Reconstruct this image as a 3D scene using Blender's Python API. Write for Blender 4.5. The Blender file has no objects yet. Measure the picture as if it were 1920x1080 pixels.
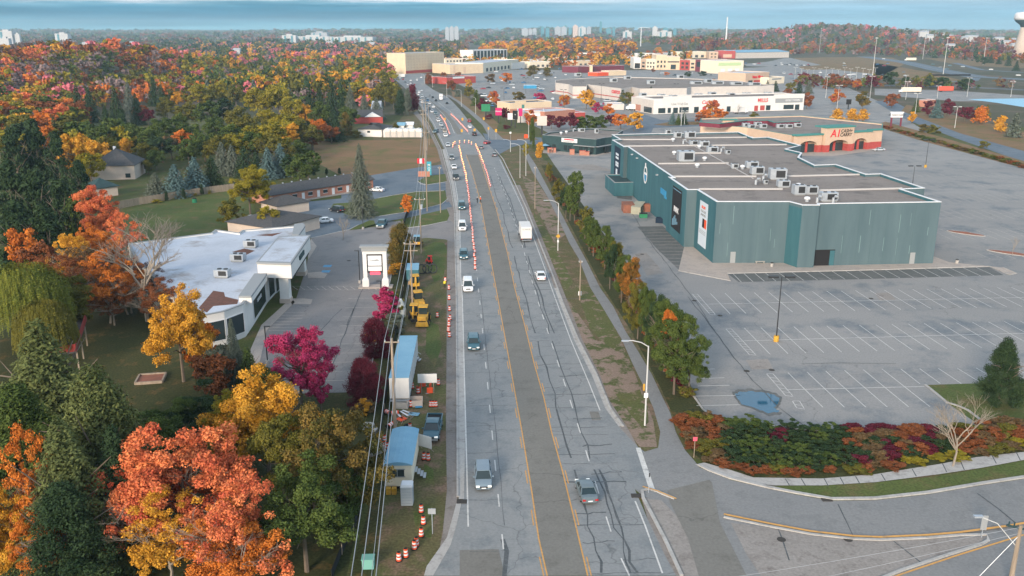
import bpy, math, random
from mathutils import Vector, Matrix
import numpy as np
random.seed(7); rng = np.random.default_rng(7)
S = bpy.context.scene; COL = S.collection
R = math.radians
# ---------------------------------------------------------------- camera
F = 1640.; PITCH = math.atan(485/F); CH = 48.
cam = bpy.data.cameras.new('camera'); co = bpy.data.objects.new('camera', cam); COL.objects.link(co)
co.location = (0, 0, CH); co.rotation_euler = (math.pi/2-PITCH, 0, 0)
cam.sensor_width = 36; cam.lens = 36*F/1920; cam.clip_start = 1; cam.clip_end = 40000
S.camera = co
cp, sp = math.cos(PITCH), math.sin(PITCH)
def P(px, py, z=0.):
    """photo pixel -> point at height z"""
    u = (px-960)/F; v = (540-py)/F
    dy = cp+v*sp; dz = -sp+v*cp; t = (z-CH)/dz
    return Vector((u*t, dy*t, z))
def T(Y, ty):
    """height that reaches photo row ty at distance Y"""
    v = (540-ty)/F
    return CH+Y*(-sp+v*cp)/(cp+v*sp)
def g(x, c, s): return math.exp(-((x-c)/s)**2)
def hz(X, Y):
    if Y < 420: return 0.
    h = 25*math.exp(-((X+375)/(190 if X < -375 else 48))**2)*g(Y, 830, 190)
    h += 17*g(X, 110, 150)*g(Y, 1750, 230)
    h += 18*g(X, 420, 130)*g(Y, 2100, 200)
    h += 24*g(X, 930, 190)*g(Y, 2600, 420) + 26*g(X, 880, 420)*g(Y, 2700, 400)
    h += 9*g(X, 1150, 300)*g(Y, 2300, 300)
    s = min(1, max(0, (Y-3000)/4000)); s = s*s*(3-2*s)
    h += s*(33+5*math.sin(X/700+1)+4*math.sin(X/310)+6*math.sin(X/1500+Y/900))
    return h
def PT(px, ty, H):
    """ground point of a thing H tall whose top shows at the pixel"""
    z = 0.
    for i in range(6):
        q = P(px, ty, min(z+H, CH-.8) if ty > 55 else z+H); z = hz(q.x, q.y)
    return Vector((q.x, q.y, hz(q.x, q.y)))
# ---------------------------------------------------------------- materials
MATS = {}
def lin(c):
    return tuple((x/12.92 if x <= .04045 else ((x+.055)/1.055)**2.4) for x in c)
def mat(name, c, c2=None, scale=1., rough=.85, metal=0., emit=0., spec=.3, bump=0., attr=None, stretch=None, world=False, contrast=(.35, .65), alpha=None, detail=4):
    if name in MATS: return MATS[name]
    m = bpy.data.materials.new(name); m.use_nodes = True; nt = m.node_tree; N = nt.nodes; L = nt.links
    b = N['Principled BSDF']; b.inputs['Roughness'].default_value = rough; b.inputs['Metallic'].default_value = metal
    b.inputs['Specular IOR Level'].default_value = spec
    b.inputs['Base Color'].default_value = (*c, 1)
    def coords():
        if world: o = N.new('ShaderNodeNewGeometry').outputs['Position']
        else: o = N.new('ShaderNodeTexCoord').outputs['Object']
        mp = N.new('ShaderNodeMapping'); mp.inputs['Scale'].default_value = tuple(scale*s for s in (stretch or (1, 1, 1)))
        L.new(o, mp.inputs['Vector']); return mp.outputs['Vector']
    if attr:
        a = N.new('ShaderNodeAttribute'); a.attribute_name = 'v'
        mx = N.new('ShaderNodeMix'); mx.data_type = 'RGBA'; L.new(a.outputs['Fac'], mx.inputs['Factor'])
        mx.inputs[6].default_value = (*c, 1); mx.inputs[7].default_value = (*c2, 1); L.new(mx.outputs[2], b.inputs['Base Color'])
    elif c2:
        nz = N.new('ShaderNodeTexNoise'); nz.inputs['Scale'].default_value = 1; nz.inputs['Detail'].default_value = detail
        nz.inputs['Roughness'].default_value = .65
        L.new(coords(), nz.inputs['Vector'])
        mr = N.new('ShaderNodeMapRange'); mr.inputs[1].default_value = contrast[0]; mr.inputs[2].default_value = contrast[1]
        L.new(nz.outputs['Fac'], mr.inputs[0])
        mx = N.new('ShaderNodeMix'); mx.data_type = 'RGBA'; L.new(mr.outputs[0], mx.inputs['Factor'])
        mx.inputs[6].default_value = (*c, 1); mx.inputs[7].default_value = (*c2, 1); L.new(mx.outputs[2], b.inputs['Base Color'])
        m['mix'] = mx.name
        if bump:
            bp = N.new('ShaderNodeBump'); bp.inputs['Strength'].default_value = bump; bp.inputs['Distance'].default_value = .1
            L.new(nz.outputs['Fac'], bp.inputs['Height']); L.new(bp.outputs['Normal'], b.inputs['Normal'])
    if emit:
        b.inputs['Emission Color'].default_value = (*c, 1); b.inputs['Emission Strength'].default_value = emit
    MATS[name] = m; return m
def ground_mat(name, c, c2, c3=None, s1=.02, s2=.4, patch=(.45, .6), fine=.25, streak=None, cracks=None):
    """two scales of mottling over a base colour, in world metres"""
    m = mat(name, c, c2, s1, .93, world=True, contrast=(.3, .7), stretch=streak, spec=.15)
    nt = m.node_tree; N = nt.nodes; L = nt.links; b = N['Principled BSDF']
    src = N[m['mix']].outputs[2]
    geo = N.new('ShaderNodeNewGeometry')
    if c3:
        nz = N.new('ShaderNodeTexNoise'); nz.inputs['Scale'].default_value = s2; nz.inputs['Detail'].default_value = 5; nz.inputs['Roughness'].default_value = .7
        L.new(geo.outputs['Position'], nz.inputs['Vector'])
        mr = N.new('ShaderNodeMapRange'); mr.inputs[1].default_value, mr.inputs[2].default_value = patch
        L.new(nz.outputs['Fac'], mr.inputs[0]); mx = N.new('ShaderNodeMix'); mx.data_type = 'RGBA'
        L.new(mr.outputs[0], mx.inputs['Factor']); L.new(src, mx.inputs[6]); mx.inputs[7].default_value = (*c3, 1); src = mx.outputs[2]
    if cracks:
        nz2 = N.new('ShaderNodeTexNoise'); nz2.inputs['Scale'].default_value = .25; nz2.inputs['Detail'].default_value = 3
        L.new(geo.outputs['Position'], nz2.inputs['Vector'])
        ad = N.new('ShaderNodeVectorMath'); ad.operation = 'MULTIPLY_ADD'; ad.inputs[1].default_value = (4, 4, 4)
        L.new(nz2.outputs['Color'], ad.inputs[0]); L.new(geo.outputs['Position'], ad.inputs[2])
        vo = N.new('ShaderNodeTexVoronoi'); vo.feature = 'DISTANCE_TO_EDGE'; vo.inputs['Scale'].default_value = cracks[0]
        L.new(ad.outputs[0], vo.inputs['Vector'])
        mr = N.new('ShaderNodeMapRange'); mr.inputs[1].default_value = 0; mr.inputs[2].default_value = cracks[1]; mr.inputs[3].default_value = cracks[2]; mr.inputs[4].default_value = 0
        L.new(vo.outputs['Distance'], mr.inputs[0]); mx = N.new('ShaderNodeMix'); mx.data_type = 'RGBA'
        L.new(mr.outputs[0], mx.inputs['Factor']); L.new(src, mx.inputs[6]); mx.inputs[7].default_value = (c[0]*.35, c[1]*.35, c[2]*.35, 1); src = mx.outputs[2]
    nf = N.new('ShaderNodeTexNoise'); nf.inputs['Scale'].default_value = 3.5; nf.inputs['Detail'].default_value = 3
    L.new(geo.outputs['Position'], nf.inputs['Vector'])
    mr = N.new('ShaderNodeMapRange'); mr.inputs[1].default_value = .3; mr.inputs[2].default_value = .7; mr.inputs[3].default_value = 1-fine; mr.inputs[4].default_value = 1+fine
    L.new(nf.outputs['Fac'], mr.inputs[0])
    hv = N.new('ShaderNodeVectorMath'); hv.operation = 'SCALE'; L.new(src, hv.inputs[0]); L.new(mr.outputs[0], hv.inputs['Scale'])
    L.new(hv.outputs[0], b.inputs['Base Color'])
    return m
# ---------------------------------------------------------------- mesh collector
class B:
    def __init__(s): s.v = []; s.f = []; s.m = []; s.mats = []; s.cur = 0
    def use(s, m):
        if m not in s.mats: s.mats.append(m)
        s.cur = s.mats.index(m); return s
    def add(s, vs, fs):
        o = len(s.v); s.v += [tuple(v) for v in vs]
        for f in fs: s.f.append([o+i for i in f]); s.m.append(s.cur)
        return s
    def box(s, c, d, rz=0., taper=1.):
        x, y, z = c; a, b_, h = d[0]/2, d[1]/2, d[2]/2; cs, sn = math.cos(rz), math.sin(rz)
        vs = []
        for k in (-1, 1):
            t = taper if k > 0 else 1
            for i, j in ((-1, -1), (1, -1), (1, 1), (-1, 1)):
                X, Y = i*a*t, j*b_*t; vs.append((x+X*cs-Y*sn, y+X*sn+Y*cs, z+k*h))
        return s.add(vs, [(3, 2, 1, 0), (4, 5, 6, 7), (0, 1, 5, 4), (1, 2, 6, 5), (2, 3, 7, 6), (3, 0, 4, 7)])
    def prism(s, poly, z0, z1, top=True):
        n = len(poly); a = sum(poly[i][0]*poly[(i+1) % n][1]-poly[(i+1) % n][0]*poly[i][1] for i in range(n))
        if a < 0: poly = list(poly)[::-1]
        vs = [(p[0], p[1], z0) for p in poly]+[(p[0], p[1], z1) for p in poly]
        fs = [(i, (i+1) % n, n+(i+1) % n, n+i) for i in range(n)]
        if top: fs += [tuple(range(n, 2*n)), tuple(range(n-1, -1, -1))]
        return s.add(vs, fs)
    def tube(s, pts, r, n=6, cap=True):
        pts = [Vector(p) for p in pts]; rs = r if isinstance(r, (list, tuple)) else [r]*len(pts); vs = []; fs = []
        for i, p in enumerate(pts):
            d = (pts[min(i+1, len(pts)-1)]-pts[max(i-1, 0)])
            if d.length < 1e-6: d = Vector((0, 0, 1))
            d.normalize(); a = d.cross(Vector((0, 0, 1)) if abs(d.z) < .9 else Vector((1, 0, 0))).normalized(); b_ = d.cross(a)
            for k in range(n):
                t = 2*math.pi*k/n; vs.append(p+(a*math.cos(t)+b_*math.sin(t))*rs[i])
        for i in range(len(pts)-1):
            for k in range(n):
                k2 = (k+1) % n; fs.append((i*n+k, (i+1)*n+k, (i+1)*n+k2, i*n+k2))
        if cap and n > 2:
            fs.append(tuple(range(n))); o = (len(pts)-1)*n; fs.append(tuple(o+k for k in range(n-1, -1, -1)))
        return s.add(vs, fs)
    def lathe(s, prof, c=(0, 0, 0), n=12):
        vs = []; fs = []
        for r, z in prof:
            for k in range(n): t = 2*math.pi*k/n; vs.append((c[0]+r*math.cos(t), c[1]+r*math.sin(t), c[2]+z))
        for i in range(len(prof)-1):
            for k in range(n): k2 = (k+1) % n; fs.append((i*n+k, i*n+k2, (i+1)*n+k2, (i+1)*n+k))
        fs.append(tuple(range(n-1, -1, -1))); o = (len(prof)-1)*n; fs.append(tuple(o+k for k in range(n)))
        return s.add(vs, fs)
    def quad(s, a, b_, c, d): return s.add([a, b_, c, d], [(0, 1, 2, 3)])
    def wbox(s, A, Bp, u0, u1, z0, z1, o0, o1):
        """box on the wall A->B (outward = right of A->B), u in metres along, o outwards"""
        d = Vector((Bp[0]-A[0], Bp[1]-A[1])).normalized(); n = Vector((d.y, -d.x))
        q = lambda u, o, z: (A[0]+d.x*u+n.x*o, A[1]+d.y*u+n.y*o, z)
        return s.add([q(u0, o0, z0), q(u1, o0, z0), q(u1, o1, z0), q(u0, o1, z0), q(u0, o0, z1), q(u1, o0, z1), q(u1, o1, z1), q(u0, o1, z1)],
                     [(0, 1, 2, 3), (7, 6, 5, 4), (4, 5, 1, 0), (5, 6, 2, 1), (6, 7, 3, 2), (7, 4, 0, 3)])
    def build(s, name, m=None, parent=None, loc=None, smooth=False, world=False, bevel=0):
        me = bpy.data.meshes.new(name); me.from_pydata(s.v, [], s.f)
        for x in (s.mats or [m]): me.materials.append(x)
        if s.mats: me.polygons.foreach_set('material_index', s.m)
        if smooth: me.polygons.foreach_set('use_smooth', [True]*len(s.f))
        me.update(); o = bpy.data.objects.new(name, me); COL.objects.link(o)
        if world and parent is not None:      # vertices were given in world space
            off = parent.location.copy(); rz = parent.rotation_euler.z
            me.transform(Matrix.Rotation(-rz, 4, 'Z') @ Matrix.Translation(-off))
        if parent is not None: o.parent = parent
        if loc is not None: o.location = loc
        if bevel:
            bv = o.modifiers.new('bevel', 'BEVEL'); bv.width = bevel; bv.segments = 2; bv.limit_method = 'ANGLE'
        return o
def tag(o, label=None, cat=None, group=None, kind=None):
    if label: o['label'] = label
    if cat: o['category'] = cat
    if group: o['group'] = group
    if kind: o['kind'] = kind
    return o
def thing(name, label, cat, loc=(0, 0, 0), rz=0., group=None):
    o = bpy.data.objects.new(name, None); COL.objects.link(o); o.location = loc; o.rotation_euler = (0, 0, rz)
    o.empty_display_size = .3
    return tag(o, label, cat, group)
KIDS = {}
def kids(o):
    return [c for c in bpy.data.objects if c.parent == o]
class Proto:
    """a thing kept as a template: first use takes the original, later uses copy every piece"""
    def __init__(s, make): s.root = make(); s.used = False; s.tree = s.grab(s.root)
    def grab(s, o): return (o, [s.grab(c) for c in kids(o)])
    def cp(s, t, par):
        c = t[0].copy(); COL.objects.link(c)
        if par is not None: c.parent = par
        for k in t[1]: s.cp(k, c)
        return c
    def put(s, loc, rz=0., sc=1., label=None, group=None, colour=None, cat=None, parts=None):
        if not s.used: o = s.root; s.used = True
        else: o = s.cp(s.tree, None)
        o.location = loc; o.rotation_euler = (0, 0, rz); o.scale = sc if isinstance(sc, tuple) else (sc, sc, sc)
        if label: o['label'] = label
        if group: o['group'] = group
        elif 'group' in o: del o['group']
        if cat: o['category'] = cat
        if colour:
            for c in [o]+[k for k in o.children_recursive]:
                if c.type == 'MESH' and c.get('tint') is not None:
                    for i, sl in enumerate(c.material_slots):
                        if sl.material and sl.material.name.startswith('paint'): sl.link = 'OBJECT'; sl.material = colour
        return o
    def drop(s):
        if not s.used:
            for c in list(s.root.children_recursive)+[s.root]: bpy.data.objects.remove(c)
NUM = 'zero first second third fourth fifth sixth seventh eighth ninth tenth eleventh twelfth thirteenth fourteenth fifteenth sixteenth seventeenth eighteenth nineteenth twentieth'.split()
def nth(i):
    if i <= 20: return NUM[i]
    t = {2: 'twenty', 3: 'thirty', 4: 'forty', 5: 'fifty', 6: 'sixty', 7: 'seventy', 8: 'eighty', 9: 'ninety'}[i//10]
    return t+'-'+NUM[i % 10] if i % 10 else t[:-1]+'ieth'
def text(s, size, m, parent, loc, rz=0., align='CENTER', ext=.03, name='lettering', sx=1., shear=0., rx=math.pi/2):
    cu = bpy.data.curves.new('t', 'FONT'); cu.body = s; cu.size = size; cu.align_x = align; cu.align_y = 'CENTER'; cu.extrude = ext; cu.shear = shear; cu.offset = .012*size; cu.resolution_u = 2
    t = bpy.data.objects.new('t', cu); COL.objects.link(t); bpy.context.view_layer.update()
    me = bpy.data.meshes.new_from_object(t.evaluated_get(bpy.context.evaluated_depsgraph_get()))
    bpy.data.objects.remove(t); me.name = name; me.materials.clear(); me.materials.append(m)
    o = bpy.data.objects.new(name, me); COL.objects.link(o); o.parent = parent
    o.location = Vector(loc); o.rotation_euler = (rx, 0, rz); o.scale = (sx, 1, 1); return o
def sheet(name, polys, z, m, kind='structure', px=True, label=None):
    b = B()
    for poly in polys:
        q = [P(x, y) for x, y in poly] if px else [Vector((x, y, 0)) for x, y in poly]
        n = len(q); a = sum(q[i].x*q[(i+1) % n].y-q[(i+1) % n].x*q[i].y for i in range(n))
        if a < 0: q = q[::-1]
        b.add([(v.x, v.y, z) for v in q], [tuple(range(n))])
    o = b.build(name, m); return tag(o, label, kind=kind)
def ribbon(b, pts, w, z, dash=None, wig=0.):
    """flat strip w wide along world points; dash=(on,off)"""
    pts = [Vector((p[0], p[1])) for p in pts]; out = []
    for i in range(len(pts)-1):
        d = pts[i+1]-pts[i]; L = d.length; st = 3. if dash or wig else max(L, .1); n = max(1, int(L/st))
        for k in range(n): out.append(pts[i]+d*k/n)
    out.append(pts[-1])
    if dash:
        s = 0.; segs = []; tot = [0.]
        for i in range(len(out)-1): tot.append(tot[-1]+(out[i+1]-out[i]).length)
        def at(s):
            for i in range(len(out)-1):
                if tot[i+1] >= s: return out[i]+(out[i+1]-out[i])*((s-tot[i])/(tot[i+1]-tot[i]+1e-9))
            return out[-1]
        while s+dash[0] < tot[-1]: segs.append([at(s), at(s+dash[0])]); s += dash[0]+dash[1]
    else:
        if wig: out = [p+Vector((random.gauss(0, wig), random.gauss(0, wig))) for p in out]
        segs = [out]
    for sg in segs:
        vs = []; n = len(sg)
        for i, p in enumerate(sg):
            d = (sg[min(i+1, n-1)]-sg[max(i-1, 0)]).normalized(); nn = Vector((d.y, -d.x)); ww = w*(random.uniform(.5, 1.4) if wig else 1)/2
            vs += [(p.x-nn.x*ww, p.y-nn.y*ww, z), (p.x+nn.x*ww, p.y+nn.y*ww, z)]
        b.add(vs, [(2*i, 2*i+1, 2*i+3, 2*i+2) for i in range(n-1)])
def PP(l): return [P(*a) for a in l]
# ================================================================ light
SUN_EL, SUN_AZ = 17, 205        # low, behind and to the left of the camera
w = bpy.data.worlds.new('World'); S.world = w; w.use_nodes = True; nt = w.node_tree; N = nt.nodes; L = nt.links
bg = N['Background']; bg.inputs['Strength'].default_value = .1
sky = N.new('ShaderNodeTexSky'); sky.sky_type = 'NISHITA'; sky.sun_disc = False
sky.sun_elevation = R(SUN_EL); sky.sun_rotation = R(SUN_AZ); sky.altitude = 300
tc = N.new('ShaderNodeTexCoord'); sep = N.new('ShaderNodeSeparateXYZ'); L.new(tc.outputs['Generated'], sep.inputs[0])
def mth(op, a, b=None, c=None):
    n = N.new('ShaderNodeMath'); n.operation = op
    for i, x in enumerate((a, b, c)):
        if x is None: continue
        if isinstance(x, (int, float)): n.inputs[i].default_value = x
        else: L.new(x, n.inputs[i])
    return n.outputs[0]
mp = N.new('ShaderNodeMapping'); mp.inputs['Scale'].default_value = (3, 3, 60); L.new(tc.outputs['Generated'], mp.inputs[0])
nz = N.new('ShaderNodeTexNoise'); nz.inputs['Scale'].default_value = 1.6; nz.inputs['Detail'].default_value = 6; nz.inputs['Roughness'].default_value = .62
L.new(mp.outputs[0], nz.inputs['Vector'])
# height above the horizon, its edge wavy, lower on the right where the cloud bank thins
wav = mth('MULTIPLY_ADD', nz.outputs['Fac'], .022, -.011)
zz = mth('ADD', sep.outputs['Z'], wav)
rp = N.new('ShaderNodeValToRGB'); L.new(mth('MULTIPLY', zz, 1/.06), rp.inputs[0])
CL = lambda r, g_, b_: (*[x for x in lin((r/255, g_/255, b_/255))], 1)
els = [(0, (122, 184, 202)), (.08, (84, 156, 180)), (.22, (44, 120, 152)), (.36, (62, 136, 166)), (.44, (120, 172, 196)), (.49, (236, 238, 244)), (.75, (230, 230, 236)), (1, (190, 205, 220))]
while len(rp.color_ramp.elements) < len(els): rp.color_ramp.elements.new(.5)
for e, (p_, c_) in zip(rp.color_ramp.elements, els): e.position = p_; e.color = CL(*c_)
rp2 = N.new('ShaderNodeValToRGB'); L.new(mth('MULTIPLY', zz, 1/.06), rp2.inputs[0])
els = [(0, (150, 198, 218)), (.15, (136, 190, 214)), (.35, (150, 192, 216)), (.5, (172, 204, 222)), (.62, (196, 216, 230)), (1, (190, 205, 220))]
while len(rp2.color_ramp.elements) < len(els): rp2.color_ramp.elements.new(.5)
for e, (p_, c_) in zip(rp2.color_ramp.elements, els): e.position = p_; e.color = CL(*c_)
mr = N.new('ShaderNodeMapRange'); mr.inputs[1].default_value = -.05; mr.inputs[2].default_value = .2; L.new(mth('MULTIPLY_ADD', nz.outputs['Fac'], .25, mth('ADD', sep.outputs['X'], -.12)), mr.inputs[0])
mx = N.new('ShaderNodeMix'); mx.data_type = 'RGBA'; L.new(mr.outputs[0], mx.inputs['Factor']); L.new(rp.outputs[0], mx.inputs[6]); L.new(rp2.outputs[0], mx.inputs[7])
mp3 = N.new('ShaderNodeMapping'); mp3.inputs['Scale'].default_value = (5, 5, 150); L.new(tc.outputs['Generated'], mp3.inputs[0]); n3 = N.new('ShaderNodeTexNoise'); n3.inputs['Scale'].default_value = 1.3; n3.inputs['Detail'].default_value = 7; n3.inputs['Roughness'].default_value = .6; L.new(mp3.outputs[0], n3.inputs['Vector'])
vs = N.new('ShaderNodeVectorMath'); vs.operation = 'SCALE'; L.new(mth('MULTIPLY_ADD', n3.outputs['Fac'], 5.4, 2.2), vs.inputs['Scale']); L.new(mx.outputs[2], vs.inputs[0])
# above the bank: broken cloud over blue
mp2 = N.new('ShaderNodeMapping'); mp2.inputs['Scale'].default_value = (1.5, 1.5, 4); L.new(tc.outputs['Generated'], mp2.inputs[0])
n2 = N.new('ShaderNodeTexNoise'); n2.inputs['Scale'].default_value = 1.5; n2.inputs['Detail'].default_value = 4; L.new(mp2.outputs[0], n2.inputs['Vector'])
mr2 = N.new('ShaderNodeMapRange'); mr2.inputs[1].default_value = .42; mr2.inputs[2].default_value = .62; L.new(n2.outputs['Fac'], mr2.inputs[0])
up = N.new('ShaderNodeMix'); up.data_type = 'RGBA'; L.new(mr2.outputs[0], up.inputs['Factor']); up.inputs[7].default_value = (4.3, 4.45, 4.7, 1)
sk = N.new('ShaderNodeVectorMath'); sk.operation = 'MULTIPLY'; sk.inputs[1].default_value = (1.8, 1.8, 1.65); L.new(sky.outputs[0], sk.inputs[0]); L.new(sk.outputs[0], up.inputs[6])
mr3 = N.new('ShaderNodeMapRange'); mr3.inputs[1].default_value = .06; mr3.inputs[2].default_value = .16; L.new(sep.outputs['Z'], mr3.inputs[0])
fin = N.new('ShaderNodeMix'); fin.data_type = 'RGBA'; L.new(mr3.outputs[0], fin.inputs['Factor']); L.new(vs.outputs[0], fin.inputs[6]); L.new(up.outputs[2], fin.inputs[7])
L.new(fin.outputs[2], bg.inputs[0])
sl = bpy.data.lights.new('sun', 'SUN'); sl.energy = 2.1; sl.angle = R(14); sl.color = (1, .82, .66)
so = bpy.data.objects.new('sun', sl); COL.objects.link(so); so.location = (0, 0, 200)
az = R(SUN_AZ); d = Vector((math.sin(az)*math.cos(R(SUN_EL)), math.cos(az)*math.cos(R(SUN_EL)), math.sin(R(SUN_EL))))
so.rotation_euler = (-d).to_track_quat('-Z', 'Y').to_euler()
S.view_settings.view_transform = 'Standard'; S.view_settings.look = 'None'; S.view_settings.gamma = 1; S.view_settings.exposure = 1.2
S.render.engine = 'CYCLES'
S.cycles.volume_bounces = 0; S.cycles.max_bounces = 5; S.cycles.diffuse_bounces = 3; S.cycles.transparent_max_bounces = 6
# ================================================================ ground materials
M = {}
M['grass'] = ground_mat('grass', (.055, .075, .02), (.085, .095, .03), (.12, .085, .045), .05, .22, (.5, .66), .3)
M['lawn'] = ground_mat('lawn', (.065, .095, .025), (.095, .115, .035), (.14, .11, .05), .09, .2, (.5, .68), .3)
M['verge'] = ground_mat('verge', (.12, .09, .05), (.085, .10, .035), (.20, .13, .095), .12, .25, (.5, .66), .3)
M['dirt'] = ground_mat('dirt', (.27, .20, .155), (.21, .155, .12), (.06, .075, .025), .15, .22, (.60, .68), .2)
M['field'] = ground_mat('field', (.23, .13, .07), (.15, .11, .05), (.12, .115, .04), .045, .1, (.5, .64), .28, streak=(.6, 1.3, 1))
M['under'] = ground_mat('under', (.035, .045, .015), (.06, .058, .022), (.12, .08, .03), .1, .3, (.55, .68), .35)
M['road'] = ground_mat('road', (.205, .22, .225), (.27, .275, .27), (.16, .18, .19), .05, .3, (.5, .7), .09, streak=(1.6, .35, 1), cracks=(.085, .007, .5))
M['turn'] = ground_mat('turn', (.175, .17, .155), (.195, .19, .17), (.145, .14, .125), .05, .3, (.5, .7), .1, streak=(1.6, .3, 1), cracks=(.075, .006, .4))
M['lot'] = ground_mat('lot', (.23, .23, .225), (.285, .28, .27), (.155, .175, .19), .03, .09, (.5, .66), .11, streak=(.5, 1.4, 1), cracks=(.045, .0035, .4))
M['lotold'] = ground_mat('lotold', (.10, .11, .11), (.13, .135, .13), (.16, .16, .155), .08, .3, (.5, .68), .12)
M['lotleft'] = ground_mat('lotleft', (.21, .20, .195), (.24, .23, .225), (.17, .17, .17), .04, .16, (.5, .68), .08, cracks=(.06, .005, .4))
M['blue_asphalt'] = ground_mat('blue_asphalt', (.11, .145, .18), (.15, .18, .21), (.09, .12, .15), .06, .2, (.5, .68), .1)
M['path'] = ground_mat('path', (.20, .205, .205), (.23, .23, .225), (.17, .175, .175), .1, .4, (.5, .7), .1)
M['shoulder'] = ground_mat('shoulder', (.21, .19, .175), (.25, .225, .205), (.16, .14, .12), .12, .5, (.5, .68), .12)
M['kerb'] = ground_mat('kerb', (.36, .35, .33), (.42, .41, .39), (.27, .26, .245), .15, .8, (.5, .68), .08)
M['walk'] = ground_mat('walk', (.42, .36, .31), (.36, .32, .29), (.30, .28, .26), .08, .5, (.5, .7), .07)
M['gravel'] = ground_mat('gravel', (.24, .22, .20), (.29, .27, .25), (.19, .17, .155), .15, .6, (.5, .68), .14)
M['far'] = ground_mat('far', (.05, .06, .03), (.09, .075, .045), (.13, .10, .075), .004, .02, (.5, .62), .2)
M['wet'] = mat('wet', (.008, .085, .15), rough=.05, spec=.6)  # sky reflection put into the puddle as a blue base colour
M['patchy'] = ground_mat('patchy', (.25, .185, .145), (.20, .15, .115), (.075, .09, .03), .12, .32, (.50, .58), .2)
M['patchy_grass'] = ground_mat('patchy_grass', (.08, .10, .032), (.11, .105, .04), (.22, .16, .12), .12, .4, (.53, .6), .25)
M['white_line'] = ground_mat('white_line', (.62, .61, .58), (.5, .5, .48), (.3, .3, .29), .3, 1.2, (.56, .72), .1)
M['faint_line'] = ground_mat('faint_line', (.5, .46, .40), (.40, .38, .34), (.24, .24, .235), .3, .9, (.5, .68), .1)
M['yellow_line'] = ground_mat('yellow_line', (.62, .33, .10), (.55, .30, .10), (.3, .22, .13), .4, 1.2, (.56, .74), .1)
M['tar'] = ground_mat('tar', (.075, .085, .09), (.11, .12, .125), (.17, .175, .175), .4, 1.5, (.55, .7), .15)
# ================================================================ terrain
rad = [0, 20, 50, 90, 140, 200, 280, 360, 420]; r = 420
while r < 11000: r *= 1.045 if r < 4000 else 1.07; rad.append(r)
angs = [R(a) for a in np.arange(-60, 60.01, .8)] + [R(a) for a in range(65, 300, 5)]
na = len(angs); V = []
for r in rad:
    for a in angs: x, y = r*math.sin(a), r*math.cos(a); V.append((x, y, hz(x, y) if r > 0 else 0))
Fc = []
for i in range(len(rad)-1):
    for j in range(na): k = (j+1) % na; Fc.append((i*na+j, i*na+k, (i+1)*na+k, (i+1)*na+j))
b = B(); b.use(M['grass']); b.v = V; b.mats.append(M['far'])
for f in Fc: b.f.append(list(f)); b.m.append(1 if f[0]//na > 12 else 0)
tag(b.build('ground', smooth=True), kind='structure')
# ================================================================ surfaces
LE = [(800, 1080), (826, 1045), (850, 1000), (868, 935), (870.5, 810), (864, 560), (861.5, 520), (858.5, 395), (850.5, 345), (833, 280), (828, 270), (810, 232), (785, 195), (772, 180), (757, 163), (741, 150), (737, 142), (742, 132)]
RE = [(1268, 1080), (1246, 1040), (1215, 975), (1190, 917), (1240, 930), (1240, 870), (1196, 838), (1160, 800), (1135, 766), (1110, 704), (1076, 637), (1050, 570), (1039, 540), (1027, 505), (1003, 445), (983, 390), (963, 347), (940, 300), (925, 280), (903, 252), (880, 228), (862, 205), (840, 182), (812, 168), (798, 158), (796, 147), (800, 138)]
sheet('road', [LE+RE[::-1]], .02, M['road'])
LY = [(1026, 1080), (1010, 1010), (997, 922), (978.7, 810), (960, 705), (930, 540), (915, 457), (902, 382), (885, 320), (874, 290)]
RY = [(1102, 1080), (1077, 975), (1055, 885), (1034, 810), (1020, 747), (1001, 680), (985, 615), (965, 540), (952, 477), (930, 390), (917, 352), (897, 290)]
sheet('turning_lane', [LY+RY[::-1], [(857, 252), (868, 252), (855, 232), (838, 212), (815, 195), (800, 185), (818, 205), (840, 228)]], .028, M['turn'])
# verges
sheet('verge', [[(858, 395), (855, 340), (838, 290), (820, 255), (800, 215), (770, 200), (745, 230), (700, 240), (700, 330), (760, 420), (770, 520), (720, 760), (690, 980), (660, 1080), (800, 1080), (852, 990), (858, 800), (855, 520)],
    [(1268, 1080), (1215, 975), (1160, 800), (1076, 637), (1027, 505), (963, 347), (925, 280), (990, 275), (1060, 330), (1200, 520), (1330, 760), (1330, 830), (1245, 860)]], .008, M['verge'])
sheet('dirt', [[(1062, 560), (1085, 590), (1120, 640), (1165, 640), (1190, 700), (1205, 735), (1225, 790), (1232, 838), (1200, 838), (1140, 765), (1112, 704), (1080, 637), (1054, 570)],
    [(980, 330), (1010, 345), (1040, 390), (1060, 440), (1040, 455), (1010, 400), (985, 350)]], .012, M['patchy'])
sheet('verge', [[(1150, 735), (1175, 738), (1200, 730), (1215, 775), (1216, 792), (1205, 803), (1180, 775), (1170, 760)], [(1078, 535), (1106, 535), (1140, 590), (1165, 640), (1150, 655), (1128, 640), (1105, 612)], [(1000, 395), (1030, 440), (1075, 530), (1060, 545), (1030, 480), (1005, 430)]], .016, M['patchy_grass'])
sheet('lawn', [
    [(795, 462), (812, 454), (833, 455), (838, 470), (832, 520), (815, 530), (800, 500)], [(800, 600), (822, 610), (828, 650), (815, 690), (798, 660)], [(775, 960), (800, 945), (815, 960), (808, 1010), (780, 1000)], [(795, 870), (812, 880), (815, 910), (798, 905)],
    [(230, 395), (300, 380), (400, 350), (470, 360), (480, 405), (410, 432), (230, 460)],
    [(1735, 722), (1920, 716), (1990, 720), (1990, 800), (1840, 800), (1775, 755)],
    [(1445, 912), (1640, 905), (1760, 893), (1920, 864), (2000, 850), (2000, 884), (1920, 897), (1780, 917), (1640, 933), (1540, 932)]], .016, M['lawn'])
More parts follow.
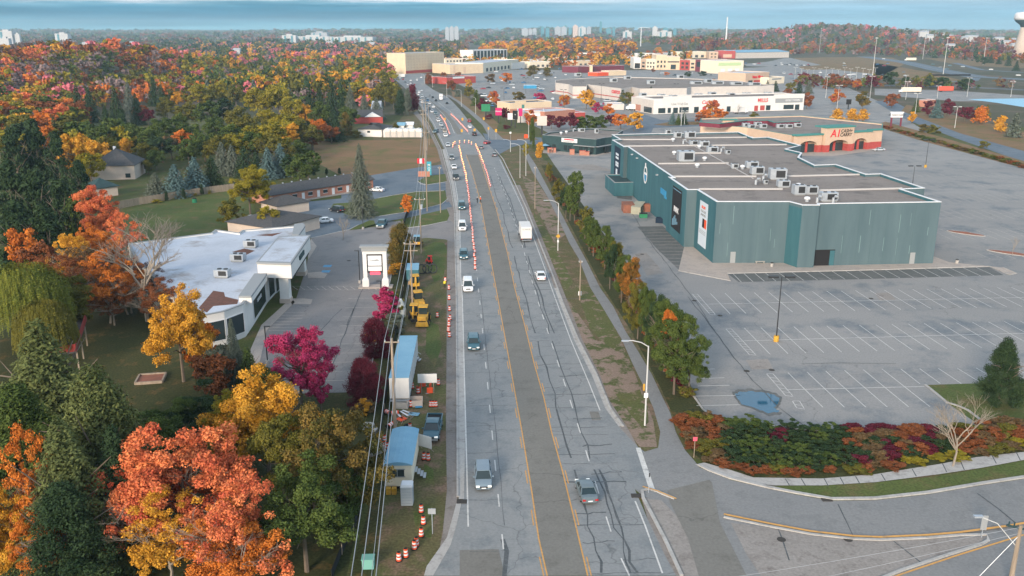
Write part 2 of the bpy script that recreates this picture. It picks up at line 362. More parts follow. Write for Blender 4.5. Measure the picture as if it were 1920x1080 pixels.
sheet('field', [[(590, 262), (720, 263), (812, 260), (832, 300), (790, 313), (700, 328), (640, 330), (585, 300)]], .010, M['field'])
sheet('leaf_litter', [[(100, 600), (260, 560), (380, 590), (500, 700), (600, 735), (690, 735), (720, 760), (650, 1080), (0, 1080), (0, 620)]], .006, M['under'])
# shoulder strip, concrete gutter
sheet('shoulder', [[(775, 212), (803, 245), (820, 280), (835, 335), (839, 420), (838, 540), (837, 700), (836, 800), (838, 920), (830, 1000), (822, 1040), (838, 1022), (852, 985), (858, 930), (858, 810), (855.5, 560), (852, 400), (844, 345), (827, 282), (802, 234), (782, 208)],
    [(1268, 1080), (1246, 1040), (1215, 975), (1203, 935), (1212, 932), (1240, 960), (1290, 1010), (1320, 1080)],
    [(1196, 838), (1160, 800), (1135, 766), (1110, 704), (1076, 637), (1039, 540), (1003, 445), (963, 347), (975, 347), (1016, 445), (1054, 540), (1092, 637), (1125, 704), (1142, 750), (1175, 800)]], .018, M['shoulder'])
def kerb_run(name, pts, w_, h):
    q = PP(pts); n = len(q); b = B(); Lf = []; Rt = []
    for i, p in enumerate(q):
        d = (q[min(i+1, n-1)]-q[max(i-1, 0)]).normalized(); nn = Vector((d.y, -d.x, 0))*w_/2; Lf.append(p-nn); Rt.append(p+nn)
    vs = []
    for a, c in zip(Lf, Rt): vs += [(a.x, a.y, 0), (a.x, a.y, h), (c.x, c.y, h), (c.x, c.y, 0)]
    fs = []
    for i in range(n-1):
        for k in range(3): fs.append((4*i+k, 4*i+k+1, 4*i+4+k+1, 4*i+4+k))
    fs += [(3, 2, 1, 0), tuple(4*(n-1)+k for k in range(4))]
    b.add(vs, fs); return tag(b.build(name, M['kerb']), kind='structure')
sheet('gutter', [[(860, 936), (870, 936), (872.5, 810), (866, 560), (863, 520), (860, 395), (852, 345), (835, 280), (829, 280), (846, 345), (853.5, 395), (855.5, 520), (856.5, 560), (858.5, 810)],
    [(845, 1022), (856, 985), (866, 940), (857, 938), (850, 965), (838, 1008), (800, 1062), (795, 1080), (812, 1080)],
    [(1160, 800), (1135, 766), (1110, 704), (1076, 637), (1050, 570), (1039, 540), (1045, 540), (1056, 570), (1084, 637), (1118, 704), (1143, 766), (1167, 798)]], .032, M['kerb'])
kerb_run('kerb', [(858, 932), (857.5, 810), (855.5, 560), (854.5, 520), (852, 395), (844.5, 345), (827, 280), (803, 232), (779, 197)], .22, .14)
kerb_run('kerb', [(1168, 800), (1144, 766), (1118, 702), (1084, 637), (1056, 570), (1045, 540), (1032, 505), (1008, 445), (987, 390), (967, 347), (943, 298), (928, 280)], .3, .14)
kerb_run('kerb', [(1278, 1080), (1248, 1015), (1222, 965), (1206, 935), (1204, 921), (1215, 917), (1232, 922), (1265, 936)], .35, .14)
kerb_run('kerb', [(1310, 872), (1330, 882), (1370, 897), (1440, 914), (1490, 924), (1560, 936), (1640, 935), (1740, 924), (1840, 907), (1920, 895), (2000, 878)], .45, .14)
kerb_run('kerb', [(1357, 970), (1450, 989), (1520, 1002), (1600, 1011), (1650, 1013), (1740, 1009), (1800, 1004), (1850, 1003), (1853, 1014), (1838, 1022), (1780, 1040), (1690, 1070), (1640, 1090)], .3, .13)
kerb_run('kerb', [(1735, 722), (1755, 738), (1775, 755), (1800, 763), (1815, 770), (1836, 786), (1860, 800)], .3, .14)
# paths
sheet('footpath', [[(977, 278), (980, 282), (997, 320), (1027, 370), (1047, 410), (1067, 455), (1085, 485), (1107, 540), (1135, 585), (1165, 635), (1185, 680), (1207, 725), (1225, 765), (1238, 810), (1234, 840), (1200, 850), (1230, 925), (1330, 900), (1300, 862), (1285, 845), (1267, 810), (1257, 775), (1242, 745), (1222, 702), (1197, 660), (1172, 620), (1150, 575), (1125, 540), (1100, 490), (1070, 435), (1037, 370), (1005, 310), (984, 278)],
    [(920, 262), (905, 235), (880, 212), (855, 190), (835, 178), (842, 178), (862, 190), (890, 212), (918, 236), (945, 262)]], .036, M['path'])
sheet('driveway', [[(1160, 800), (1196, 838), (1240, 870), (1310, 876), (1370, 900), (1440, 916), (1490, 927), (1560, 939), (1640, 938), (1740, 927), (1840, 910), (1920, 898), (2300, 820), (2300, 1400), (1330, 1400), (1268, 1080), (1290, 1010), (1240, 960), (1190, 917)]], .014, M['path'])
sheet('gravel', [[(1206, 935), (1240, 938), (1262, 960), (1300, 1000), (1310, 1080), (1285, 1080), (1250, 1015), (1224, 965)],
    [(1370, 980), (1450, 991), (1520, 1004), (1600, 1013), (1650, 1015), (1740, 1011), (1848, 1006), (1836, 1020), (1780, 1038), (1690, 1068), (1640, 1082), (1440, 1100), (1400, 1040)]], .024, M['gravel'])
sheet('asphalt_patch', [[(1240, 860), (1300, 870), (1335, 905), (1350, 980), (1400, 1080), (1310, 1080), (1290, 1010), (1255, 940)],
    [(862, 1032), (935, 1030), (950, 1095), (862, 1095)], [(1105, 772), (1122, 772), (1127, 788), (1110, 788)]], .03, M['turn'])
sheet('pavement', [[(1303, 872), (1320, 868), (1370, 882), (1413, 896), (1540, 898), (1640, 890), (1760, 871), (1830, 858), (1920, 848), (2100, 815), (2100, 833), (1920, 863), (1840, 878), (1760, 890), (1640, 905), (1540, 911), (1445, 911), (1413, 906), (1360, 893)]], .06, M['kerb'])
b = B()
for x, y0, y1 in [(1472, 898, 911), (1502, 898, 911), (1545, 898, 912), (1575, 896, 910), (1604, 894, 908), (1652, 889, 902), (1710, 880, 894), (1767, 870, 886), (1800, 864, 882), (1860, 855, 870), (1905, 848, 864)]: ribbon(b, PP([(x, y0), (x+8, y1)]), .12, .064)
tag(b.build('pavement_joint', M['tar']), kind='structure')
# right hand car park
sheet('car_park', [[(1025, 287), (1150, 286), (1150, 262), (1330, 232), (1640, 236), (1720, 250), (1920, 305), (2300, 420), (2300, 720), (1990, 716), (1920, 716), (1735, 722), (1775, 755), (1815, 768), (1850, 792), (1780, 800), (1560, 806), (1500, 803), (1440, 797), (1382, 792), (1328, 778), (1303, 740), (1262, 650), (1205, 560), (1140, 450), (1085, 375), (1045, 318)]], .012, M['lot'])
kerb_run('kerb', [(1295, 735), (1318, 768), (1328, 776)], .25, .13)
kerb_run('kerb', [(1440, 798), (1500, 806), (1560, 809), (1640, 806), (1780, 803), (1850, 795)], .25, .13)
sheet('asphalt_patch', [[(1195, 425), (1243, 424), (1330, 507), (1275, 508), (1235, 470)], [(1365, 514), (1600, 508), (1855, 501), (1882, 516), (1600, 524), (1385, 529)],
    [(1133, 327), (1180, 320), (1185, 375), (1158, 372)]], .018, M['lotold'])
sheet('asphalt_patch', [[(1190, 476), (1212, 474), (1245, 512), (1213, 517)], [(1060, 310), (1110, 308), (1160, 322), (1090, 318)], [(1640, 550), (1668, 548), (1680, 562), (1650, 564)], [(1398, 675), (1440, 673), (1450, 692), (1410, 693)]], .022, M['gravel'])
sheet('forecourt', [[(1283, 462), (1272, 508), (1370, 527), (1363, 513), (1600, 507.5), (1855, 500), (1893, 516), (1906, 513), (1880, 502), (1780, 492), (1748, 480), (1400, 470)], [(1480, 283), (1500, 292), (1560, 293), (1620, 285), (1650, 278), (1640, 272), (1500, 272)]], .05, M['walk'])
kerb_run('kerb', [(1272, 508), (1370, 527), (1363, 513), (1600, 507.5), (1855, 500), (1893, 516), (1906, 513), (1880, 502)], .18, .15)
# left car parks
sheet('car_park', [[(500, 740), (485, 690), (486, 655), (500, 620), (553, 567), (575, 500), (583, 448), (655, 430), (712, 421), (760, 412), (800, 421), (842, 412), (852, 420), (852, 455), (835, 449), (800, 446), (765, 450), (735, 455), (705, 462), (700, 470), (737, 478), (733, 520), (706, 640), (692, 690), (686, 735), (604, 737)]], .022, M['lotleft'])
sheet('car_park', [[(835, 308), (790, 313), (700, 328), (640, 345), (640, 372), (540, 382), (500, 410), (480, 440), (600, 447), (655, 432), (705, 425), (765, 408), (842, 393), (846, 380), (846, 345)]], .014, M['blue_asphalt'])
sheet('lawn', [[(708, 372), (740, 365), (780, 359), (835, 357), (838, 374), (828, 382), (780, 394), (700, 407), (655, 404), (620, 390), (625, 382), (680, 378)],
    [(655, 432), (705, 425), (700, 410), (660, 428)], [(662, 432), (705, 421), (765, 408), (838, 392), (843, 404), (838, 415), (800, 422), (765, 427), (750, 414), (715, 417), (700, 424)],
    [(783, 340), (800, 330), (835, 326), (838, 340), (800, 346)]], .03, M['lawn'])
sheet('path', [[(655, 404), (700, 407), (780, 395), (828, 383), (842, 378), (848, 388), (800, 397), (765, 406), (720, 414), (655, 412)]], .034, M['blue_asphalt'])
for pts in [[(708, 372), (740, 366), (780, 360), (832, 358)], [(655, 404), (700, 407.5), (780, 395), (828, 383), (840, 373)], [(583, 447), (640, 434), (655, 431), (672, 422)], [(783, 340), (790, 345), (800, 347), (838, 341)], [(765, 427.5), (800, 423), (838, 415)],
    [(700, 463), (730, 454), (765, 450)], [(686, 735), (706, 640), (733, 520), (737, 480)], [(512, 737), (490, 700)]]: kerb_run('kerb', pts, .2, .13)
sheet('pavement', [[(485, 690), (500, 620), (553, 567), (545, 560), (490, 610), (470, 655), (470, 690)], [(545, 560), (547, 571), (583, 571), (586, 562), (570, 560)], [(576, 512), (578, 522), (608, 522), (614, 514), (600, 510)], [(583, 448), (594, 462), (578, 487), (576, 470)]], .06, M['walk'])
# dark soil bed by the wall and trailers, hedge bed
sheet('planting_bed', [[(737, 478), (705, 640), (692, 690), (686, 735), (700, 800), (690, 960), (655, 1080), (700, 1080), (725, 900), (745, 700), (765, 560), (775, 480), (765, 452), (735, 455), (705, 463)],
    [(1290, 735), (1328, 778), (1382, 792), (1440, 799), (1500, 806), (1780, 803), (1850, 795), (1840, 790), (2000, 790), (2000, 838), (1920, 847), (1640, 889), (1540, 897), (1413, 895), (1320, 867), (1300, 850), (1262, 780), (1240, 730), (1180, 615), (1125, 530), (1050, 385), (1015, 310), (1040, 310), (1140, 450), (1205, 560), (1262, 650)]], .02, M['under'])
# puddle
def lerp(a, c, t): return a+(c-a)*t
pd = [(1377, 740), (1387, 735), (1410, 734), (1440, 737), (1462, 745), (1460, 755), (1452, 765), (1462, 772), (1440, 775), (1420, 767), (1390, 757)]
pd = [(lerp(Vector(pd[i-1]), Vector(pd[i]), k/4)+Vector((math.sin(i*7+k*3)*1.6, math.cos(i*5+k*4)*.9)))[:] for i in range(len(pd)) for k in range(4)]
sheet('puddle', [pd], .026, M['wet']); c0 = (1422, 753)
sheet('asphalt_patch', [[(c0[0]+(x-c0[0])*1.12, c0[1]+(y-c0[1])*1.25) for x, y in pd]], .0175, M['lotold'])
# ================================================================ markings
b = B()
wl = [(878, 988), (873.5, 810), (867, 560), (864, 520), (861.5, 395), (854, 345), (836.5, 280), (831.5, 270), (813.5, 232), (788.5, 195)]
ribbon(b, PP(wl), .16, .036)
ribbon(b, PP([(1242, 1075), (1210, 987), (1191, 940)]), .16, .036)
ribbon(b, PP([(1125, 770), (1105, 720), (1070, 637), (1045, 570), (1034, 540), (1022, 505), (1000, 445), (980, 390), (960, 347), (937, 300)]), .14, .036)
ribbon(b, PP([(944, 1030), (925, 837), (914, 717), (899, 560), (893, 500), (886, 420), (880, 380), (868, 310), (858, 272)]), .14, .036, (2.6, 5.2))
ribbon(b, PP([(1180, 1080), (1155, 1027), (1124, 930), (1096, 837), (1075, 770), (1046, 680), (1020, 600), (1007, 560), (993, 510), (975, 445), (950, 370), (925, 310)]), .14, .036, (2.8, 4.6))
ribbon(b, PP([(852, 250), (845, 232), (830, 213), (811, 195), (797, 181)]), .2, .036); ribbon(b, PP([(880, 252), (866, 233), (848, 212), (826, 195), (806, 180)]), .2, .036)
b.add([(v.x, v.y, .04) for v in PP([(1192, 840), (1201, 840), (1228, 918), (1217, 918)])], [(0, 3, 2, 1)])
tag(b.build('road_marking', M['white_line']), kind='structure')
b = B()
for off, l in ((0, LY), (0, RY)):
    q = PP(l); ribbon(b, q, .14, .036); ribbon(b, [v+Vector((-.32 if l is LY else .32, 0, 0)) for v in q], .12, .036, (3, 5.5))
ribbon(b, PP([(1357, 966), (1450, 985), (1520, 998), (1600, 1007), (1650, 1009), (1740, 1005), (1800, 1000), (1890, 988), (1990, 970)]), .32, .15)
ribbon(b, PP([(1640, 1096), (1690, 1077), (1800, 1040), (1920, 1003)]), .2, .04)
ribbon(b, PP([(1205, 914), (1232, 922), (1268, 937)]), .2, .145)
tag(b.build('road_marking', M['yellow_line']), kind='structure')
b = B(); fb = B()
def row(b, s0, e0, s1, e1, n0, n1, w_=.11, half=None):
    """parking lines from line (s0,e0) = 0 to (s1,e1) = n0, continued to n1"""
    s0, e0, s1, e1 = PP([s0, e0, s1, e1])
    for i in range(n1+1):
        t = i/n0; a, c = lerp(s0, s1, t), lerp(e0, e1, t)
        if half and i >= half: c = lerp(a, c, .5)
        ribbon(b, [a, c], w_, .026)
row(b, (1332, 550.5), (1369, 588.5), (1844, 540), (1916, 575), 19, 26); ribbon(b, PP([(1325, 570.5), (1910, 558), (2150, 553)]), .12, .03)
row(b, (1395.5, 615), (1444, 664.5), (1793, 605), (1873.5, 651.6), 13, 17); ribbon(b, PP([(1386, 639.5), (1920, 625), (2050, 621)]), .12, .03)
row(b, (1477.5, 699), (1543, 764), (1653.7, 692), (1743.7, 763), 5, 5); ribbon(b, PP([(1475, 731), (1733, 725)]), .12, .03)
row(b, (1689, 692), (1725, 720), (1830, 690), (1880, 719), 4, 6, half=None)
for l in ([(1298.5, 552), (1331, 589.5)], [(1361, 617), (1405, 665)], [(1437.5, 701.5), (1473, 742)], [(1486, 752.5), (1494, 765.5)]):
    a, c = PP(l); r_ = Vector((.95, 0, 0)); ribbon(b, [a, c], .1, .026); ribbon(b, [a+r_, c+r_], .1, .026); n = max(2, int((c-a).length/1.2))
    for i in range(n+1): q = lerp(a, c, i/n); ribbon(b, [q+Vector((0, .05, 0)), q+r_-Vector((0, .35 if i else -.05, 0))], .1, .034)
for x0, y0, x1, y1 in [(1313, 710, 1358, 708.5), (1308, 724, 1368, 722.5), (1302, 743, 1388, 741.5), (1306, 761, 1388, 759), (1290, 693, 1340, 692), (1271, 673, 1318, 672), (1215, 545, 1231, 544.5), (1220, 556, 1237, 555.5), (1224, 564, 1243, 563), (1300, 640, 1318, 639)]: ribbon(b, PP([(x0, y0), (x1, y1)]), .12, .026)
row(b, (1460, 511.5), (1481, 526.5), (1830, 501.5), (1864, 517), 15, 15); row(b, (1375, 514), (1390, 529), (1435, 512), (1455, 527), 3, 3)
row(fb, (1201, 432), (1248, 431), (1270, 505), (1322, 506), 12, 12, .14)
for i in range(10):      # left hand bays
    t = i/9; y = 560+t*154; x = 653-t*47; wpx = 52+t*6; ribbon(fb, PP([(x, y), (x+wpx, y-1)]), .1, .03)
for i in range(7): t = i/6; y = 586+t*34; x = 520-t*16; ribbon(fb, PP([(x, y), (x+52, y)]), .1, .03)
for i in range(13): x = 549+i*13.5; ribbon(fb, PP([(x, 537.5), (x+9, 543.5)]), .12, .03)
ribbon(fb, PP([(547, 537), (730, 537)]), .1, .034); ribbon(fb, PP([(556, 543.8), (735, 543.8)]), .1, .034)
tag(b.build('parking_line', M['white_line']), kind='structure')
# far rows of the big car park, running on the same grid
for Y in (190, 208, 214, 232, 238, 256, 262, 281, 300):
    for k in range(34):
        X = 104+k*2.75+(Y-190)*.02; q = Vector((X, Y, 0))
        if X < 100+(Y-190)*.06 or Y > 262 and X < 118: continue
        ribbon(fb, [q, q+Vector((.35, -5.2, 0))], .13, .026)
for k in range(16): q = P(1090+k*4.4, 306+k*.2); ribbon(fb, [q, q+Vector((-3.6, -4.5, 0))], .12, .026)
for k in range(9): q = P(1047+k*12, 293+k*.9); ribbon(fb, [q, q+Vector((-2, -4.5, 0))], .12, .026)
tag(fb.build('faded_parking_line', M['faint_line']), kind='structure')
b = B()
for q in [(614, 499), (611, 509)]: v = P(*q); b.box((v.x, v.y, .03), (1.7, 1.7, .012))
tag(b.build('accessible_bay_marking', mat('bay_blue', (.10, .28, .45))), kind='structure')
# tar seams
b = B()
def frac(l1, l2, y, t):
    """point at photo row y, fraction t between two edge lines"""
    def ix(l):
        for (x0, y0), (x1, y1) in zip(l, l[1:]):
            if min(y0, y1) <= y <= max(y0, y1) and y0 != y1: return x0+(x1-x0)*(y-y0)/(y1-y0)
        return l[0][0] if y > l[0][1] else l[-1][0]
    return P(ix(l1)+(ix(l2)-ix(l1))*t, y)
RW = [(1242, 1075), (1210, 987), (1191, 940), (1160, 868), (1125, 770), (1105, 720), (1070, 637), (1045, 570), (1034, 540), (1022, 505), (1000, 445), (980, 390), (960, 347), (937, 300)]
random.seed(3)
y = 1076.
while y > 305:
    dy = random.uniform(.022, .052)*(y-150)*.9; s0, s1 = random.choice([(0, 1), (0, 1), (.02, .5), (.45, 1)])
    a, c = frac(RY, RW, y, s0+.01), frac(RY, RW, y-random.uniform(0, .006)*(y-150), s1-.01); n = 5; ribbon(b, [lerp(a, c, i/n)+Vector((0, random.gauss(0, .1), 0)) for i in range(n+1)], random.choice([.08, .11, .2]), .032, wig=.06); y -= dy
for t, w_ in ((.2, .2), (.55, .15), (.64, .24)):      # long seams
    for y0, y1 in ((1076, 880), (860, 640), (625, 480), (465, 330)):
        if random.random() < .9: n = 9; ribbon(b, [frac(RY, RW, lerp(y0, y1, i/n), t)+Vector((random.gauss(0, .12), 0, 0)) for i in range(n+1)], w_, .033, wig=.07)
for y in (1035, 938, 850, 800, 762, 700, 660, 620, 590, 560): a, c = frac(wl, LY, y, .02), frac(wl, LY, y-2, random.choice([.98, .5])); ribbon(b, [a, lerp(a, c, .5)+Vector((0, random.gauss(0, .15), 0)), c], .07, .032, wig=.04)
ribbon(b, [frac(wl, LY, y, .53) for y in (985, 900, 800, 700, 600, 540)], .07, .033, wig=.04)
ribbon(b, PP([(945, 1010), (952, 1035), (948, 1080)]), .55, .034, wig=.12)
for l in ([(1568, 945), (1590, 985), (1605, 1012)], [(1480, 1050), (1465, 1010), (1462, 994)], [(1675, 1015), (1725, 1055)], [(1830, 925), (1870, 955), (1908, 985)], [(1040, 560), (1100, 560)],
          [(1290, 556), (1400, 700), (1460, 765), (1520, 806)], [(1208, 400), (1180, 390), (1215, 450), (1262, 510), (1300, 560), (1340, 620)], [(650, 610), (672, 560), (690, 520)], [(600, 740), (625, 680), (665, 580)], [(640, 580), (600, 620)], [(1500, 683), (1570, 681), (1680, 682)]): ribbon(b, PP(l), .14, .037, wig=.08)
tag(b.build('tar_seam', M['tar']), kind='structure')
# manholes, drain grates
b = B()
for x, y in [(1465, 1012), (1590, 1012), (1400, 696), (1447, 694), (1633, 560), (1302, 564), (1350, 592), (1165, 302), (1204, 477), (654, 489)]:
    v = P(x, y); b.lathe([(.45, .03), (.45, .045)], (v.x, v.y, 0), 10)
for x, y in [(866, 941), (1550, 937), (1193, 930)]: v = P(x, y); b.box((v.x, v.y, .05), (1.1, .8, .05))
tag(b.build('drain_cover', mat('iron', (.05, .045, .04))), kind='structure')
# ================================================================ plants
LEAF = {  # two leaf colours each
 'orange': ((.42, .11, .02), (.62, .21, .04)), 'coral': ((.42, .065, .04), (.80, .27, .10)), 'gold': ((.36, .16, .015), (.72, .38, .05)),
 'yellowgreen': ((.15, .14, .015), (.32, .26, .03)), 'olive': ((.07, .075, .015), (.17, .15, .03)), 'green': ((.035, .06, .016), (.10, .135, .035)),
 'darkgreen': ((.014, .032, .015), (.05, .08, .035)), 'bluegreen': ((.05, .10, .10), (.13, .20, .20)), 'greygreen': ((.06, .08, .06), (.16, .18, .14)), 'pine': ((.04, .058, .02), (.15, .17, .06)),
 'burgundy': ((.06, .010, .02), (.15, .025, .04)), 'magenta': ((.28, .02, .07), (.45, .05, .14)), 'pink': ((.45, .10, .14), (.60, .20, .22)), 'rust': ((.13, .045, .02), (.28, .10, .04)),
 'mauve': ((.14, .10, .10), (.27, .20, .19)), 'brown': ((.09, .06, .03), (.18, .12, .06)), 'mixed': ((.03, .055, .016), (.42, .16, .03)), 'bronze': ((.05, .065, .018), (.20, .13, .035)), 'redgold': ((.34, .03, .04), (.45, .22, .03)), 'willow': ((.07, .10, .02), (.18, .18, .03))}
LM = {k: mat('leaf_'+k, v[0], v[1], attr=True, rough=.9, spec=.05) for k, v in LEAF.items()}
M['bark'] = mat('bark', (.10, .075, .055), (.18, .15, .12), 3)
M['pale_bark'] = mat('pale_bark', (.30, .26, .21), (.20, .17, .14), 3)
def leafmesh(name, C, Nrm, size, val, elong=1.5, mats=None):
    """many leaf quads: centres C, normals Nrm, sizes, per-face tone"""
    n = len(C); Nrm = Nrm/np.linalg.norm(Nrm, axis=1, keepdims=True)
    t = rng.normal(size=(n, 3)); t -= (t*Nrm).sum(1, keepdims=True)*Nrm; t /= np.linalg.norm(t, axis=1, keepdims=True)
    s = np.cross(Nrm, t); sz = size[:, None]; t = t*sz*elong/2; s = s*sz/2
    V = np.stack([C-t, C+s*.9+t*.1, C+t, C-s*.9+t*.1], 1).reshape(-1, 3)
    return rawmesh(name, V, n, val)
def rawmesh(name, V, n, val):
    me = bpy.data.meshes.new(name); me.vertices.add(4*n); me.vertices.foreach_set('co', V.ravel())
    me.loops.add(4*n); me.loops.foreach_set('vertex_index', np.arange(4*n)); me.polygons.add(n)
    me.polygons.foreach_set('loop_start', np.arange(n)*4); me.polygons.foreach_set('loop_total', np.full(n, 4))
    a = me.attributes.new('v', 'FLOAT', 'FACE'); a.data.foreach_set('value', np.clip(val, 0, 1)); me.update(); me.validate(); return me
def crown_pts(n, clumps, spread, lift=.15):
    """leaves round clump centres (x,y,z,r)"""
    k = np.array([c[3]**2 for c in clumps]); idx = rng.choice(len(clumps), n, p=k/k.sum()); cl = np.array(clumps)[idx]
    d = rng.normal(size=(n, 3)); d /= np.linalg.norm(d, axis=1, keepdims=True)
    rr = rng.uniform(.35, 1.0, n)**.8*(1+rng.exponential(.12, n)); C = cl[:, :3]+d*(cl[:, 3]*rr)[:, None]*np.array([1, 1, .78])
    Nn = d+rng.normal(scale=spread, size=(n, 3))+np.array([0, 0, lift*3]); tone = rng.uniform(0, 1, len(clumps))[idx]
    return C, Nn, tone*.65+rng.uniform(0, .45, n)-.03
def broad(n, leaf, nc=46, r=1., shape='round', z0=.28, seed=1, sp=.7):
    """unit broadleaf crown: height 1, radius .5"""
    rr = random.Random(seed); cl = []
    if shape in ('round', 'oval'):      # limbs carry separate masses of leaves
        nl = {'round': 9, 'oval': 8}[shape]; lobes = []
        for k in range(nl):
            a = k*2.4+rr.uniform(-.5, .5); zz = (k+.5)/nl; q = (.27 if shape == 'round' else .19)*math.sqrt(max(.05, 1-(1.9*zz-.8)**2*.8))*rr.uniform(.6, 1.15); lobes.append((math.cos(a)*q, math.sin(a)*q, z0+.10+zz*(.80-z0)*rr.uniform(.9, 1.06), rr.uniform(.13, .21)))
        while len(cl) < nc:
            L_ = lobes[rr.randrange(nl)]; d = Vector((rr.gauss(0, 1), rr.gauss(0, 1), rr.gauss(0, 1)+.25)).normalized()*L_[3]*rr.uniform(.5, 1.12); cl.append((L_[0]+d.x, L_[1]+d.y, L_[2]+d.z*.8, rr.uniform(.045, .105)*r))
        return crown_pts(n, cl, sp)
    while len(cl) < nc:
        a = rr.uniform(0, 2*math.pi); zz = rr.uniform(0, 1)
        if shape.startswith('round'): R_ = math.sqrt(max(0, 1-(2*zz-.85)**2/1.35))
        elif shape == 'oval': R_ = math.sin(math.pi*min(1, zz*.8+.2))**.6*.9
        elif shape == 'column': R_ = .8*(1-zz**3)
        else: R_ = 1-zz*.85
        q = rr.uniform(.35, .9)**.6*R_*(.82+.18*math.sin(3*a+seed)+rr.uniform(-.1, .1)); cr = rr.uniform(.09, .19)*r
        cl.append((math.cos(a)*q*.40, math.sin(a)*q*.40, z0+.06+zz*(.9-z0), cr))
    return crown_pts(n, cl, sp)
SZ = {}
def make_tree(kind, fine):
    """unit tree prototype; kind: round, oval, column, cone, spruce, pine, willow, shrub, bare, twiggy"""
    n = {3: 42000, 2: 5600, 1: 1100, 0: 260}[fine]; lf = {3: .0125, 2: .032, 1: .068, 0: .125}[fine]
    seed = random.randint(1, 999)
    def f():
        t = thing({'shrub': 'shrub', 'willow': 'willow_tree', 'spruce': 'spruce_tree', 'pine': 'pine_tree', 'juniper': 'juniper_shrub', 'bare': 'bare_tree', 'twiggy': 'half_bare_tree'}.get(kind, 'broadleaf_tree'), 'x', 'shrub' if kind in ('shrub', 'juniper') else 'tree')
        rr = random.Random(seed)
        me = None
        if kind in ('round', 'oval', 'column', 'cone', 'shrub', 'twiggy'):
            z0 = {'shrub': -.12, 'column': .05, 'cone': .12}.get(kind, .22); nc = {3: 150, 2: 80, 1: 38, 0: 20}[fine]
            if kind == 'twiggy': n_ = n//3
            else: n_ = n
            C, Nn, v = broad(n_, lf, nc, {3: .72, 2: .9, 1: 1.15, 0: 1.5}[fine]*(.8 if kind == 'twiggy' else 1), {'shrub': 'round_' if fine == 3 else 'round', 'twiggy': 'round'}.get(kind, kind), z0, seed, 1.2 if kind == 'shrub' else .95)
            me = leafmesh('crown', C, Nn, rng.uniform(.6, 1.4, n_)*lf, v, 2.3 if kind == 'shrub' else 1.5)
        elif kind in ('spruce',):
            rows = {3: 34, 2: 24, 1: 15, 0: 9}[fine]; C = []; Nn = []; v = []; sz = []; per = n/rows
            for i in range(rows):
                z = .05+.93*i/rows; R_ = .48*(1-z)**.88+.012; nb = max(5, int(15*(1-z)+5)); a0 = rr.uniform(0, 6)
                for k in range(nb):
                    a = a0+2*math.pi*k/nb+rr.uniform(-.15, .15); Rk = R_*rr.uniform(.78, 1.1); m_ = max(2, int(per*1.4*(1-z)/nb)); tone = rr.uniform(0, .6)
                    for j in range(m_):
                        q = ((j+.5)/m_)**.7; w_ = rr.gauss(0, .028)*(1.1-q*.5)
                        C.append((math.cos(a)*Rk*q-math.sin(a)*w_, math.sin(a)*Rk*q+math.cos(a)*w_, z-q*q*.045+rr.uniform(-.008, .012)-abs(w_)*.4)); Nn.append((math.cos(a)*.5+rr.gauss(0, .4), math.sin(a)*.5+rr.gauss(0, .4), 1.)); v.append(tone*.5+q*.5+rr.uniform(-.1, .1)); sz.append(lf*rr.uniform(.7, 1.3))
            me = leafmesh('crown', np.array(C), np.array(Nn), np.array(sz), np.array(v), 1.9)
        elif kind == 'pine':
            nc = {3: 150, 2: 70, 1: 34, 0: 16}[fine]; cl = []
            while len(cl) < nc:
                a = rr.uniform(0, 6.3); z = rr.uniform(0, 1)**1.2; q = (1-z)**.85*rr.uniform(.45, 1.)*(.82+.2*math.sin(5*z*7+a*2))+.02; cl.append((math.cos(a)*q*.42, math.sin(a)*q*.42, .10+z*.86, rr.uniform(.05, .09)*(1.25 if fine < 2 else 1)))
            C, Nn, v = crown_pts(n, cl, .9, .35); me = leafmesh('crown', C, Nn, rng.uniform(.7, 1.3, n)*lf*.8, v, 2.4)
        elif kind == 'juniper':
            C, Nn, v = broad(n, lf, 40, .8, 'round', -.2, seed, 1.3); me = leafmesh('crown', C, Nn, rng.uniform(.6, 1.3, n)*lf*.8, v, 2.6)
        elif kind == 'willow':
            C = []; Nn = []; v = []; ns = n//16
            for i in range(ns):
                a = rr.uniform(0, 6.3); q = rr.uniform(.15, 1)**.6*.46; z = .55+.42*math.sqrt(max(0, 1-(q/.5)**2))+rr.uniform(-.1, .02); tone = rr.uniform(0, 1)
                for j in range(16): C.append((math.cos(a)*(q+j*.003), math.sin(a)*(q+j*.003), z-j*.022)); Nn.append((math.cos(a)+rr.gauss(0, .4), math.sin(a)+rr.gauss(0, .4), .35)); v.append(tone*.6+rr.uniform(0, .4))
            me = leafmesh('crown', np.array(C), np.array(Nn), rng.uniform(.7, 1.3, len(C))*lf*.85, np.array(v), 2.6)
        tb = B(); bark = M['pale_bark'] if kind in ('bare', 'twiggy') else M['bark']
        if kind in ('bare', 'twiggy'):
            def br(p, d, ln, r_, dep):
                e = p+d*ln; mid = p+d*ln*.5+Vector((rr.gauss(0, .06), rr.gauss(0, .06), rr.gauss(0, .03)))*ln; tb.tube([p, mid, e], [r_, r_*.8, r_*.6], 5 if dep < 2 else 3, False)
                if dep >= ({3: 5, 2: 4, 1: 3, 0: 2}[fine]): return
                for k in range(3 if dep else 6):
                    a = rr.uniform(0, 6.3); up = Vector((math.cos(a), math.sin(a), rr.uniform(-.1, .35)))
                    nd = (d*(.9 if dep else .7)+up*rr.uniform(.45, .8)).normalized(); br(p+(e-p)*rr.uniform(.55, 1), nd, ln*rr.uniform(.62, .8), r_*.56, dep+1)
            br(Vector((0, 0, 0)), Vector((0, 0, 1)), .34, .016, 0)
        elif kind not in ('shrub', 'juniper'):
            tb.tube([(0, 0, 0), (.005, .004, .3), (0, 0, .62)], [.020, .015, .007], 6)
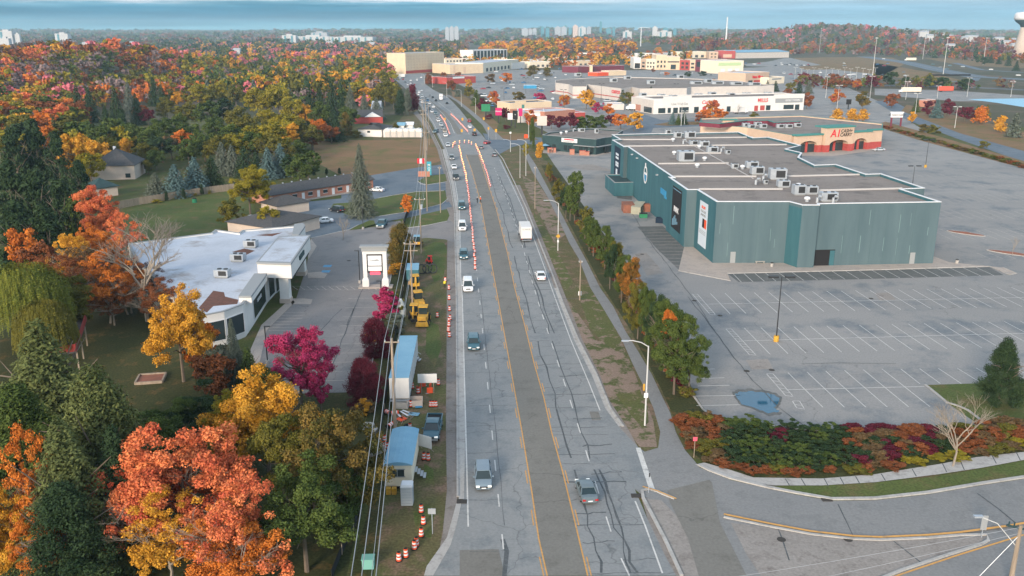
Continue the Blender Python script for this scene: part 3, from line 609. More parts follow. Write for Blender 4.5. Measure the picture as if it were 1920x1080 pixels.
            if fine == 3 and kind in ('round', 'oval'):
                def br(p, d, ln, r_, dep):
                    e = p+d*ln; tb.tube([p, p+d*ln*.5+Vector((rr.gauss(0, .05), rr.gauss(0, .05), 0))*ln, e], [r_, r_*.8, r_*.55], 4, False)
                    if dep >= 4: return
                    for k in range(3): a = rr.uniform(0, 6.3); br(p+(e-p)*rr.uniform(.6, 1), (d*.9+Vector((math.cos(a), math.sin(a), rr.uniform(0, .35)))*rr.uniform(.5, .8)).normalized(), ln*rr.uniform(.62, .82), r_*.55, dep+1)
                br(Vector((0, 0, .18)), Vector((0, 0, 1)), .27, .012, 0)
            for k in range(5 if fine < 2 else 11):
                a = rr.uniform(0, 6.3); z = rr.uniform(.28, .55); e = (math.cos(a)*.3, math.sin(a)*.3, z+rr.uniform(.1, .3)); tb.tube([(0, 0, z), (e[0]*.5, e[1]*.5, z+.08), e], [.009, .006, .002], 4, False)
        else:
            for k in range(4): a = k*1.6; tb.tube([(0, 0, 0), (math.cos(a)*.15, math.sin(a)*.15, .4)], [.012, .004], 4)
        if me:
            o = bpy.data.objects.new('crown', me); COL.objects.link(o); me.materials.append(LM['green']); o.material_slots[0].link = 'OBJECT'; o.parent = t; o['leafy'] = 1
        tb.build('branches' if kind in ('bare', 'twiggy', 'shrub', 'juniper') else 'trunk', bark, t)
        return t
    return Proto(f)
TP = {}
TREES = []
def tree(px, ty, H, W, kind, colour, label, fine=2, group=None, at=None, v=None):
    nv = 3 if fine >= 2 else 4
    v = (len(TREES) % nv) if v is None else v; k = (kind, fine, v)
    if k not in TP: TP[k] = make_tree(kind, fine)
    loc = PT(px, ty, H) if at is None else Vector((at[0], at[1], hz(at[0], at[1])))
    W *= {'round': 1.2, 'oval': 1.3, 'column': 1.2, 'cone': 1.2, 'pine': 1.15, 'spruce': 1.06, 'shrub': 1.2, 'juniper': 1.25, 'twiggy': 1.25}.get(kind, 1.)
    o = TP[k].put(loc, random.uniform(0, 6.28), (W*random.uniform(.93, 1.07), W*random.uniform(.93, 1.07), H), label, group)
    for c in o.children:
        if c.get('leafy'): c.material_slots[0].link = 'OBJECT'; c.material_slots[0].material = LM[colour]
    TREES.append(o); return o
CN = {'orange': 'orange', 'coral': 'coral red', 'gold': 'golden yellow', 'yellowgreen': 'yellow-green', 'olive': 'olive', 'green': 'green', 'darkgreen': 'dark green', 'bluegreen': 'blue-green', 'greygreen': 'grey-green', 'pine': 'dull green', 'burgundy': 'burgundy', 'magenta': 'magenta', 'pink': 'pink', 'rust': 'rust brown', 'mauve': 'bare mauve-grey', 'brown': 'brown', 'mixed': 'green and orange', 'bronze': 'bronze-green', 'redgold': 'red and gold', 'willow': 'yellow-green'}
KN = {'round': 'round-crowned', 'oval': 'upright', 'column': 'columnar', 'cone': 'conical', 'spruce': 'spruce', 'pine': 'pine', 'willow': 'weeping', 'shrub': 'shrub', 'juniper': 'juniper', 'bare': 'leafless', 'twiggy': 'half-bare'}
WORD = 'zero one two three four five six seven eight nine ten eleven twelve thirteen fourteen fifteen sixteen seventeen eighteen nineteen twenty'.split()
def grove(items, where, group, fine):
    """items (px, ty, H, W, kind, colour): labels tell look-alikes apart by their order from the left"""
    by = {}
    for it in items: by.setdefault((it[4], it[5]), []).append(it)
    for (kd, cl), L_ in by.items():
        L_.sort(key=lambda q: q[0]); n = len(L_)
        noun = 'shrub' if kd == 'shrub' else 'juniper' if kd == 'juniper' else 'spruce' if kd == 'spruce' else 'pine' if kd == 'pine' else KN[kd]+' tree'
        for i, it in enumerate(L_):
            if n == 1: lb = '%s %s %s, the only one of its kind there' % (CN[cl], noun, where)
            else:
                o_ = 'leftmost' if i == 0 else 'rightmost' if i == n-1 else nth(i+1)+' from left'
                lb = '%s %s %s, %s of %s' % (CN[cl], noun, where, o_, WORD[n] if n < 21 else n)
            tree(*it[:6], lb, fine, group, at=it[6] if len(it) > 6 else None)
# ---- near trees, one by one
near = [
 (330, 805, 13, 13, 'round', 'coral', 'large coral and orange maple filling the bottom left foreground', 3),
 (225, 880, 10, 8, 'twiggy', 'coral', 'thin coral tree at the left of the large coral maple', 3), (300, 930, 9, 9, 'twiggy', 'gold', 'thin golden tree low in front of the coral maple', 3), (420, 960, 9, 9, 'round', 'orange', 'orange tree low at the right foot of the coral maple', 3),
 (440, 910, 11, 10, 'twiggy', 'coral', 'thin coral tree with grey branches beside the large coral maple', 3),
 (45, 812, 14, 6.5, 'twiggy', 'orange', 'orange tree with long pale bare branches at the bottom left corner', 3),
 (15, 925, 9, 6, 'round', 'gold', 'low golden orange tree at the left edge below the big pines', 3),
 (70, 965, 8, 5.5, 'twiggy', 'orange', 'rusty orange tree in front of the pale branched tree', 3),
 (62, 582, 20, 18, 'spruce', 'pine', 'tallest dull green pine at the left edge beside the red deck', 3),
 (165, 682, 18, 15, 'pine', 'pine', 'broad dark pine just right of the tallest left pine', 3),
 (20, 720, 16, 14, 'pine', 'green', 'dark green pine low at the left edge', 3),
 (205, 785, 14, 10, 'spruce', 'darkgreen', 'dark pine directly behind the coral maple', 3), (105, 770, 16, 14, 'spruce', 'pine', 'dull green pine between the two big left pines', 3), (110, 905, 11, 11, 'pine', 'darkgreen', 'lowest dark pine near the bottom left', 3), (330, 735, 6, 8, 'juniper', 'green', 'low green juniper on the shaded lawn', 3), (375, 720, 7, 8, 'juniper', 'darkgreen', 'dark juniper below the golden maple', 3), (500, 690, 8, 6, 'oval', 'green', 'green sapling between golden maple and magenta tree', 3), (120, 520, 10, 9, 'round', 'olive', 'olive tree beside the weeping willow', 3), (75, 560, 11, 9, 'willow', 'olive', 'drooping olive tree under the willow', 3),
 (270, 785, 8, 10, 'round', 'green', 'low bright green tree behind the dark pines', 3),
 (30, 490, 14, 14, 'willow', 'willow', 'yellow-green weeping willow at the left edge above the pines', 3),
 (325, 545, 13.5, 10.5, 'round', 'gold', 'golden maple standing in front of the white roofed showroom', 3),
 (372, 605, 7.5, 6.5, 'round', 'orange', 'small orange tree against the curved end of the showroom', 2),
 (490, 710, 11.5, 11, 'round', 'gold', 'golden yellow maple below the magenta tree', 3),
 (432, 742, 9, 7, 'round', 'yellowgreen', 'yellow-green tree leaning out on the left of the golden maple', 3),
 (545, 775, 12, 9, 'round', 'olive', 'olive tree between the golden maple and the bronze one', 3),
 (612, 768, 13, 10.5, 'round', 'bronze', 'large bronze-green tree beside the black silt fence', 3),
 (560, 870, 11, 10, 'round', 'green', 'dark green tree at the right of the coral maple', 3),
 (645, 865, 8, 6, 'oval', 'green', 'small green tree beside the boulders', 2),
 (555, 618, 10.5, 9, 'round', 'magenta', 'bright magenta maple at the corner of the left car park', 3),
 (598, 690, 6, 3.2, 'oval', 'magenta', 'slim magenta sapling hugging the bright magenta maple', 2),
 (431, 590, 11, 4.2, 'spruce', 'greygreen', 'narrow spruce before the showroom corner window', 3),
 (462, 645, 7, 5, 'spruce', 'green', 'short green spruce at the right of the narrow spruce', 2),
 (412, 640, 7, 6, 'juniper', 'greygreen', 'grey juniper mass left of the narrow spruce', 2),
 (395, 665, 7, 7, 'round', 'rust', 'dull rusty tree below the grey juniper', 2),
 (680, 674, 6.2, 5.4, 'shrub', 'burgundy', 'burgundy shrub beside the end of the long trailer', 3),
 (703, 597, 6, 5.4, 'shrub', 'burgundy', 'burgundy shrub between the two others along the left car park', 3),
 (722, 543, 5.2, 5.2, 'shrub', 'magenta', 'crimson shrub nearest the white pylon sign', 2),
 (738, 545, 4.4, 4., 'shrub', 'olive', 'olive shrub touching the crimson shrub', 2),
 (742, 590, 3, 4.2, 'shrub', 'greygreen', 'low grey-green bush between crimson and burgundy shrubs', 2),
 (748, 420, 9, 6.4, 'shrub', 'bronze', 'tall dark evergreen shrub beside the lot entrance', 3),
 (762, 366, 5.6, 4.2, 'oval', 'orange', 'small orange tree on the motel lawn', 2),
 (672, 262, 20.5, 9.2, 'spruce', 'greygreen', 'tall lone grey spruce in front of the motel', 3),
 (640, 392, 7.5, 5.5, 'bare', 'brown', 'small leafless tree at the foot of the lone spruce', 2),
 (1812, 715, 10.5, 8, 'bare', 'brown', 'pale leafless tree in the hedge by the grass island', 3),
 (1893, 632, 9.5, 8, 'pine', 'darkgreen', 'dark pine on the grass island at the right edge', 3),
 (182, 350, 15, 11, 'round', 'coral', 'glowing coral orange tree below the hip roofed house', 3),
 (225, 400, 11, 8, 'twiggy', 'coral', 'half-bare coral tree right of the glowing coral tree', 3),
 (170, 425, 12, 10, 'round', 'orange', 'orange gold tree in front of the coral tree', 3),
 (130, 435, 12, 9, 'twiggy', 'gold', 'half-bare golden tree left of the orange gold one', 3),
 (190, 478, 12, 11, 'twiggy', 'orange', 'thin orange tree over the dark wood floor', 3),
 (110, 478, 11, 9, 'twiggy', 'rust', 'thin rusty tree next to the willow', 3),
 (235, 495, 9, 9, 'twiggy', 'rust', 'thin rusty tree at the foot of the leafless tree', 2),
 (40, 428, 10, 8, 'round', 'orange', 'orange tree above the willow at the left edge', 2),
 (60, 455, 9, 8, 'round', 'rust', 'dark rusty tree just above the willow', 2),
 (462, 312, 13, 14, 'round', 'yellowgreen', 'yellow-olive tree in front of the motel', 3),
 (430, 375, 7, 8, 'round', 'olive', 'low olive tree at the edge of the white roof', 2),
 (500, 385, 7, 6, 'round', 'yellowgreen', 'low yellow-green tree over the motel garage roof', 2),
]
for a in near: tree(*a[:6], a[6], a[7])
tree(275, 600, 22, 24, 'bare', 'brown', 'large leafless tree spreading over the white roof', 3, at=P(277, 603))
for i, (x, y, H, c) in enumerate([(205, 560, 10, 'rust'), (240, 590, 9, 'orange'), (170, 570, 11, 'brown'), (215, 610, 8, 'rust'), (262, 575, 9, 'mauve'), (150, 600, 9, 'rust'), (305, 610, 8, 'rust')]): tree(x, y, H, 9, 'twiggy', c, 'thin half-bare brown tree in the dark wood beside the showroom, %s of seven' % nth(i+1), 3, 'thin trees beside the showroom', at=P(x, y))
# ---- clipped row of street trees on the right
rt = [(998, 222, 12.5, 3.4, 'column', 'green', 'tallest columnar tree in the row beside the footpath'), (986, 268, 6.5, 3, 'oval', 'yellowgreen', 'small yellow-green tree left of the tallest columnar tree'), (1012, 266, 7.5, 3.6, 'oval', 'gold', 'gold tipped tree touching the tallest columnar tree'),
 (1030, 306, 6, 3, 'oval', 'olive', 'small olive tree, fourth in the footpath row'), (1047, 336, 6, 5, 'shrub', 'bronze', 'broad bronze bush in the footpath row'), (1079, 321, 13, 6, 'oval', 'green', 'tall bright green tree in the footpath row opposite the annex'),
 (1098, 385, 8.5, 5, 'oval', 'bronze', 'bronze-green tree behind the signed lamp post'), (1114, 414, 8, 5, 'oval', 'green', 'green tree next after the bronze-green one'), (1136, 425, 9, 5.2, 'oval', 'green', 'taller green tree level with the long white poster'),
 (1155, 453, 9, 5, 'oval', 'bronze', 'gold flecked tree level with the dark striped parking bays'), (1183, 485, 9, 5.6, 'oval', 'mixed', 'green and orange tree above the big street tree'), (1200, 530, 9.5, 5.5, 'round', 'olive', 'thin olive tree just above the largest street tree'),
 (1252, 562, 11, 6, 'oval', 'green', 'green upright tree at the back of the largest street tree'), (1272, 590, 11.5, 8.5, 'round', 'green', 'largest street tree with dense green crown'), (1262, 583, 10, 3.6, 'oval', 'orange', 'orange streak of leaves inside the largest street tree'), (1297, 640, 7.5, 6, 'round', 'green', 'lowest green tree at the corner of the car park')]
rt = [(a[0], a[1], a[2], a[3]*.98, a[4], {'bronze': 'olive'}.get(a[5], a[5]), a[6]) for a in rt]
for i, (x, y, H) in enumerate([(1062, 352, 8), (1070, 350, 9), (1106, 405, 8), (1146, 462, 8.5), (1168, 478, 9), (1214, 540, 9.5), (1232, 556, 10)]): rt.append((x, y, H, 4.2, 'oval', 'green' if i % 3 else 'darkgreen', 'dark green filler tree of the footpath row, %s from the far end' % nth(i+1)))
for a in rt: tree(*a, 3 if a[1] > 400 else 2, 'street trees along the footpath')
# ---- hedge at the corner and shrubs under the street trees
random.seed(11); hz_ = []
def inpoly(x, y, pl):
    c = False
    for i in range(len(pl)):
        x0, y0 = pl[i]; x1, y1 = pl[i-1]
        if (y0 > y) != (y1 > y) and x < (x1-x0)*(y-y0)/(y1-y0)+x0: c = not c
    return c
hp = [(1285, 790), (1330, 785), (1440, 806), (1500, 813), (1780, 811), (1850, 800), (1990, 800), (1990, 828), (1920, 840), (1760, 864), (1640, 880), (1540, 888), (1413, 886), (1330, 868), (1306, 850), (1268, 790)]
cnt = 0; pts = []
while len(pts) < 170:
    x, y = random.uniform(1270, 1990), random.uniform(785, 890)
    if not inpoly(x, y, hp): continue
    q = P(x, y)
    if any((q-p_[0]).length < 1.2 for p_ in pts): 
        cnt += 1
        if cnt > 6000: break
        continue
    pts.append((q, x, y))
items = []
for q, x, y in pts:
    edge = not inpoly(x, y+9, hp)
    if edge: c_, k_, s_, h_ = random.choice(['yellowgreen', 'olive', 'olive', 'brown'] if x > 1700 else ['rust', 'brown', 'rust', 'olive'] if x > 1400 else ['orange', 'rust', 'brown', 'rust']), 'shrub', random.uniform(1.8, 3.4), random.uniform(.5, 1.0)
    elif x < 1355: c_, k_, s_, h_ = random.choice(['rust', 'rust', 'brown', 'brown', 'olive']), 'shrub', random.uniform(2.3, 3.2), random.uniform(1.2, 1.9)
    elif x < 1590 and not (1445 < x < 1470 and y < 835): c_, k_, s_, h_ = 'green' if random.random() < .35 else 'darkgreen', 'juniper', random.uniform(2.8, 3.8), random.uniform(1.5, 2.2)
    elif x < 1790: c_, k_, s_, h_ = random.choice(['burgundy', 'burgundy', 'brown', 'rust', 'darkgreen']), 'shrub', random.uniform(2.4, 3.4), random.uniform(1.2, 1.9)
    else: c_, k_, s_, h_ = random.choice(['rust', 'olive', 'rust', 'brown', 'brown']), 'shrub', random.uniform(2.3, 3.3), random.uniform(1.2, 2.)
    items.append((x, y, h_*.82, s_, k_, c_, (q.x, q.y)))
grove(items, 'in the corner hedge', 'shrubs of the corner hedge', 2)
items = []
for i in range(46):
    t = i/45; x = lerp(1022, 1290, t**1.15)+random.uniform(-6, 6); y = 318+(x-1022)*1.52+((x-1022)/268)**2*20+random.uniform(-6, 10)
    q = P(x, y); items.append((x, y, random.uniform(.9, 1.7), random.uniform(1.8, 2.8), 'shrub', random.choice(['rust', 'brown', 'burgundy', 'olive', 'rust']), (q.x, q.y)))
grove(items, 'under the footpath trees', 'low shrubs under the street trees', 1)
items = [(x, y, h_, s_, 'shrub', c_, tuple(P(x, y)[:2])) for x, y, h_, s_, c_ in [(745, 505, 1.5, 2.5, 'gold'), (760, 515, 1.4, 2.3, 'brown'), (735, 515, 1.6, 2.4, 'gold'), (742, 492, 2, 3, 'greygreen'), (700, 640, 1.8, 2.6, 'gold'), (715, 650, 1.5, 2.2, 'brown'), (683, 775, 1.8, 2.3, 'gold'), (693, 772, 1.9, 2.2, 'brown'), (672, 778, 1.4, 2, 'brown'), (735, 560, 1.5, 2.6, 'olive'), (727, 585, 1.4, 2.4, 'greygreen'),
   (295, 380, 1., 3.2, 'yellowgreen'), (327, 372, 1., 3., 'yellowgreen'), (360, 367, 1., 3., 'yellowgreen'), (390, 363, 1., 2.6, 'yellowgreen'), (615, 415, .8, 2, 'burgundy')]]
grove(items, 'in the left side planting beds', 'ornamental grasses and low shrubs', 1)
# ================================================================ the wood on the left
random.seed(21)
wood = [
 (18, 232, 21, 12, 'pine', 'darkgreen'), (58, 222, 22, 12, 'pine', 'darkgreen'), (100, 246, 19, 11, 'pine', 'darkgreen'), (12, 300, 19, 12, 'pine', 'darkgreen'), (60, 310, 18, 11, 'pine', 'darkgreen'), (110, 330, 17, 11, 'pine', 'darkgreen'), (145, 300, 13, 9, 'pine', 'darkgreen'), (20, 375, 15, 11, 'pine', 'darkgreen'), (80, 385, 14, 11, 'pine', 'darkgreen'), (135, 365, 13, 9, 'pine', 'green'),
 (132, 252, 15, 11, 'round', 'gold'), (165, 288, 10, 9, 'round', 'yellowgreen'), (103, 196, 14, 12, 'round', 'coral'), (75, 206, 12, 9, 'round', 'orange'), (40, 216, 14, 12, 'round', 'olive'), (5, 190, 14, 12, 'round', 'orange'), (20, 172, 14, 10, 'round', 'yellowgreen'),
 (152, 228, 12, 11, 'round', 'green'), (185, 236, 12, 11, 'round', 'green'), (231, 260, 8.5, 6, 'round', 'gold'), (262, 198, 9, 8, 'round', 'rust'), (275, 205, 8, 8, 'round', 'burgundy'),
 (140, 152, 21, 11, 'spruce', 'darkgreen'), (163, 158, 20, 10, 'spruce', 'darkgreen'), (212, 160, 21, 10, 'spruce', 'darkgreen'), (237, 148, 20, 9, 'spruce', 'greygreen'), (252, 172, 17, 9, 'spruce', 'darkgreen'), (195, 195, 17, 10, 'spruce', 'darkgreen'), (225, 205, 15, 10, 'pine', 'darkgreen'), (285, 140, 20, 10, 'spruce', 'darkgreen'), (300, 152, 18, 9, 'spruce', 'darkgreen'),
 (300, 222, 13, 11, 'round', 'green'), (325, 214, 13, 11, 'round', 'green'), (355, 232, 12, 10, 'round', 'green'), (333, 172, 10, 10, 'round', 'gold'), (370, 158, 15, 13, 'round', 'yellowgreen'), (405, 152, 16, 14, 'round', 'yellowgreen'), (440, 160, 15, 12, 'round', 'olive'), (385, 190, 14, 12, 'round', 'green'), (415, 186, 14, 11, 'round', 'darkgreen'), (345, 192, 13, 11, 'round', 'olive'), (310, 182, 13, 11, 'round', 'olive'), (440, 200, 14, 12, 'round', 'olive'), (400, 222, 12, 11, 'round', 'green'),
 (340, 243, 10, 9, 'round', 'orange'), (318, 255, 9, 8, 'round', 'brown'), (270, 268, 9, 9, 'round', 'olive'), (290, 282, 7, 7, 'round', 'green'),
 (485, 164, 17, 15, 'round', 'yellowgreen'), (520, 160, 18, 16, 'round', 'yellowgreen'), (548, 185, 15, 13, 'round', 'yellowgreen'), (500, 205, 13, 12, 'round', 'yellowgreen'), (465, 215, 12, 11, 'round', 'olive'), (540, 232, 11, 9, 'round', 'gold'), (572, 196, 12, 8, 'round', 'gold'), (560, 262, 8, 8, 'round', 'green'), (530, 265, 9, 8, 'round', 'olive'),
 (597, 224, 10, 8, 'round', 'orange'), (585, 248, 7, 7, 'round', 'rust'), (620, 148, 22, 11, 'spruce', 'darkgreen'), (598, 160, 20, 11, 'spruce', 'darkgreen'), (578, 168, 18, 11, 'spruce', 'darkgreen'), (640, 175, 17, 10, 'spruce', 'darkgreen'), (655, 152, 19, 8, 'spruce', 'greygreen'), (682, 170, 16, 10, 'spruce', 'greygreen'), (668, 150, 12, 8, 'round', 'gold'), (625, 205, 14, 10, 'spruce', 'darkgreen'), (647, 208, 12, 9, 'pine', 'bronze'),
 (720, 155, 15, 16, 'round', 'olive'), (737, 162, 14, 13, 'round', 'olive'), (705, 180, 13, 10, 'spruce', 'greygreen'), (750, 170, 14, 8, 'column', 'darkgreen'), (764, 167, 15, 5.5, 'column', 'greygreen'), (773, 160, 16, 9, 'column', 'burgundy'), (693, 142, 12, 13, 'round', 'mauve'), (742, 232, 4, 4, 'shrub', 'olive'), (668, 246, 3, 5, 'shrub', 'olive'), (788, 235, 4, 4, 'shrub', 'olive'),
 (450, 222, 13, 12, 'round', 'olive'), (432, 232, 12, 11, 'round', 'green'), (478, 235, 13, 12, 'round', 'yellowgreen'), (510, 228, 14, 13, 'round', 'yellowgreen'), (535, 215, 14, 13, 'round', 'yellowgreen'), (560, 225, 12, 11, 'round', 'olive'), (505, 250, 11, 10, 'round', 'olive'), (470, 248, 11, 10, 'round', 'green'), (440, 250, 11, 9, 'round', 'yellowgreen'), (582, 235, 10, 9, 'round', 'olive'), (380, 248, 11, 10, 'round', 'green'), (350, 262, 10, 9, 'round', 'green'), (300, 255, 10, 9, 'round', 'darkgreen'), (402, 255, 11, 9, 'round', 'olive'), (280, 240, 11, 10, 'round', 'green'), (248, 232, 12, 11, 'round', 'green'), (200, 255, 11, 10, 'round', 'olive'), (180, 262, 11, 9, 'round', 'gold'), (600, 190, 14, 12, 'round', 'green'), (655, 200, 12, 10, 'round', 'green'), (620, 235, 8, 8, 'round', 'rust'),
 (288, 320, 8, 7.5, 'spruce', 'greygreen'), (324, 303, 10.5, 8.5, 'spruce', 'bluegreen'), (361, 290, 11.5, 8.5, 'spruce', 'bluegreen'), (395, 288, 11, 8, 'spruce', 'darkgreen'), (413, 262, 12, 8, 'spruce', 'greygreen'), (432, 268, 11, 8, 'spruce', 'greygreen'), (500, 273, 11, 7, 'spruce', 'bluegreen'), (523, 264, 12, 7.5, 'spruce', 'bluegreen'), (455, 270, 11, 8, 'spruce', 'darkgreen'), (478, 282, 9, 7, 'spruce', 'darkgreen'), (275, 300, 5, 5, 'oval', 'olive'),
 (311, 358, 3, 1.3, 'column', 'darkgreen'), (343, 353, 3.2, 1.4, 'column', 'darkgreen'), (377, 346, 3.2, 1.4, 'column', 'darkgreen'), (560, 300, 8, 8, 'round', 'green'), (575, 285, 9, 9, 'round', 'green'), (545, 290, 8, 7, 'round', 'darkgreen'), (588, 317, 2.2, 1.4, 'column', 'darkgreen'), (612, 316, 2.2, 1.4, 'column', 'darkgreen'), (636, 315, 2.2, 1.4, 'column', 'darkgreen'), (255, 302, 3, 7, 'shrub', 'gold')]
grove([(a[0], a[1], a[2], a[3]*(1.3 if a[5] == 'bluegreen' else 1.15), a[4], a[5]) for a in wood], 'in the left wood', 'trees of the wood on the left', 2)
EXC = [[(150, 270), (262, 280), (262, 360), (230, 470), (480, 420), (560, 405), (640, 400), (640, 320), (585, 300), (575, 262), (690, 262), (830, 262), (830, 235), (660, 235), (655, 208), (745, 205), (760, 190), (200, 190), (150, 240)]]
zone = {'hillL': [('coral', .15), ('orange', .15), ('pink', .08), ('gold', .12), ('mauve', .2), ('olive', .14), ('yellowgreen', .08), ('rust', .08)],
 'low': [('green', .24), ('olive', .2), ('yellowgreen', .18), ('orange', .1), ('gold', .12), ('darkgreen', .1), ('rust', .06)],
 'mid': [('gold', .13), ('yellowgreen', .21), ('olive', .23), ('orange', .07), ('pink', .04), ('mauve', .09), ('green', .23)],
 'pinkb': [('pink', .22), ('gold', .2), ('coral', .08), ('olive', .18), ('mauve', .14), ('orange', .08), ('green', .1)]}
def pick(z):
    r = random.random()
    for c, p_ in zone[z]:
        r -= p_
        if r < 0: return c
    return zone[z][0][0]
def bpx(X, Y, z=0):
    """world point -> photo pixel"""
    yy = Y*cp-(z-CH)*sp; up_ = Y*sp+(z-CH)*cp; return 960+F*X/yy, 540-F*up_/yy
placed = [(o.location.x, o.location.y) for o in TREES]
fill = []; tries = 0
while len(fill) < 72 and tries < 90000:
    tries += 1
    Y = 330+random.random()**1.2*200; X = -Y*random.uniform(.13, .60); px, py = bpx(X, Y, hz(X, Y))
    if px < -15 or px > 745 or inpoly(px, py, EXC[0]) or py > 300 or (px > 570 and py > 232) or (px > 640 and py > 204): continue
    sp_ = 7.4 if Y < 500 else 10
    if any(abs(X-a) < sp_ and abs(Y-c) < sp_ for a, c in placed): continue
    z = ('hillL' if Y > 520 else 'low') if px < 340 else ('mid' if Y > 480 else 'low')
    if random.random() < .10: k_, c_ = 'spruce', random.choice(['darkgreen', 'greygreen'])
    else: k_, c_ = 'round', pick(z)
    H = random.uniform(9, 14); placed.append((X, Y)); fill.append((px, py, H, H*random.uniform(.85, 1.15) if k_ == 'round' else H*.5, k_, c_, (X, Y), 'hill' if Y > 520 and px < 340 else 'slope'))
grove([f[:7] for f in fill if f[7] == 'hill'], 'on the wooded hill', 'trees on the wooded hill', 1)
grove([f[:7] for f in fill if f[7] != 'hill'], 'behind the left wood', 'trees behind the left wood', 1)
# ---- far woods, each one object
wm = bpy.data.materials.new('far_leaves'); wm.use_nodes = True; nt_ = wm.node_tree; a_ = nt_.nodes.new('ShaderNodeAttribute'); a_.attribute_name = 'c'
nt_.links.new(a_.outputs['Color'], nt_.nodes['Principled BSDF'].inputs['Base Color']); nt_.nodes['Principled BSDF'].inputs['Roughness'].default_value = .95; nt_.nodes['Principled BSDF'].inputs['Specular IOR Level'].default_value = 0
UT = {}
def unit(kind, n, i):
    k = (kind, n, i)
    if k not in UT:
        if kind == 'spruce':
            z = rng.uniform(.05, 1, n)**1.2; a = rng.uniform(0, 6.28, n); r_ = .45*(1-z)*rng.uniform(.6, 1, n)+.01
            C = np.stack([np.cos(a)*r_, np.sin(a)*r_, z], 1); Nn = np.stack([np.cos(a), np.sin(a), np.full(n, .8)], 1)+rng.normal(scale=.3, size=(n, 3)); v = rng.uniform(0, .6, n)
        else: C, Nn, v = broad(n, .1, 12, 1.6, 'round', .1, i*7+3, .5)
        UT[k] = (C, Nn/np.linalg.norm(Nn, axis=1, keepdims=True), np.clip(v, 0, 1))
    return UT[k]
def wood_mass(name, items, nl, label, cat='woodland'):
    """items (x, y, z, H, W, kind, colour)"""
    Vs = []; Cs = []; lf = 1.55/math.sqrt(nl)
    for i, (x, y, z, H, W, kd, cl) in enumerate(items):
        C, Nn, v = unit(kd, nl, i % 6); n = len(C); t = rng.normal(size=(n, 3)); t -= (t*Nn).sum(1, keepdims=True)*Nn; t /= np.linalg.norm(t, axis=1, keepdims=True); s = np.cross(Nn, t)
        sz = rng.uniform(.7, 1.25, n)[:, None]*lf*(W+H)/4; c3 = C*np.array([W, W, H])+np.array([x, y, z])
        Vs.append(np.stack([c3-t*sz, c3+s*sz, c3+t*sz, c3-s*sz], 1)); a, b_ = np.array(LEAF[cl][0]), np.array(LEAF[cl][1]); jit = rng.uniform(.8, 1.2)
        Cs.append(np.concatenate([(a+(b_-a)*(.25+.55*v[:, None]))*jit, np.ones((n, 1))], 1))
    V = np.concatenate(Vs).reshape(-1, 3); C = np.concatenate(Cs); n = len(C)
    me = rawmesh(name, V, n, np.zeros(n)); at_ = me.attributes.new('c', 'FLOAT_COLOR', 'FACE'); at_.data.foreach_set('color', C.astype(np.float32).ravel()); me.materials.append(wm)
    o = bpy.data.objects.new(name, me); COL.objects.link(o); return tag(o, label, cat, kind='stuff')
def scatter(n, fx, fy, zfun, Hr, keep=lambda px, py, X, Y: True):
    out = []; t_ = 0
    while len(out) < n and t_ < n*30:
        t_ += 1; Y = fy(); px = fx(); X = (px-960)/F*Y*1.0; z = hz(X, Y); q = bpx(X, Y, z)
        if not keep(q[0], q[1], X, Y): continue
        c = zfun(q[0], q[1], X, Y)
        if c is None: continue
        H = random.uniform(*Hr)*random.uniform(.65, 1.35); out.append((X, Y, z-.5, H, H*random.uniform(.95, 1.35), 'spruce' if c[0] == '^' else 'round', c.strip('^')))
    return out
U = random.uniform
ch = random.choice
near_ok = lambda px, py, X, Y: all(abs(X-a) > 5 or abs(Y-c) > 5 for a, c in placed)
def z1(px, py, X, Y):
    if px > 745 or (Y < 560 and (px > 640 or inpoly(px, py, EXC[0]))): return None
    if Y > 560 and px < 345: return pick('hillL') if math.sin(X/38)+math.sin(Y/45+X/60) > -.5 else ch(['olive', 'green', 'mauve', 'yellowgreen', 'rust'])
    if random.random() < .09: return ch(['^darkgreen', '^greygreen'])
    if py < 122: return pick('pinkb')
    return pick('mid')
L1 = scatter(1950, lambda: U(-60, 742), lambda: 420+random.random()*860, z1, (9, 14), near_ok)
wood_mass('woodland', L1, 190, 'dense autumn wood of mixed colours stretching behind the nearer left trees')
def z2(px, py, X, Y):
    if px < 330: return ch(['green', 'olive', 'mauve', 'darkgreen', 'mauve', 'rust', 'green', '^darkgreen'])
    if px < 760: return pick('pinkb') if Y < 1550 else ch(['green', 'darkgreen', 'olive', 'mauve', 'pink', 'gold', '^darkgreen'])
    return ch(['green', 'darkgreen', '^darkgreen', 'olive', 'gold', 'mauve', 'rust'])
L2 = scatter(2300, lambda: U(-60, 880), lambda: 1250+random.random()**.8*1500, z2, (10, 15), lambda px, py, X, Y: not (px > 745 and Y < 1500))
wood_mass('woodland', L2, 60, 'blue-hazed wood between the autumn hill and the horizon on the left')
def z3(px, py, X, Y): return ch(['orange', 'gold', 'gold', 'olive', 'gold', 'orange', 'yellowgreen', 'rust', 'mauve'])
L3 = scatter(650, lambda: U(905, 1215), lambda: 1350+random.random()*650, z3, (11, 16), lambda px, py, X, Y: py < 100 and not (px > 1190))
wood_mass('woodland', L3, 90, 'golden tree covered ridge behind the shops in the middle distance')
def z4(px, py, X, Y):
    if Y < 2300: return ch(['rust', 'mauve', 'rust', 'olive', 'green', 'burgundy', 'redgold', '^darkgreen'])
    return ch(['mauve', 'green', 'rust', 'darkgreen', 'olive', 'mauve', 'pink'])
L4 = scatter(2900, lambda: U(1215, 1990), lambda: 1150+random.random()**.8*2000, z4, (9, 15), lambda px, py, X, Y: (py < 100 if px < 1480 else py < 104+max(0, (px-1640))*.06) and not (px < 1480 and Y < 1500) and not (1195 < px < 1262 and Y < 2300))
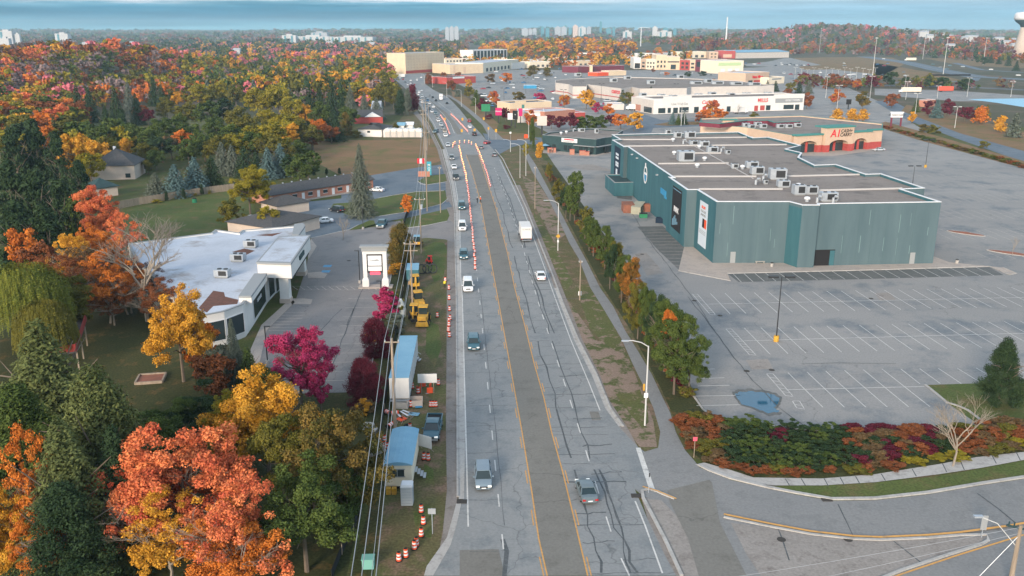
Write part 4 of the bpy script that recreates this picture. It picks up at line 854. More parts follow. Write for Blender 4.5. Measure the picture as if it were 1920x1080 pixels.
wood_mass('woodland', L4, 60, 'rust and green wooded hillside beyond the highway on the right')
def z5(px, py, X, Y): return ch(['green', 'darkgreen', 'olive', 'mauve', 'green', 'rust'])
L5 = scatter(4200, lambda: U(-80, 2000), lambda: 2700+random.random()*4600, z5, (13, 20)); L5 = [(a[0], a[1], a[2]-2, a[3], a[4]*2.2, *a[5:]) for a in L5]
wood_mass('woodland', L5, 26, 'far blue woodland along the whole horizon')
# town trees between the shops
def z6(px, py, X, Y): return ch(['gold', 'orange', 'olive', 'gold', 'green', 'rust', 'yellowgreen', '^darkgreen', 'redgold'])
L6 = scatter(400, lambda: U(800, 1290), lambda: 1120+random.random()*500, z6, (7, 12), lambda px, py, X, Y: py < 128)
L6 += scatter(110, lambda: U(1480, 1950), lambda: 560+random.random()*480, lambda *a: ch(['olive', 'rust', 'mauve', 'green', 'brown', 'burgundy']), (5, 9), lambda px, py, X, Y: (py > 150+(px-1480)*.035 and py < 168) or (px < 1640 and 100 < py < 125))
wood_mass('woodland', L6, 90, 'scattered golden and rust trees among the shops and road banks')
# haze
hb = B(); hb.box((0, 3600, 30+35), (17600, 10500, 132)); hm = bpy.data.materials.new('haze'); hm.use_nodes = True; nt_ = hm.node_tree
for n_ in list(nt_.nodes):
    if n_.type != 'OUTPUT_MATERIAL': nt_.nodes.remove(n_)
pv = nt_.nodes.new('ShaderNodeVolumePrincipled'); pv.inputs['Color'].default_value = (.55, .80, .95, 1); pv.inputs['Density'].default_value = .0001; pv.inputs['Anisotropy'].default_value = 0
nt_.links.new(pv.outputs[0], nt_.nodes['Material Output'].inputs['Volume'])
tag(hb.build('haze', hm), 'thin blue haze over the whole scene', kind='stuff')
# ================================================================ building materials
def pm(n, c, **k): return mat(n, c, **k)
M['teal_wall'] = mat('teal_wall', (.068, .112, .13), (.098, .15, .168), .35, .8, stretch=(1, 1, .12), world=True, contrast=(.3, .75))
M['teal_dark'] = mat('teal_dark', (.022, .05, .055), (.03, .065, .07), .5, .8)
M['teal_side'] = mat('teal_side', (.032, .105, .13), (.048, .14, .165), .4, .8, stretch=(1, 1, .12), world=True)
M['roof_gravel'] = ground_mat('roof_gravel', (.20, .175, .155), (.245, .215, .195), (.13, .115, .105), .06, .16, (.52, .7), .12, streak=(.35, 1.6, 1))
M['white_trim'] = mat('white_trim', (.66, .68, .70)); M['white_wall'] = mat('white_wall', (.62, .62, .60), (.68, .67, .65), .4, .8)
M['roof_white'] = ground_mat('roof_white', (.50, .55, .62), (.38, .42, .48), (.22, .20, .185), .07, .11, (.52, .7), .06)
M['grey_trim'] = mat('grey_trim', (.27, .29, .30)); M['glass'] = mat('glass', (.025, .04, .045), rough=.12, spec=.6); M['dark'] = mat('dark', (.015, .015, .017))
M['metal'] = mat('metal', (.42, .46, .50), (.34, .38, .42), .8, .45, metal=.3); M['dark_metal'] = mat('dark_metal', (.03, .032, .035), rough=.5); M['pole_grey'] = mat('pole_grey', (.50, .51, .50), rough=.6)
M['wood'] = mat('wood', (.24, .19, .14), (.34, .28, .22), 2, .9, stretch=(1, 1, .1)); M['cream'] = mat('cream', (.66, .53, .37), (.60, .48, .34), .2); M['cream2'] = mat('cream2', (.74, .66, .52)); M['tan'] = mat('tan', (.52, .38, .28), (.57, .42, .31), .4)  # cream and cream2 carry the warm sunlight on far buildings in their colour
M['brick_red'] = mat('brick_red', (.36, .055, .05), (.42, .08, .07), 1.5); M['brick'] = mat('brick', (.38, .17, .12), (.44, .21, .15), 1.2); M['green_trim'] = mat('green_trim', (.06, .22, .20)); M['shingle'] = mat('shingle', (.055, .058, .062), (.085, .085, .088), 2., .95); M['red'] = mat('red', (.62, .02, .04)); M['red_lit'] = mat('red_lit', (.9, .05, .08), emit=1.2)
M['grey_wall'] = mat('grey_wall', (.50, .47, .44), (.56, .52, .48), .3); M['beige'] = mat('beige', (.50, .42, .36), (.55, .47, .40), .3); M['blue_roof'] = mat('blue_roof', (.16, .33, .46), (.20, .38, .50), .3); M['orange'] = mat('orange', (.72, .09, .03)); M['black_fabric'] = mat('black_fabric', (.015, .018, .02)); M['yellow'] = mat('yellow', (.60, .34, .04), (.42, .24, .05), 1.5); M['poster_white'] = mat('poster_white', (.55, .62, .68)); M['navy'] = mat('navy', (.01, .025, .05)); M['blue'] = mat('blue', (.04, .25, .45)); M['concrete'] = mat('concrete', (.42, .40, .37), (.34, .33, .31), 1.); M['maroon'] = mat('maroon', (.16, .03, .05)); M['green_p'] = mat('green_p', (.03, .20, .10)); M['rust_metal'] = mat('rust_metal', (.28, .11, .07), (.20, .09, .06), 1.5); M['tan_metal'] = mat('tan_metal', (.36, .36, .28), (.30, .30, .24), 1.)
def ctr(q): return Vector((sum(p.x for p in q)/len(q), sum(p.y for p in q)/len(q), 0))
def ccw(q):
    a = sum(q[i][0]*q[(i+1) % len(q)][1]-q[(i+1) % len(q)][0]*q[i][1] for i in range(len(q))); return list(q) if a > 0 else list(q)[::-1]
def flatroof(name, label, cat, poly, h, wall, roof, trim, lip=.5, group=None, cap_w=.35, z0=0.):
    """walls with a parapet, a sunk roof deck and a capping; poly world xy"""
    q = ccw([Vector((p[0], p[1], 0)) for p in poly]); t = thing(name, label, cat, ctr(q), 0, group); t.location.z = z0
    n = len(q); b = B(); b.prism([(p.x, p.y) for p in q], 0, h-lip-.05, False)
    inn = []
    for i in range(n):
        a, c, d = q[i-1], q[i], q[(i+1) % n]; e1 = (c-a).normalized(); e2 = (d-c).normalized(); n1 = Vector((-e1.y, e1.x, 0)); n2 = Vector((-e2.y, e2.x, 0)); m_ = n1+n2; m_ = m_/max(.3, m_.dot(n1)); inn.append(c+m_*cap_w)
    vs = [(p.x, p.y, h-lip-.05) for p in q]+[(p.x, p.y, h-.12) for p in q]+[(p.x, p.y, h-.12) for p in inn]+[(p.x, p.y, h-lip-.05) for p in inn]
    fs = []
    for i in range(n):
        j = (i+1) % n; fs += [(i, j, n+j, n+i), (n+i, n+j, 2*n+j, 2*n+i), (2*n+i, 2*n+j, 3*n+j, 3*n+i)]
    b.add(vs, fs); W = b.build('wall', wall, t, world=True)
    b = B(); b.add([(p.x, p.y, h-lip) for p in q], [tuple(range(n))]); Rf = b.build('roof', roof, t, world=True)
    # deck sits inside the parapet
    cb = B(); o2 = []
    for p, i_ in zip(q, inn): o2.append(p+(p-i_).normalized()*.08)
    vs = [(p.x, p.y, h-.12) for p in o2]+[(p.x, p.y, h) for p in o2]+[(p.x, p.y, h) for p in inn]+[(p.x, p.y, h-.12) for p in inn]; fs = []
    for i in range(n):
        j = (i+1) % n; fs += [(i, j, n+j, n+i), (n+i, n+j, 2*n+j, 2*n+i), (2*n+i, 2*n+j, 3*n+j, 3*n+i), (i, 3*n+i, 3*n+j, j)]
    cb.add(vs, fs); cb.build('capping', trim, t, world=True)
    return t
def win(t, A, Bp, u0, u1, z0, z1, m=None, name='window', frame=None, off=.03, th=.05):
    """a window (pane mesh with optional frame child) on the wall A->B"""
    b = B(); b.wbox(A, Bp, u0, u1, z0, z1, off-.02, off+th); o = b.build(name, m or M['glass'], t, world=True)
    if frame:
        b = B(); f = .09
        for a in ((u0-f, u0, z0-f, z1+f), (u1, u1+f, z0-f, z1+f), (u0, u1, z1, z1+f), (u0, u1, z0-f, z0)): b.wbox(A, Bp, a[0], a[1], a[2], a[3], off-.02, off+th+.06)
        fo = b.build('window_frame', frame, None, world=False); fo.data.transform(Matrix.Translation(-t.location)); fo.parent = o
    return o
def wtext(t, s, A, Bp, u, z, size, m, off=.12, **k):
    d = Vector((Bp[0]-A[0], Bp[1]-A[1], 0)).normalized(); n = Vector((d.y, -d.x, 0)); p = Vector((A[0], A[1], 0))+d*u+n*off-t.location
    return text(s, size, m, t, (p.x, p.y, z-0*t.location.z), math.atan2(d.y, d.x), **k)
RTU_N = [0]
def rooftop(px, py, z, s=(3, 2, 1.6), kind=0, rz=0., label='', group='rooftop plant of the teal cinema'):
    v = P(px, py, z)
    if kind == 0:
        t = thing('rooftop_unit', label, 'rooftop unit', v, rz, group); b = B(); b.box((0, 0, .25+s[2]/2), s); b.build('casing', M['metal'], t)
        b = B(); b.box((s[0]*.12, -s[1]/2-.02, .25+s[2]*.5), (s[0]*.55, .06, s[2]*.7)); b.build('grille', M['dark_metal'], t)
        b = B(); b.box((0, 0, .12), (s[0]*.9, s[1]*.9, .26)); b.build('base', M['grey_trim'], t); b = B(); b.lathe([(.4, 0), (.4, .12)], (-s[0]*.2, 0, .25+s[2]), 10); b.lathe([(.4, 0), (.4, .12)], (s[0]*.25, 0, .25+s[2]), 10); b.build('fan', M['dark_metal'], t)
    elif kind == 1:
        t = thing('roof_vent', label, 'roof vent', v, rz, group); b = B(); b.lathe([(.42, 0), (.42, .55)], n=12); b.build('curb', M['metal'], t); b = B(); b.lathe([(.62, .55), (.66, .8), (.5, 1.02), (.15, 1.12)], n=12); b.build('cowl', M['white_trim'], t)
    else:
        t = thing('exhaust_duct', label, 'roof vent', v, rz, group); b = B(); b.tube([(0, 0, 0), (0, 0, 1.), (.3, 0, 1.35), (.8, 0, 1.3)], .3, 8); b.build('duct', M['metal'], t); b = B(); b.box((.85, 0, 1.25), (.15, .8, .75)); b.build('hood', M['grey_trim'], t)
    return t
# ================================================================ the teal cinema
H = 13.4
rp_ = [(1343.7, 377.5), (1480, 377.5), (1505, 384), (1537, 384), (1536, 381.5), (1765, 378), (1690, 354), (1734, 352), (1652, 325), (1624, 326), (1567, 307.5), (1528, 309), (1498, 294.5), (1504, 286), (1474, 279), (1502, 272), (1440, 256.5), (1412, 258), (1385, 247), (1250, 250), (1235, 249.5), (1147, 252), (1163, 261), (1148, 262), (1170, 275), (1177, 274.5), (1262, 332), (1253, 331), (1288, 355), (1307, 355)]
q = [P(x, y, H) for x, y in rp_]
tc_ = flatroof('cinema', 'large windowless teal cinema with brown flat roofs in the empty car park', 'cinema', q, H, M['teal_wall'], M['roof_gravel'], M['white_trim'], .7, cap_w=.45)
# west walls: their shade is put into a deeper teal
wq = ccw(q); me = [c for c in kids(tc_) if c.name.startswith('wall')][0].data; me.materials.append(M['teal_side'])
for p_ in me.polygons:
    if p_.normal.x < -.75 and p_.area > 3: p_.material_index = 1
b = B()
for l in ([(1170, 275), (1475, 272)], [(1163, 262.5), (1265, 262.5)], [(1262, 332), (1418, 332)], [(1456, 332), (1626, 328)], [(1310, 355.8), (1467, 355.8)], [(1530, 358.5), (1691, 354.5)], [(1301, 259.5), (1412, 258)], [(1234, 308), (1366, 307)], [(1302, 288), (1352, 288)]):
    a, c = P(*l[0], H-.7), P(*l[1], H-.7); w_ = .24 if l[0][1] not in (308, 288) else .12; d = (c-a).normalized(); nn = Vector((-d.y, d.x, 0)); mid = (a+c)/2; b.box((mid.x, mid.y, H-.52), ((c-a).length, w_, .4), math.atan2(d.y, d.x))
a, c = P(1280, 262, H-.7), P(1412, 335, H-.7); d = c-a; b.box(((a.x+c.x)/2, (a.y+c.y)/2, H-.62), (d.length, .2, .16), math.atan2(d.y, d.x))
b.build('roof_joint', mat('joint_white', (.42, .42, .42)), tc_, world=True)
FL, FLb = P(1343.7, 377.5, H), P(1307, 355, H)
def wallseg(p0, p1, z=H): return P(*p0, z), P(*p1, z)
# posters on the west walls: wall from north end to south end so outward is west
A, Bp = wallseg((1307, 355), (1343.7, 377.5)); Lw = (Bp-A).length
o = win(tc_, A, Bp, Lw*.22, Lw*.62, 1.7, 11.6, M['poster_white'], 'poster'); b = B(); b.wbox(A, Bp, Lw*.40, Lw*.50, 6., 8., .09, .12); b.build('poster_picture', M['dark'], o, world=False).data.transform(Matrix.Translation(-tc_.location))
b = B(); b.wbox(A, Bp, Lw*.50, Lw*.60, 6., 8., .09, .12); b.build('poster_picture', M['orange'], o, world=False).data.transform(Matrix.Translation(-tc_.location))
b = B(); 
for k in range(3): b.wbox(A, Bp, Lw*.26, Lw*.58, 5.2-k*.35, 5.3-k*.35, .09, .11)
b.build('poster_text', M['grey_trim'], o, world=False).data.transform(Matrix.Translation(-tc_.location))
wtext(tc_, 'ESCAPE', A, Bp, Lw*.42, 10.4, .85, M['orange'], ext=.02); wtext(tc_, 'YOUR LOVE', A, Bp, Lw*.42, 9.5, .72, M['grey_trim'], ext=.02); wtext(tc_, 'OF MOVIES', A, Bp, Lw*.42, 8.7, .72, M['grey_trim'], ext=.02); 
A, Bp = wallseg((1262, 332), (1288, 355)); A = P(1253, 331, H); Lw = (Bp-A).length
A2, B2 = P(1253, 331, H), P(1288, 355, H); L2_ = (B2-A2).length
o = win(tc_, A2, B2, L2_*.30, L2_*.78, 2.2, 12.2, M['dark'], 'poster'); b = B()
for k in range(5): b.wbox(A2, B2, L2_*(.36+.06*k), L2_*(.39+.06*k), 2.8+k*.25, 5.6-abs(k-2)*.6, .09, .115)
b.wbox(A2, B2, L2_*.33, L2_*.75, 11.6, 11.75, .09, .115); b.build('poster_picture', M['blue_roof'], o, world=False).data.transform(Matrix.Translation(-tc_.location))
wtext(tc_, 'IMAX', A2, B2, L2_*.54, 7.0, 1.9, M['white_trim'], ext=.03, sx=.95)
A, Bp = P(1148, 262, H), P(1170, 275, H); Lw = (Bp-A).length
o = win(tc_, A, Bp, Lw*.25, Lw*.75, 1.5, 12.2, M['navy'], 'poster'); b = B()
for z_ in (9.5, 8.4, 6.8, 6.0): b.wbox(A, Bp, Lw*.38, Lw*.62, z_, z_+.7, .09, .12)
b.wbox(A, Bp, Lw*.42, Lw*.55, 1.8, 5.2, .09, .12); b.build('poster_picture', M['poster_white'], o, world=False).data.transform(Matrix.Translation(-tc_.location))
A, Bp = P(1177, 274.5, H), P(1262, 332, H); Lw = (Bp-A).length
d = (Bp-A).normalized(); nn = Vector((d.y, -d.x, 0))
def disc(t, A, d, nn, u, z, r0, r1, m, off, name, n=26, a0=0, a1=360, ry=1.):
    b = B(); vs = []; fs = []; N_ = int(n*(a1-a0)/360)+1
    for i in range(N_):
        a = R(a0+(a1-a0)*i/(N_-1))
        for rr in (r0, r1):
            for o_ in (off-.08, off): p = A+d*(u+math.cos(a)*rr)+nn*o_; vs.append((p.x, p.y, z+math.sin(a)*rr*ry))
    for i in range(N_-1): k = 4*i; fs += [(k+1, k+3, k+7, k+5), (k, k+1, k+5, k+4), (k+2, k+6, k+7, k+3)]
    b.add(vs, fs); return b.build(name, m, t, world=True)
disc(tc_, A, d, nn, Lw*.47, 9.0, 1.75, 2.15, M['white_trim'], .15, 'emblem_ring', ry=1.15); disc(tc_, A, d, nn, Lw*.47, 9.0, .02, 1.6, M['blue'], .12, 'emblem_disc', a0=160, a1=380, ry=1.1)
b = B(); b.wbox(A, Bp, Lw*.47-1.5, Lw*.47+1.6, 9.1, 9.7, .12, .2); b.wbox(A, Bp, Lw*.47-.5, Lw*.47+.5, 10.9, 12.3, .12, .2); b.build('emblem_bar', M['white_trim'], tc_, world=True)
b = B(); b.wbox(A, Bp, Lw*.80, Lw*.90, 7.4, 8.8, .03, .2); b.wbox(A, Bp, Lw*.87, Lw*.91, 6.9, 7.4, .03, .2); b.build('wall_sign', M['blue'], tc_, world=True)
for u, z_ in ((.14, 11.9), (.27, 11.9), (.72, 11.2)): b = B(); b.wbox(A, Bp, Lw*u, Lw*u+.5, z_, z_+.35, .0, .6); b.build('wall_lamp', M['metal'], tc_, world=True)
A, Bp = P(1536, 381.5, H), P(1765, 378, H); Lw = (Bp-A).length
win(tc_, A, Bp, .1, 4.5, 0.02, 3.5, M['dark'], 'entrance_recess', off=.0); b = B(); b.wbox(A, Bp, 3.4, 4.45, .02, 3.3, .03, .075); b.build('recess_wall', M['teal_side'], tc_, world=True)  # flat black panel; the shade of the recess is put into its colour
o = win(tc_, A, Bp, Lw*.80, Lw*.80+1.1, .05, 2.5, M['grey_trim'], 'door'); 
A0, B0 = P(1343.7, 377.5, H), P(1480, 377.5, H); win(tc_, A0, B0, 3.7, 4.8, .05, 2.5, M['grey_trim'], 'door')
# rain streaks
random.seed(5)
for (Aa, Bb, n_) in ((A, Bp, 9), (A0, B0, 5)):
    Lw = (Bb-Aa).length; b = B()
    for k in range(n_): b = B(); u = random.uniform(5.5, Lw-1) if n_ == 9 else random.uniform(1, Lw-1); z_ = random.uniform(1, 9); b.wbox(Aa, Bb, u, u+random.uniform(.05, .13), z_, z_+random.uniform(1.5, 4), .004, .012); b.build('wall_stain', mat('stain', (.17, .26, .27)), tc_, world=True)
    for k in range(1, int(Lw/3)):
        if 3*k < 4.8 and n_ == 9: continue
        b = B(); b.wbox(Aa, Bb, 3*k, 3*k+.05, .1, H-.8, .002, .01); b.build('panel_joint', mat('joint', (.06, .11, .115)), tc_, world=True)
# annex at the west wall
q = [P(1135, 327, 4.2), P(1152, 342, 4.2), P(1193, 341, 4.2), P(1176, 326, 4.2)]; q[2].z = q[3].z = 0
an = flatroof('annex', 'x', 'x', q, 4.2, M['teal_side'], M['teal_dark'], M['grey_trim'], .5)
for k in ('label', 'category'): del an[k]
me = [c for c in kids(an)]
loc = an.location.copy()
for c in me: c.parent = tc_; c.data.transform(Matrix.Translation(loc-tc_.location)); c.name = 'annex_'+c.name.split('.')[0]
bpy.data.objects.remove(an)
random.seed(9)
for i, (px, py, s, k) in enumerate([(1285, 302, (4.4, 3.4, 2.6), 0), (1293, 259, (3.6, 2.4, 2.), 0), (1270, 258, (2.6, 2, 1.6), 0), (1300, 272, (2.6, 1.8, 1.2), 0), (1320, 275, (3, 2, 1.5), 0), (1335, 286, (3.2, 2, 1.5), 0), (1364, 289, (1.4, 1.2, 1), 0), (1377, 316, (1.8, 1.4, 1.1), 0), (1409, 315, (3.2, 2, 1.5), 0), (1419, 327, (3.2, 2, 1.8), 0), (1457, 336, (4, 2.6, 2.4), 0), (1468, 351, (2.8, 1.8, 1.4), 0), (1497, 365, (2.6, 2, 2), 0), (1519, 364, (3, 1.6, 1.6), 0), (1552, 377, (3.6, 2, 1.7), 0), (1435, 345, (1, 1, .8), 0), (1252, 252, (2, 1.6, 1.4), 0),
   (1264, 290, 0, 1), (1321, 301, 0, 1), (1307, 314, 0, 1), (1392, 317, 0, 1), (1311, 278, 0, 1), (1513, 378, 0, 1), (1497, 352, 0, 1), (1262, 265, 0, 1), (1431, 338, 0, 2), (1417, 346, 0, 2), (1352, 285, 0, 2), (1532, 380, 0, 2), (1562, 380, 0, 2), (1281, 270, 0, 2)]):
    rooftop(px, py, H-.7, s, k, random.uniform(-.05, .1), 'x')
def order_labels(objs, fmt, key, ends=('leftmost', 'rightmost')):
    """fmt has %s for the place in the order"""
    objs = sorted(objs, key=key); n = len(objs)
    for i, o in enumerate(objs):
        w_ = ends[0] if i == 0 else ends[1] if i == n-1 else nth(i+1)+' '+('from left' if ends[0] == 'leftmost' else ends[0].replace('nearest', 'nearest')); o['label'] = fmt % w_
sx = lambda o: bpx(o.location.x, o.location.y, o.location.z)[0]
roofs = [o for o in bpy.data.objects if o.get('group') == 'rooftop plant of the teal cinema']
order_labels([o for o in roofs if o['category'] == 'rooftop unit'], 'grey metal air handling box on the cinema roof, %s in the photo', sx)
order_labels([o for o in roofs if o.name.startswith('roof_vent')], 'round white-capped vent on the cinema roof, %s in the photo', sx)
order_labels([o for o in roofs if o.name.startswith('exhaust')], 'bent exhaust duct on the cinema roof, %s in the photo', sx)
def bin_(name, label, cat, px, py, d, body, lid, rz=0, slope=0, group='waste containers by the cinema'):
    v = P(px, py); t = thing(name, label, cat, v, rz, group); b = B(); b.box((0, 0, d[2]/2), d); b.build('body', body, t); b = B()
    b.add([(-d[0]/2-.05, -d[1]/2-.05, d[2]), (d[0]/2+.05, -d[1]/2-.05, d[2]), (d[0]/2+.05, d[1]/2+.05, d[2]+slope), (-d[0]/2-.05, d[1]/2+.05, d[2]+slope), (-d[0]/2-.05, -d[1]/2-.05, d[2]+.1), (d[0]/2+.05, -d[1]/2-.05, d[2]+.1), (d[0]/2+.05, d[1]/2+.05, d[2]+slope+.1), (-d[0]/2-.05, d[1]/2+.05, d[2]+slope+.1)], [(3, 2, 1, 0), (4, 5, 6, 7), (0, 1, 5, 4), (1, 2, 6, 5), (2, 3, 7, 6), (3, 0, 4, 7)]); b.build('lid', lid, t)
    b = B()
    for k in range(4): b.box((-d[0]/2+d[0]*(k+.5)/4, -d[1]/2-.03, d[2]*.5), (.08, .06, d[2]*.9))
    b.build('rib', body, t)
bin_('waste_container', 'rust red open waste container against the teal annex', 'container', 1177, 396, (3., 5., 2.2), M['rust_metal'], M['rust_metal'])
bin_('compactor', 'tan waste compactor with sloping lid beside the rust container', 'compactor', 1196, 398, (2.6, 6, 1.9), M['tan_metal'], M['tan_metal'], -.35, .5)
bin_('waste_container', 'small rust red skip behind the green dumpster', 'container', 1213, 396, (2.6, 2, 2.0), M['rust_metal'], M['rust_metal'])
bin_('dumpster', 'green dumpster in front of the rust skip', 'dumpster', 1206, 408, (2., 1.4, 1.1), M['green_p'], M['dark'])
bin_('dumpster', 'dark blue dumpster at the foot of the teal west wall', 'dumpster', 1237, 417, (1.9, 2.4, 1.1), M['navy'], M['navy'], -.3)
for px, py in ((1447, 500), (1794, 494)): v = P(px, py); t = thing('litter_bin', 'round concrete litter bin %s the cinema' % ('at the recessed front wall of' if px < 1500 else 'at the right front corner of'), 'litter bin', v); b = B(); b.lathe([(.32, 0), (.34, .75)], n=12); b.build('body', M['concrete'], t); b = B(); b.lathe([(.3, .75), (.28, .95)], n=12); b.build('lid', M['dark_metal'], t)
v = P(1425, 494); t = thing('bench', 'low grey bench against the recessed cinema wall', 'bench', v); b = B(); b.box((0, 0, .45), (2., .5, .08)); b.build('seat', M['concrete'], t)
for s_ in (-.8, .8): b = B(); b.box((s_, 0, .205), (.12, .45, .41)); b.build('leg', M['concrete'], t)
# planted islands in the car park
for px, py, l_, rz, lb in ((1811, 438, 9, -.75, 'small soil filled island right of the cinema'), (1900, 476, 11, -.7, 'soil filled island at the right edge by the thin sapling')):
    v = P(px, py); t = thing('planting_island', lb, 'planter', v, rz); b = B(); b.add([(l_/2*math.cos(a)*1., 1.35*math.sin(a), z) for z in (0, .15) for a in [2*math.pi*k/20 for k in range(20)]], [tuple(range(20, 40))]+[(k, (k+1) % 20, 20+(k+1) % 20, 20+k) for k in range(20)]); b.build('kerb', M['kerb'], t)
    b = B(); b.add([(l_/2.15*math.cos(a)*1., 1.12*math.sin(a), .16) for a in [2*math.pi*k/20 for k in range(20)]]+[(0, 0, .45)], [(k, (k+1) % 20, 20) for k in range(20)]); b.build('soil', M['rust_metal'], t)
tree(1908, 422, 7, 3, 'bare', 'brown', 'thin bare sapling on the soil island at the right edge', 1)
# ================================================================ generic shop block
def block(name, label, cat, f0, f1, ty, depth, wall, roof, trim=None, wins=None, lip=.6, group=None, ret=False, hgt=None, z0=None):
    """front wall from ground pixel f0 to f1, roof line at row ty above f0, running back depth metres"""
    if z0 is None: z0 = 0.
    a, c = P(*f0, z0), P(*f1, z0); h = (T(a.y, ty) if hgt is None else hgt+z0)-z0; d = (c-a).normalized(); nn = Vector((-d.y, d.x, 0)); a.z = c.z = 0
    t = flatroof(name, label, cat, [a, c, c+nn*depth, a+nn*depth], h, wall, roof, trim or M['white_trim'], lip, group, z0=z0)
    Lw = (c-a).length
    for w_ in (wins or []):
        kind = w_[0]
        if kind == 'grid':      # cols, rows, margin, material, size fractions
            _, nc, nr, u0, u1, zb, zt, wf, hf = w_[:9]; m_ = w_[9] if len(w_) > 9 else M['glass']
            for i in range(nc):
                for j in range(nr):
                    cu = u0+(u1-u0)*(i+.5)/nc; cz = zb+(zt-zb)*(j+.5)/nr; hw = (u1-u0)/nc*wf/2*Lw; hh = (zt-zb)/nr*hf/2*h; win(t, a, c, cu*Lw-hw, cu*Lw+hw, cz*h-hh, cz*h+hh, m_, off=.03)
        elif kind == 'box': _, u0, u1, zb, zt, m_ = w_[:6]; win(t, a, c, u0*Lw, u1*Lw, zb*h, zt*h, m_, w_[6] if len(w_) > 6 else 'panel', off=.04, th=(w_[7] if len(w_) > 7 else .08))
        elif kind == 'text': _, s_, u, z_, sz, m_ = w_[:6]; wtext(t, s_, a, c, u*Lw, z_*h, sz, m_, off=.3, ext=.06)
    if ret: return t, a, c, h
    return t
# white showroom on the left -------------------------------------------------
Hs = 5.6
sq = [P(*p, Hs) for p in [(468, 553), (497, 512), (540, 470), (566, 422), (455, 431), (448, 436), (404, 430), (396, 436), (240, 456), (258, 490), (300, 530), (345, 570), (376, 592), (420, 583), (455, 570)]]
sh = flatroof('showroom', 'white flat-roofed showroom with curved dark-glazed corner at left', 'shop', sq, Hs, M['white_wall'], M['roof_white'], M['grey_trim'], .35, cap_w=.4)
def addblk(t, q, z0, z1, m, name, trim=None):
    b = B(); b.prism([(p.x, p.y) for p in ccw(q)], z0, z1-(.35 if trim else 0)); o = b.build(name, m, t, world=True)
    if trim: c_ = ctr(q); b = B(); b.prism([(c_.x+(p.x-c_.x)*1.03, c_.y+(p.y-c_.y)*1.03) for p in ccw(q)], z1-.35, z1); b.build(name+'_trim', trim, t, world=True)
    return o
pq = [P(482, 491, 7.9), P(545, 493, 7.9), P(581, 441, 7.9), P(523, 443, 7.9)]
addblk(sh, pq, 5.0, 7.9, M['white_wall'], 'portico', M['grey_trim'])
c_ = ctr(pq); q2 = [c_+(Vector((p.x, p.y, 0))-c_)*.93 for p in pq]; b = B(); b.add([(p.x, p.y, 7.904) for p in ccw(q2)], [(0, 1, 2, 3)]); b.build('portico_roof', M['roof_white'], sh, world=True)
for px, py in ((537, 566), (566, 515)): v = P(px, py); b = B(); b.box((v.x, v.y, 2.9), (1.7, 1.7, 4.3)); o = b.build('pillar', M['white_wall'], sh, world=True); b = B(); b.box((v.x, v.y, .42), (1.95, 1.95, .8)); b.build('pillar_base', M['beige'], sh, world=True)
addblk(sh, [P(552, 420, 6.6), P(568, 418, 6.6), P(572, 423, 6.6), P(560, 440, 6.6), P(548, 439, 6.6)], 0, 6.6, M['white_wall'], 'end_wall', M['grey_trim'])
addblk(sh, [P(477, 513, 6.4), P(500, 513, 6.4), P(471, 554, 6.4), P(448, 554, 6.4)], 5.1, 6.4, M['white_wall'], 'sign_parapet', M['grey_trim'])
A, Bp = P(468, 553, Hs), P(497, 512, Hs); Lw = (Bp-A).length; o = win(sh, A, Bp, Lw*.12, Lw*.9, .7, 4.6, M['glass'], 'shop_window', frame=M['white_trim']); wtext(sh, 'LOCALIFE', A, Bp, Lw*.5, 3.0, .8, M['white_trim'])
A, Bp = P(497, 512, Hs), P(540, 470, Hs); Lw = (Bp-A).length; win(sh, A, Bp, Lw*.08, Lw*.3, .5, 4.6, M['glass'], 'shop_window', frame=M['white_trim']); win(sh, A, Bp, Lw*.36, Lw*.5, .1, 3.6, M['glass'], 'door', frame=M['white_trim']); win(sh, A, Bp, Lw*.56, Lw*.9, .5, 4.2, M['glass'], 'shop_window', frame=M['white_trim'])
cw = [P(376, 592, Hs), P(420, 583, Hs), P(455, 570, Hs)]
for A, Bp in zip(cw, cw[1:]): Lw = (Bp-A).length; win(sh, A, Bp, .25, Lw-.15, 1., 4.2, M['glass'], 'shop_window', frame=M['white_trim'])
A, Bp = P(545, 493, 7.9), P(581, 441, 7.9); Lw = (Bp-A).length; b = B(); b.wbox(A, Bp, Lw*.38, Lw*.6, 6.2, 7.0, 0.02, .25); b.build('portico_sign', M['teal_dark'], sh, world=True); b = B(); b.wbox(A, Bp, 1., Lw-3, 4.75, 5., -.4, .06); b.build('soffit_band', M['dark'], sh, world=True)
for i, (px, py, lb) in enumerate([(447, 489, 'grey roof unit on the white roof beside the rusty leaf patch'), (418, 519, 'grey roof unit nearest the front of the white roof'), (471, 463, 'grey roof unit farthest back on the white roof')]): rooftop(px, py, Hs-.3, (2.6, 1.8, 1.2), 0, -.1, lb, 'roof units on the white showroom')
b = B()
for l in ([(372, 578), (400, 545), (420, 548), (422, 556), (447, 562), (445, 570), (400, 574), (388, 586)], [(436, 472), (458, 466), (478, 470), (462, 478), (440, 480)], [(478, 441), (530, 436), (510, 443)]): b = B(); b.add([(p.x, p.y, Hs-.345) for p in ccw([P(x, y, Hs-.35) for x, y in l])], [tuple(range(len(l)))]); b.build('leaf_drift', mat('dead_leaf', (.16, .07, .05), (.10, .05, .035), 2.), sh, world=True)

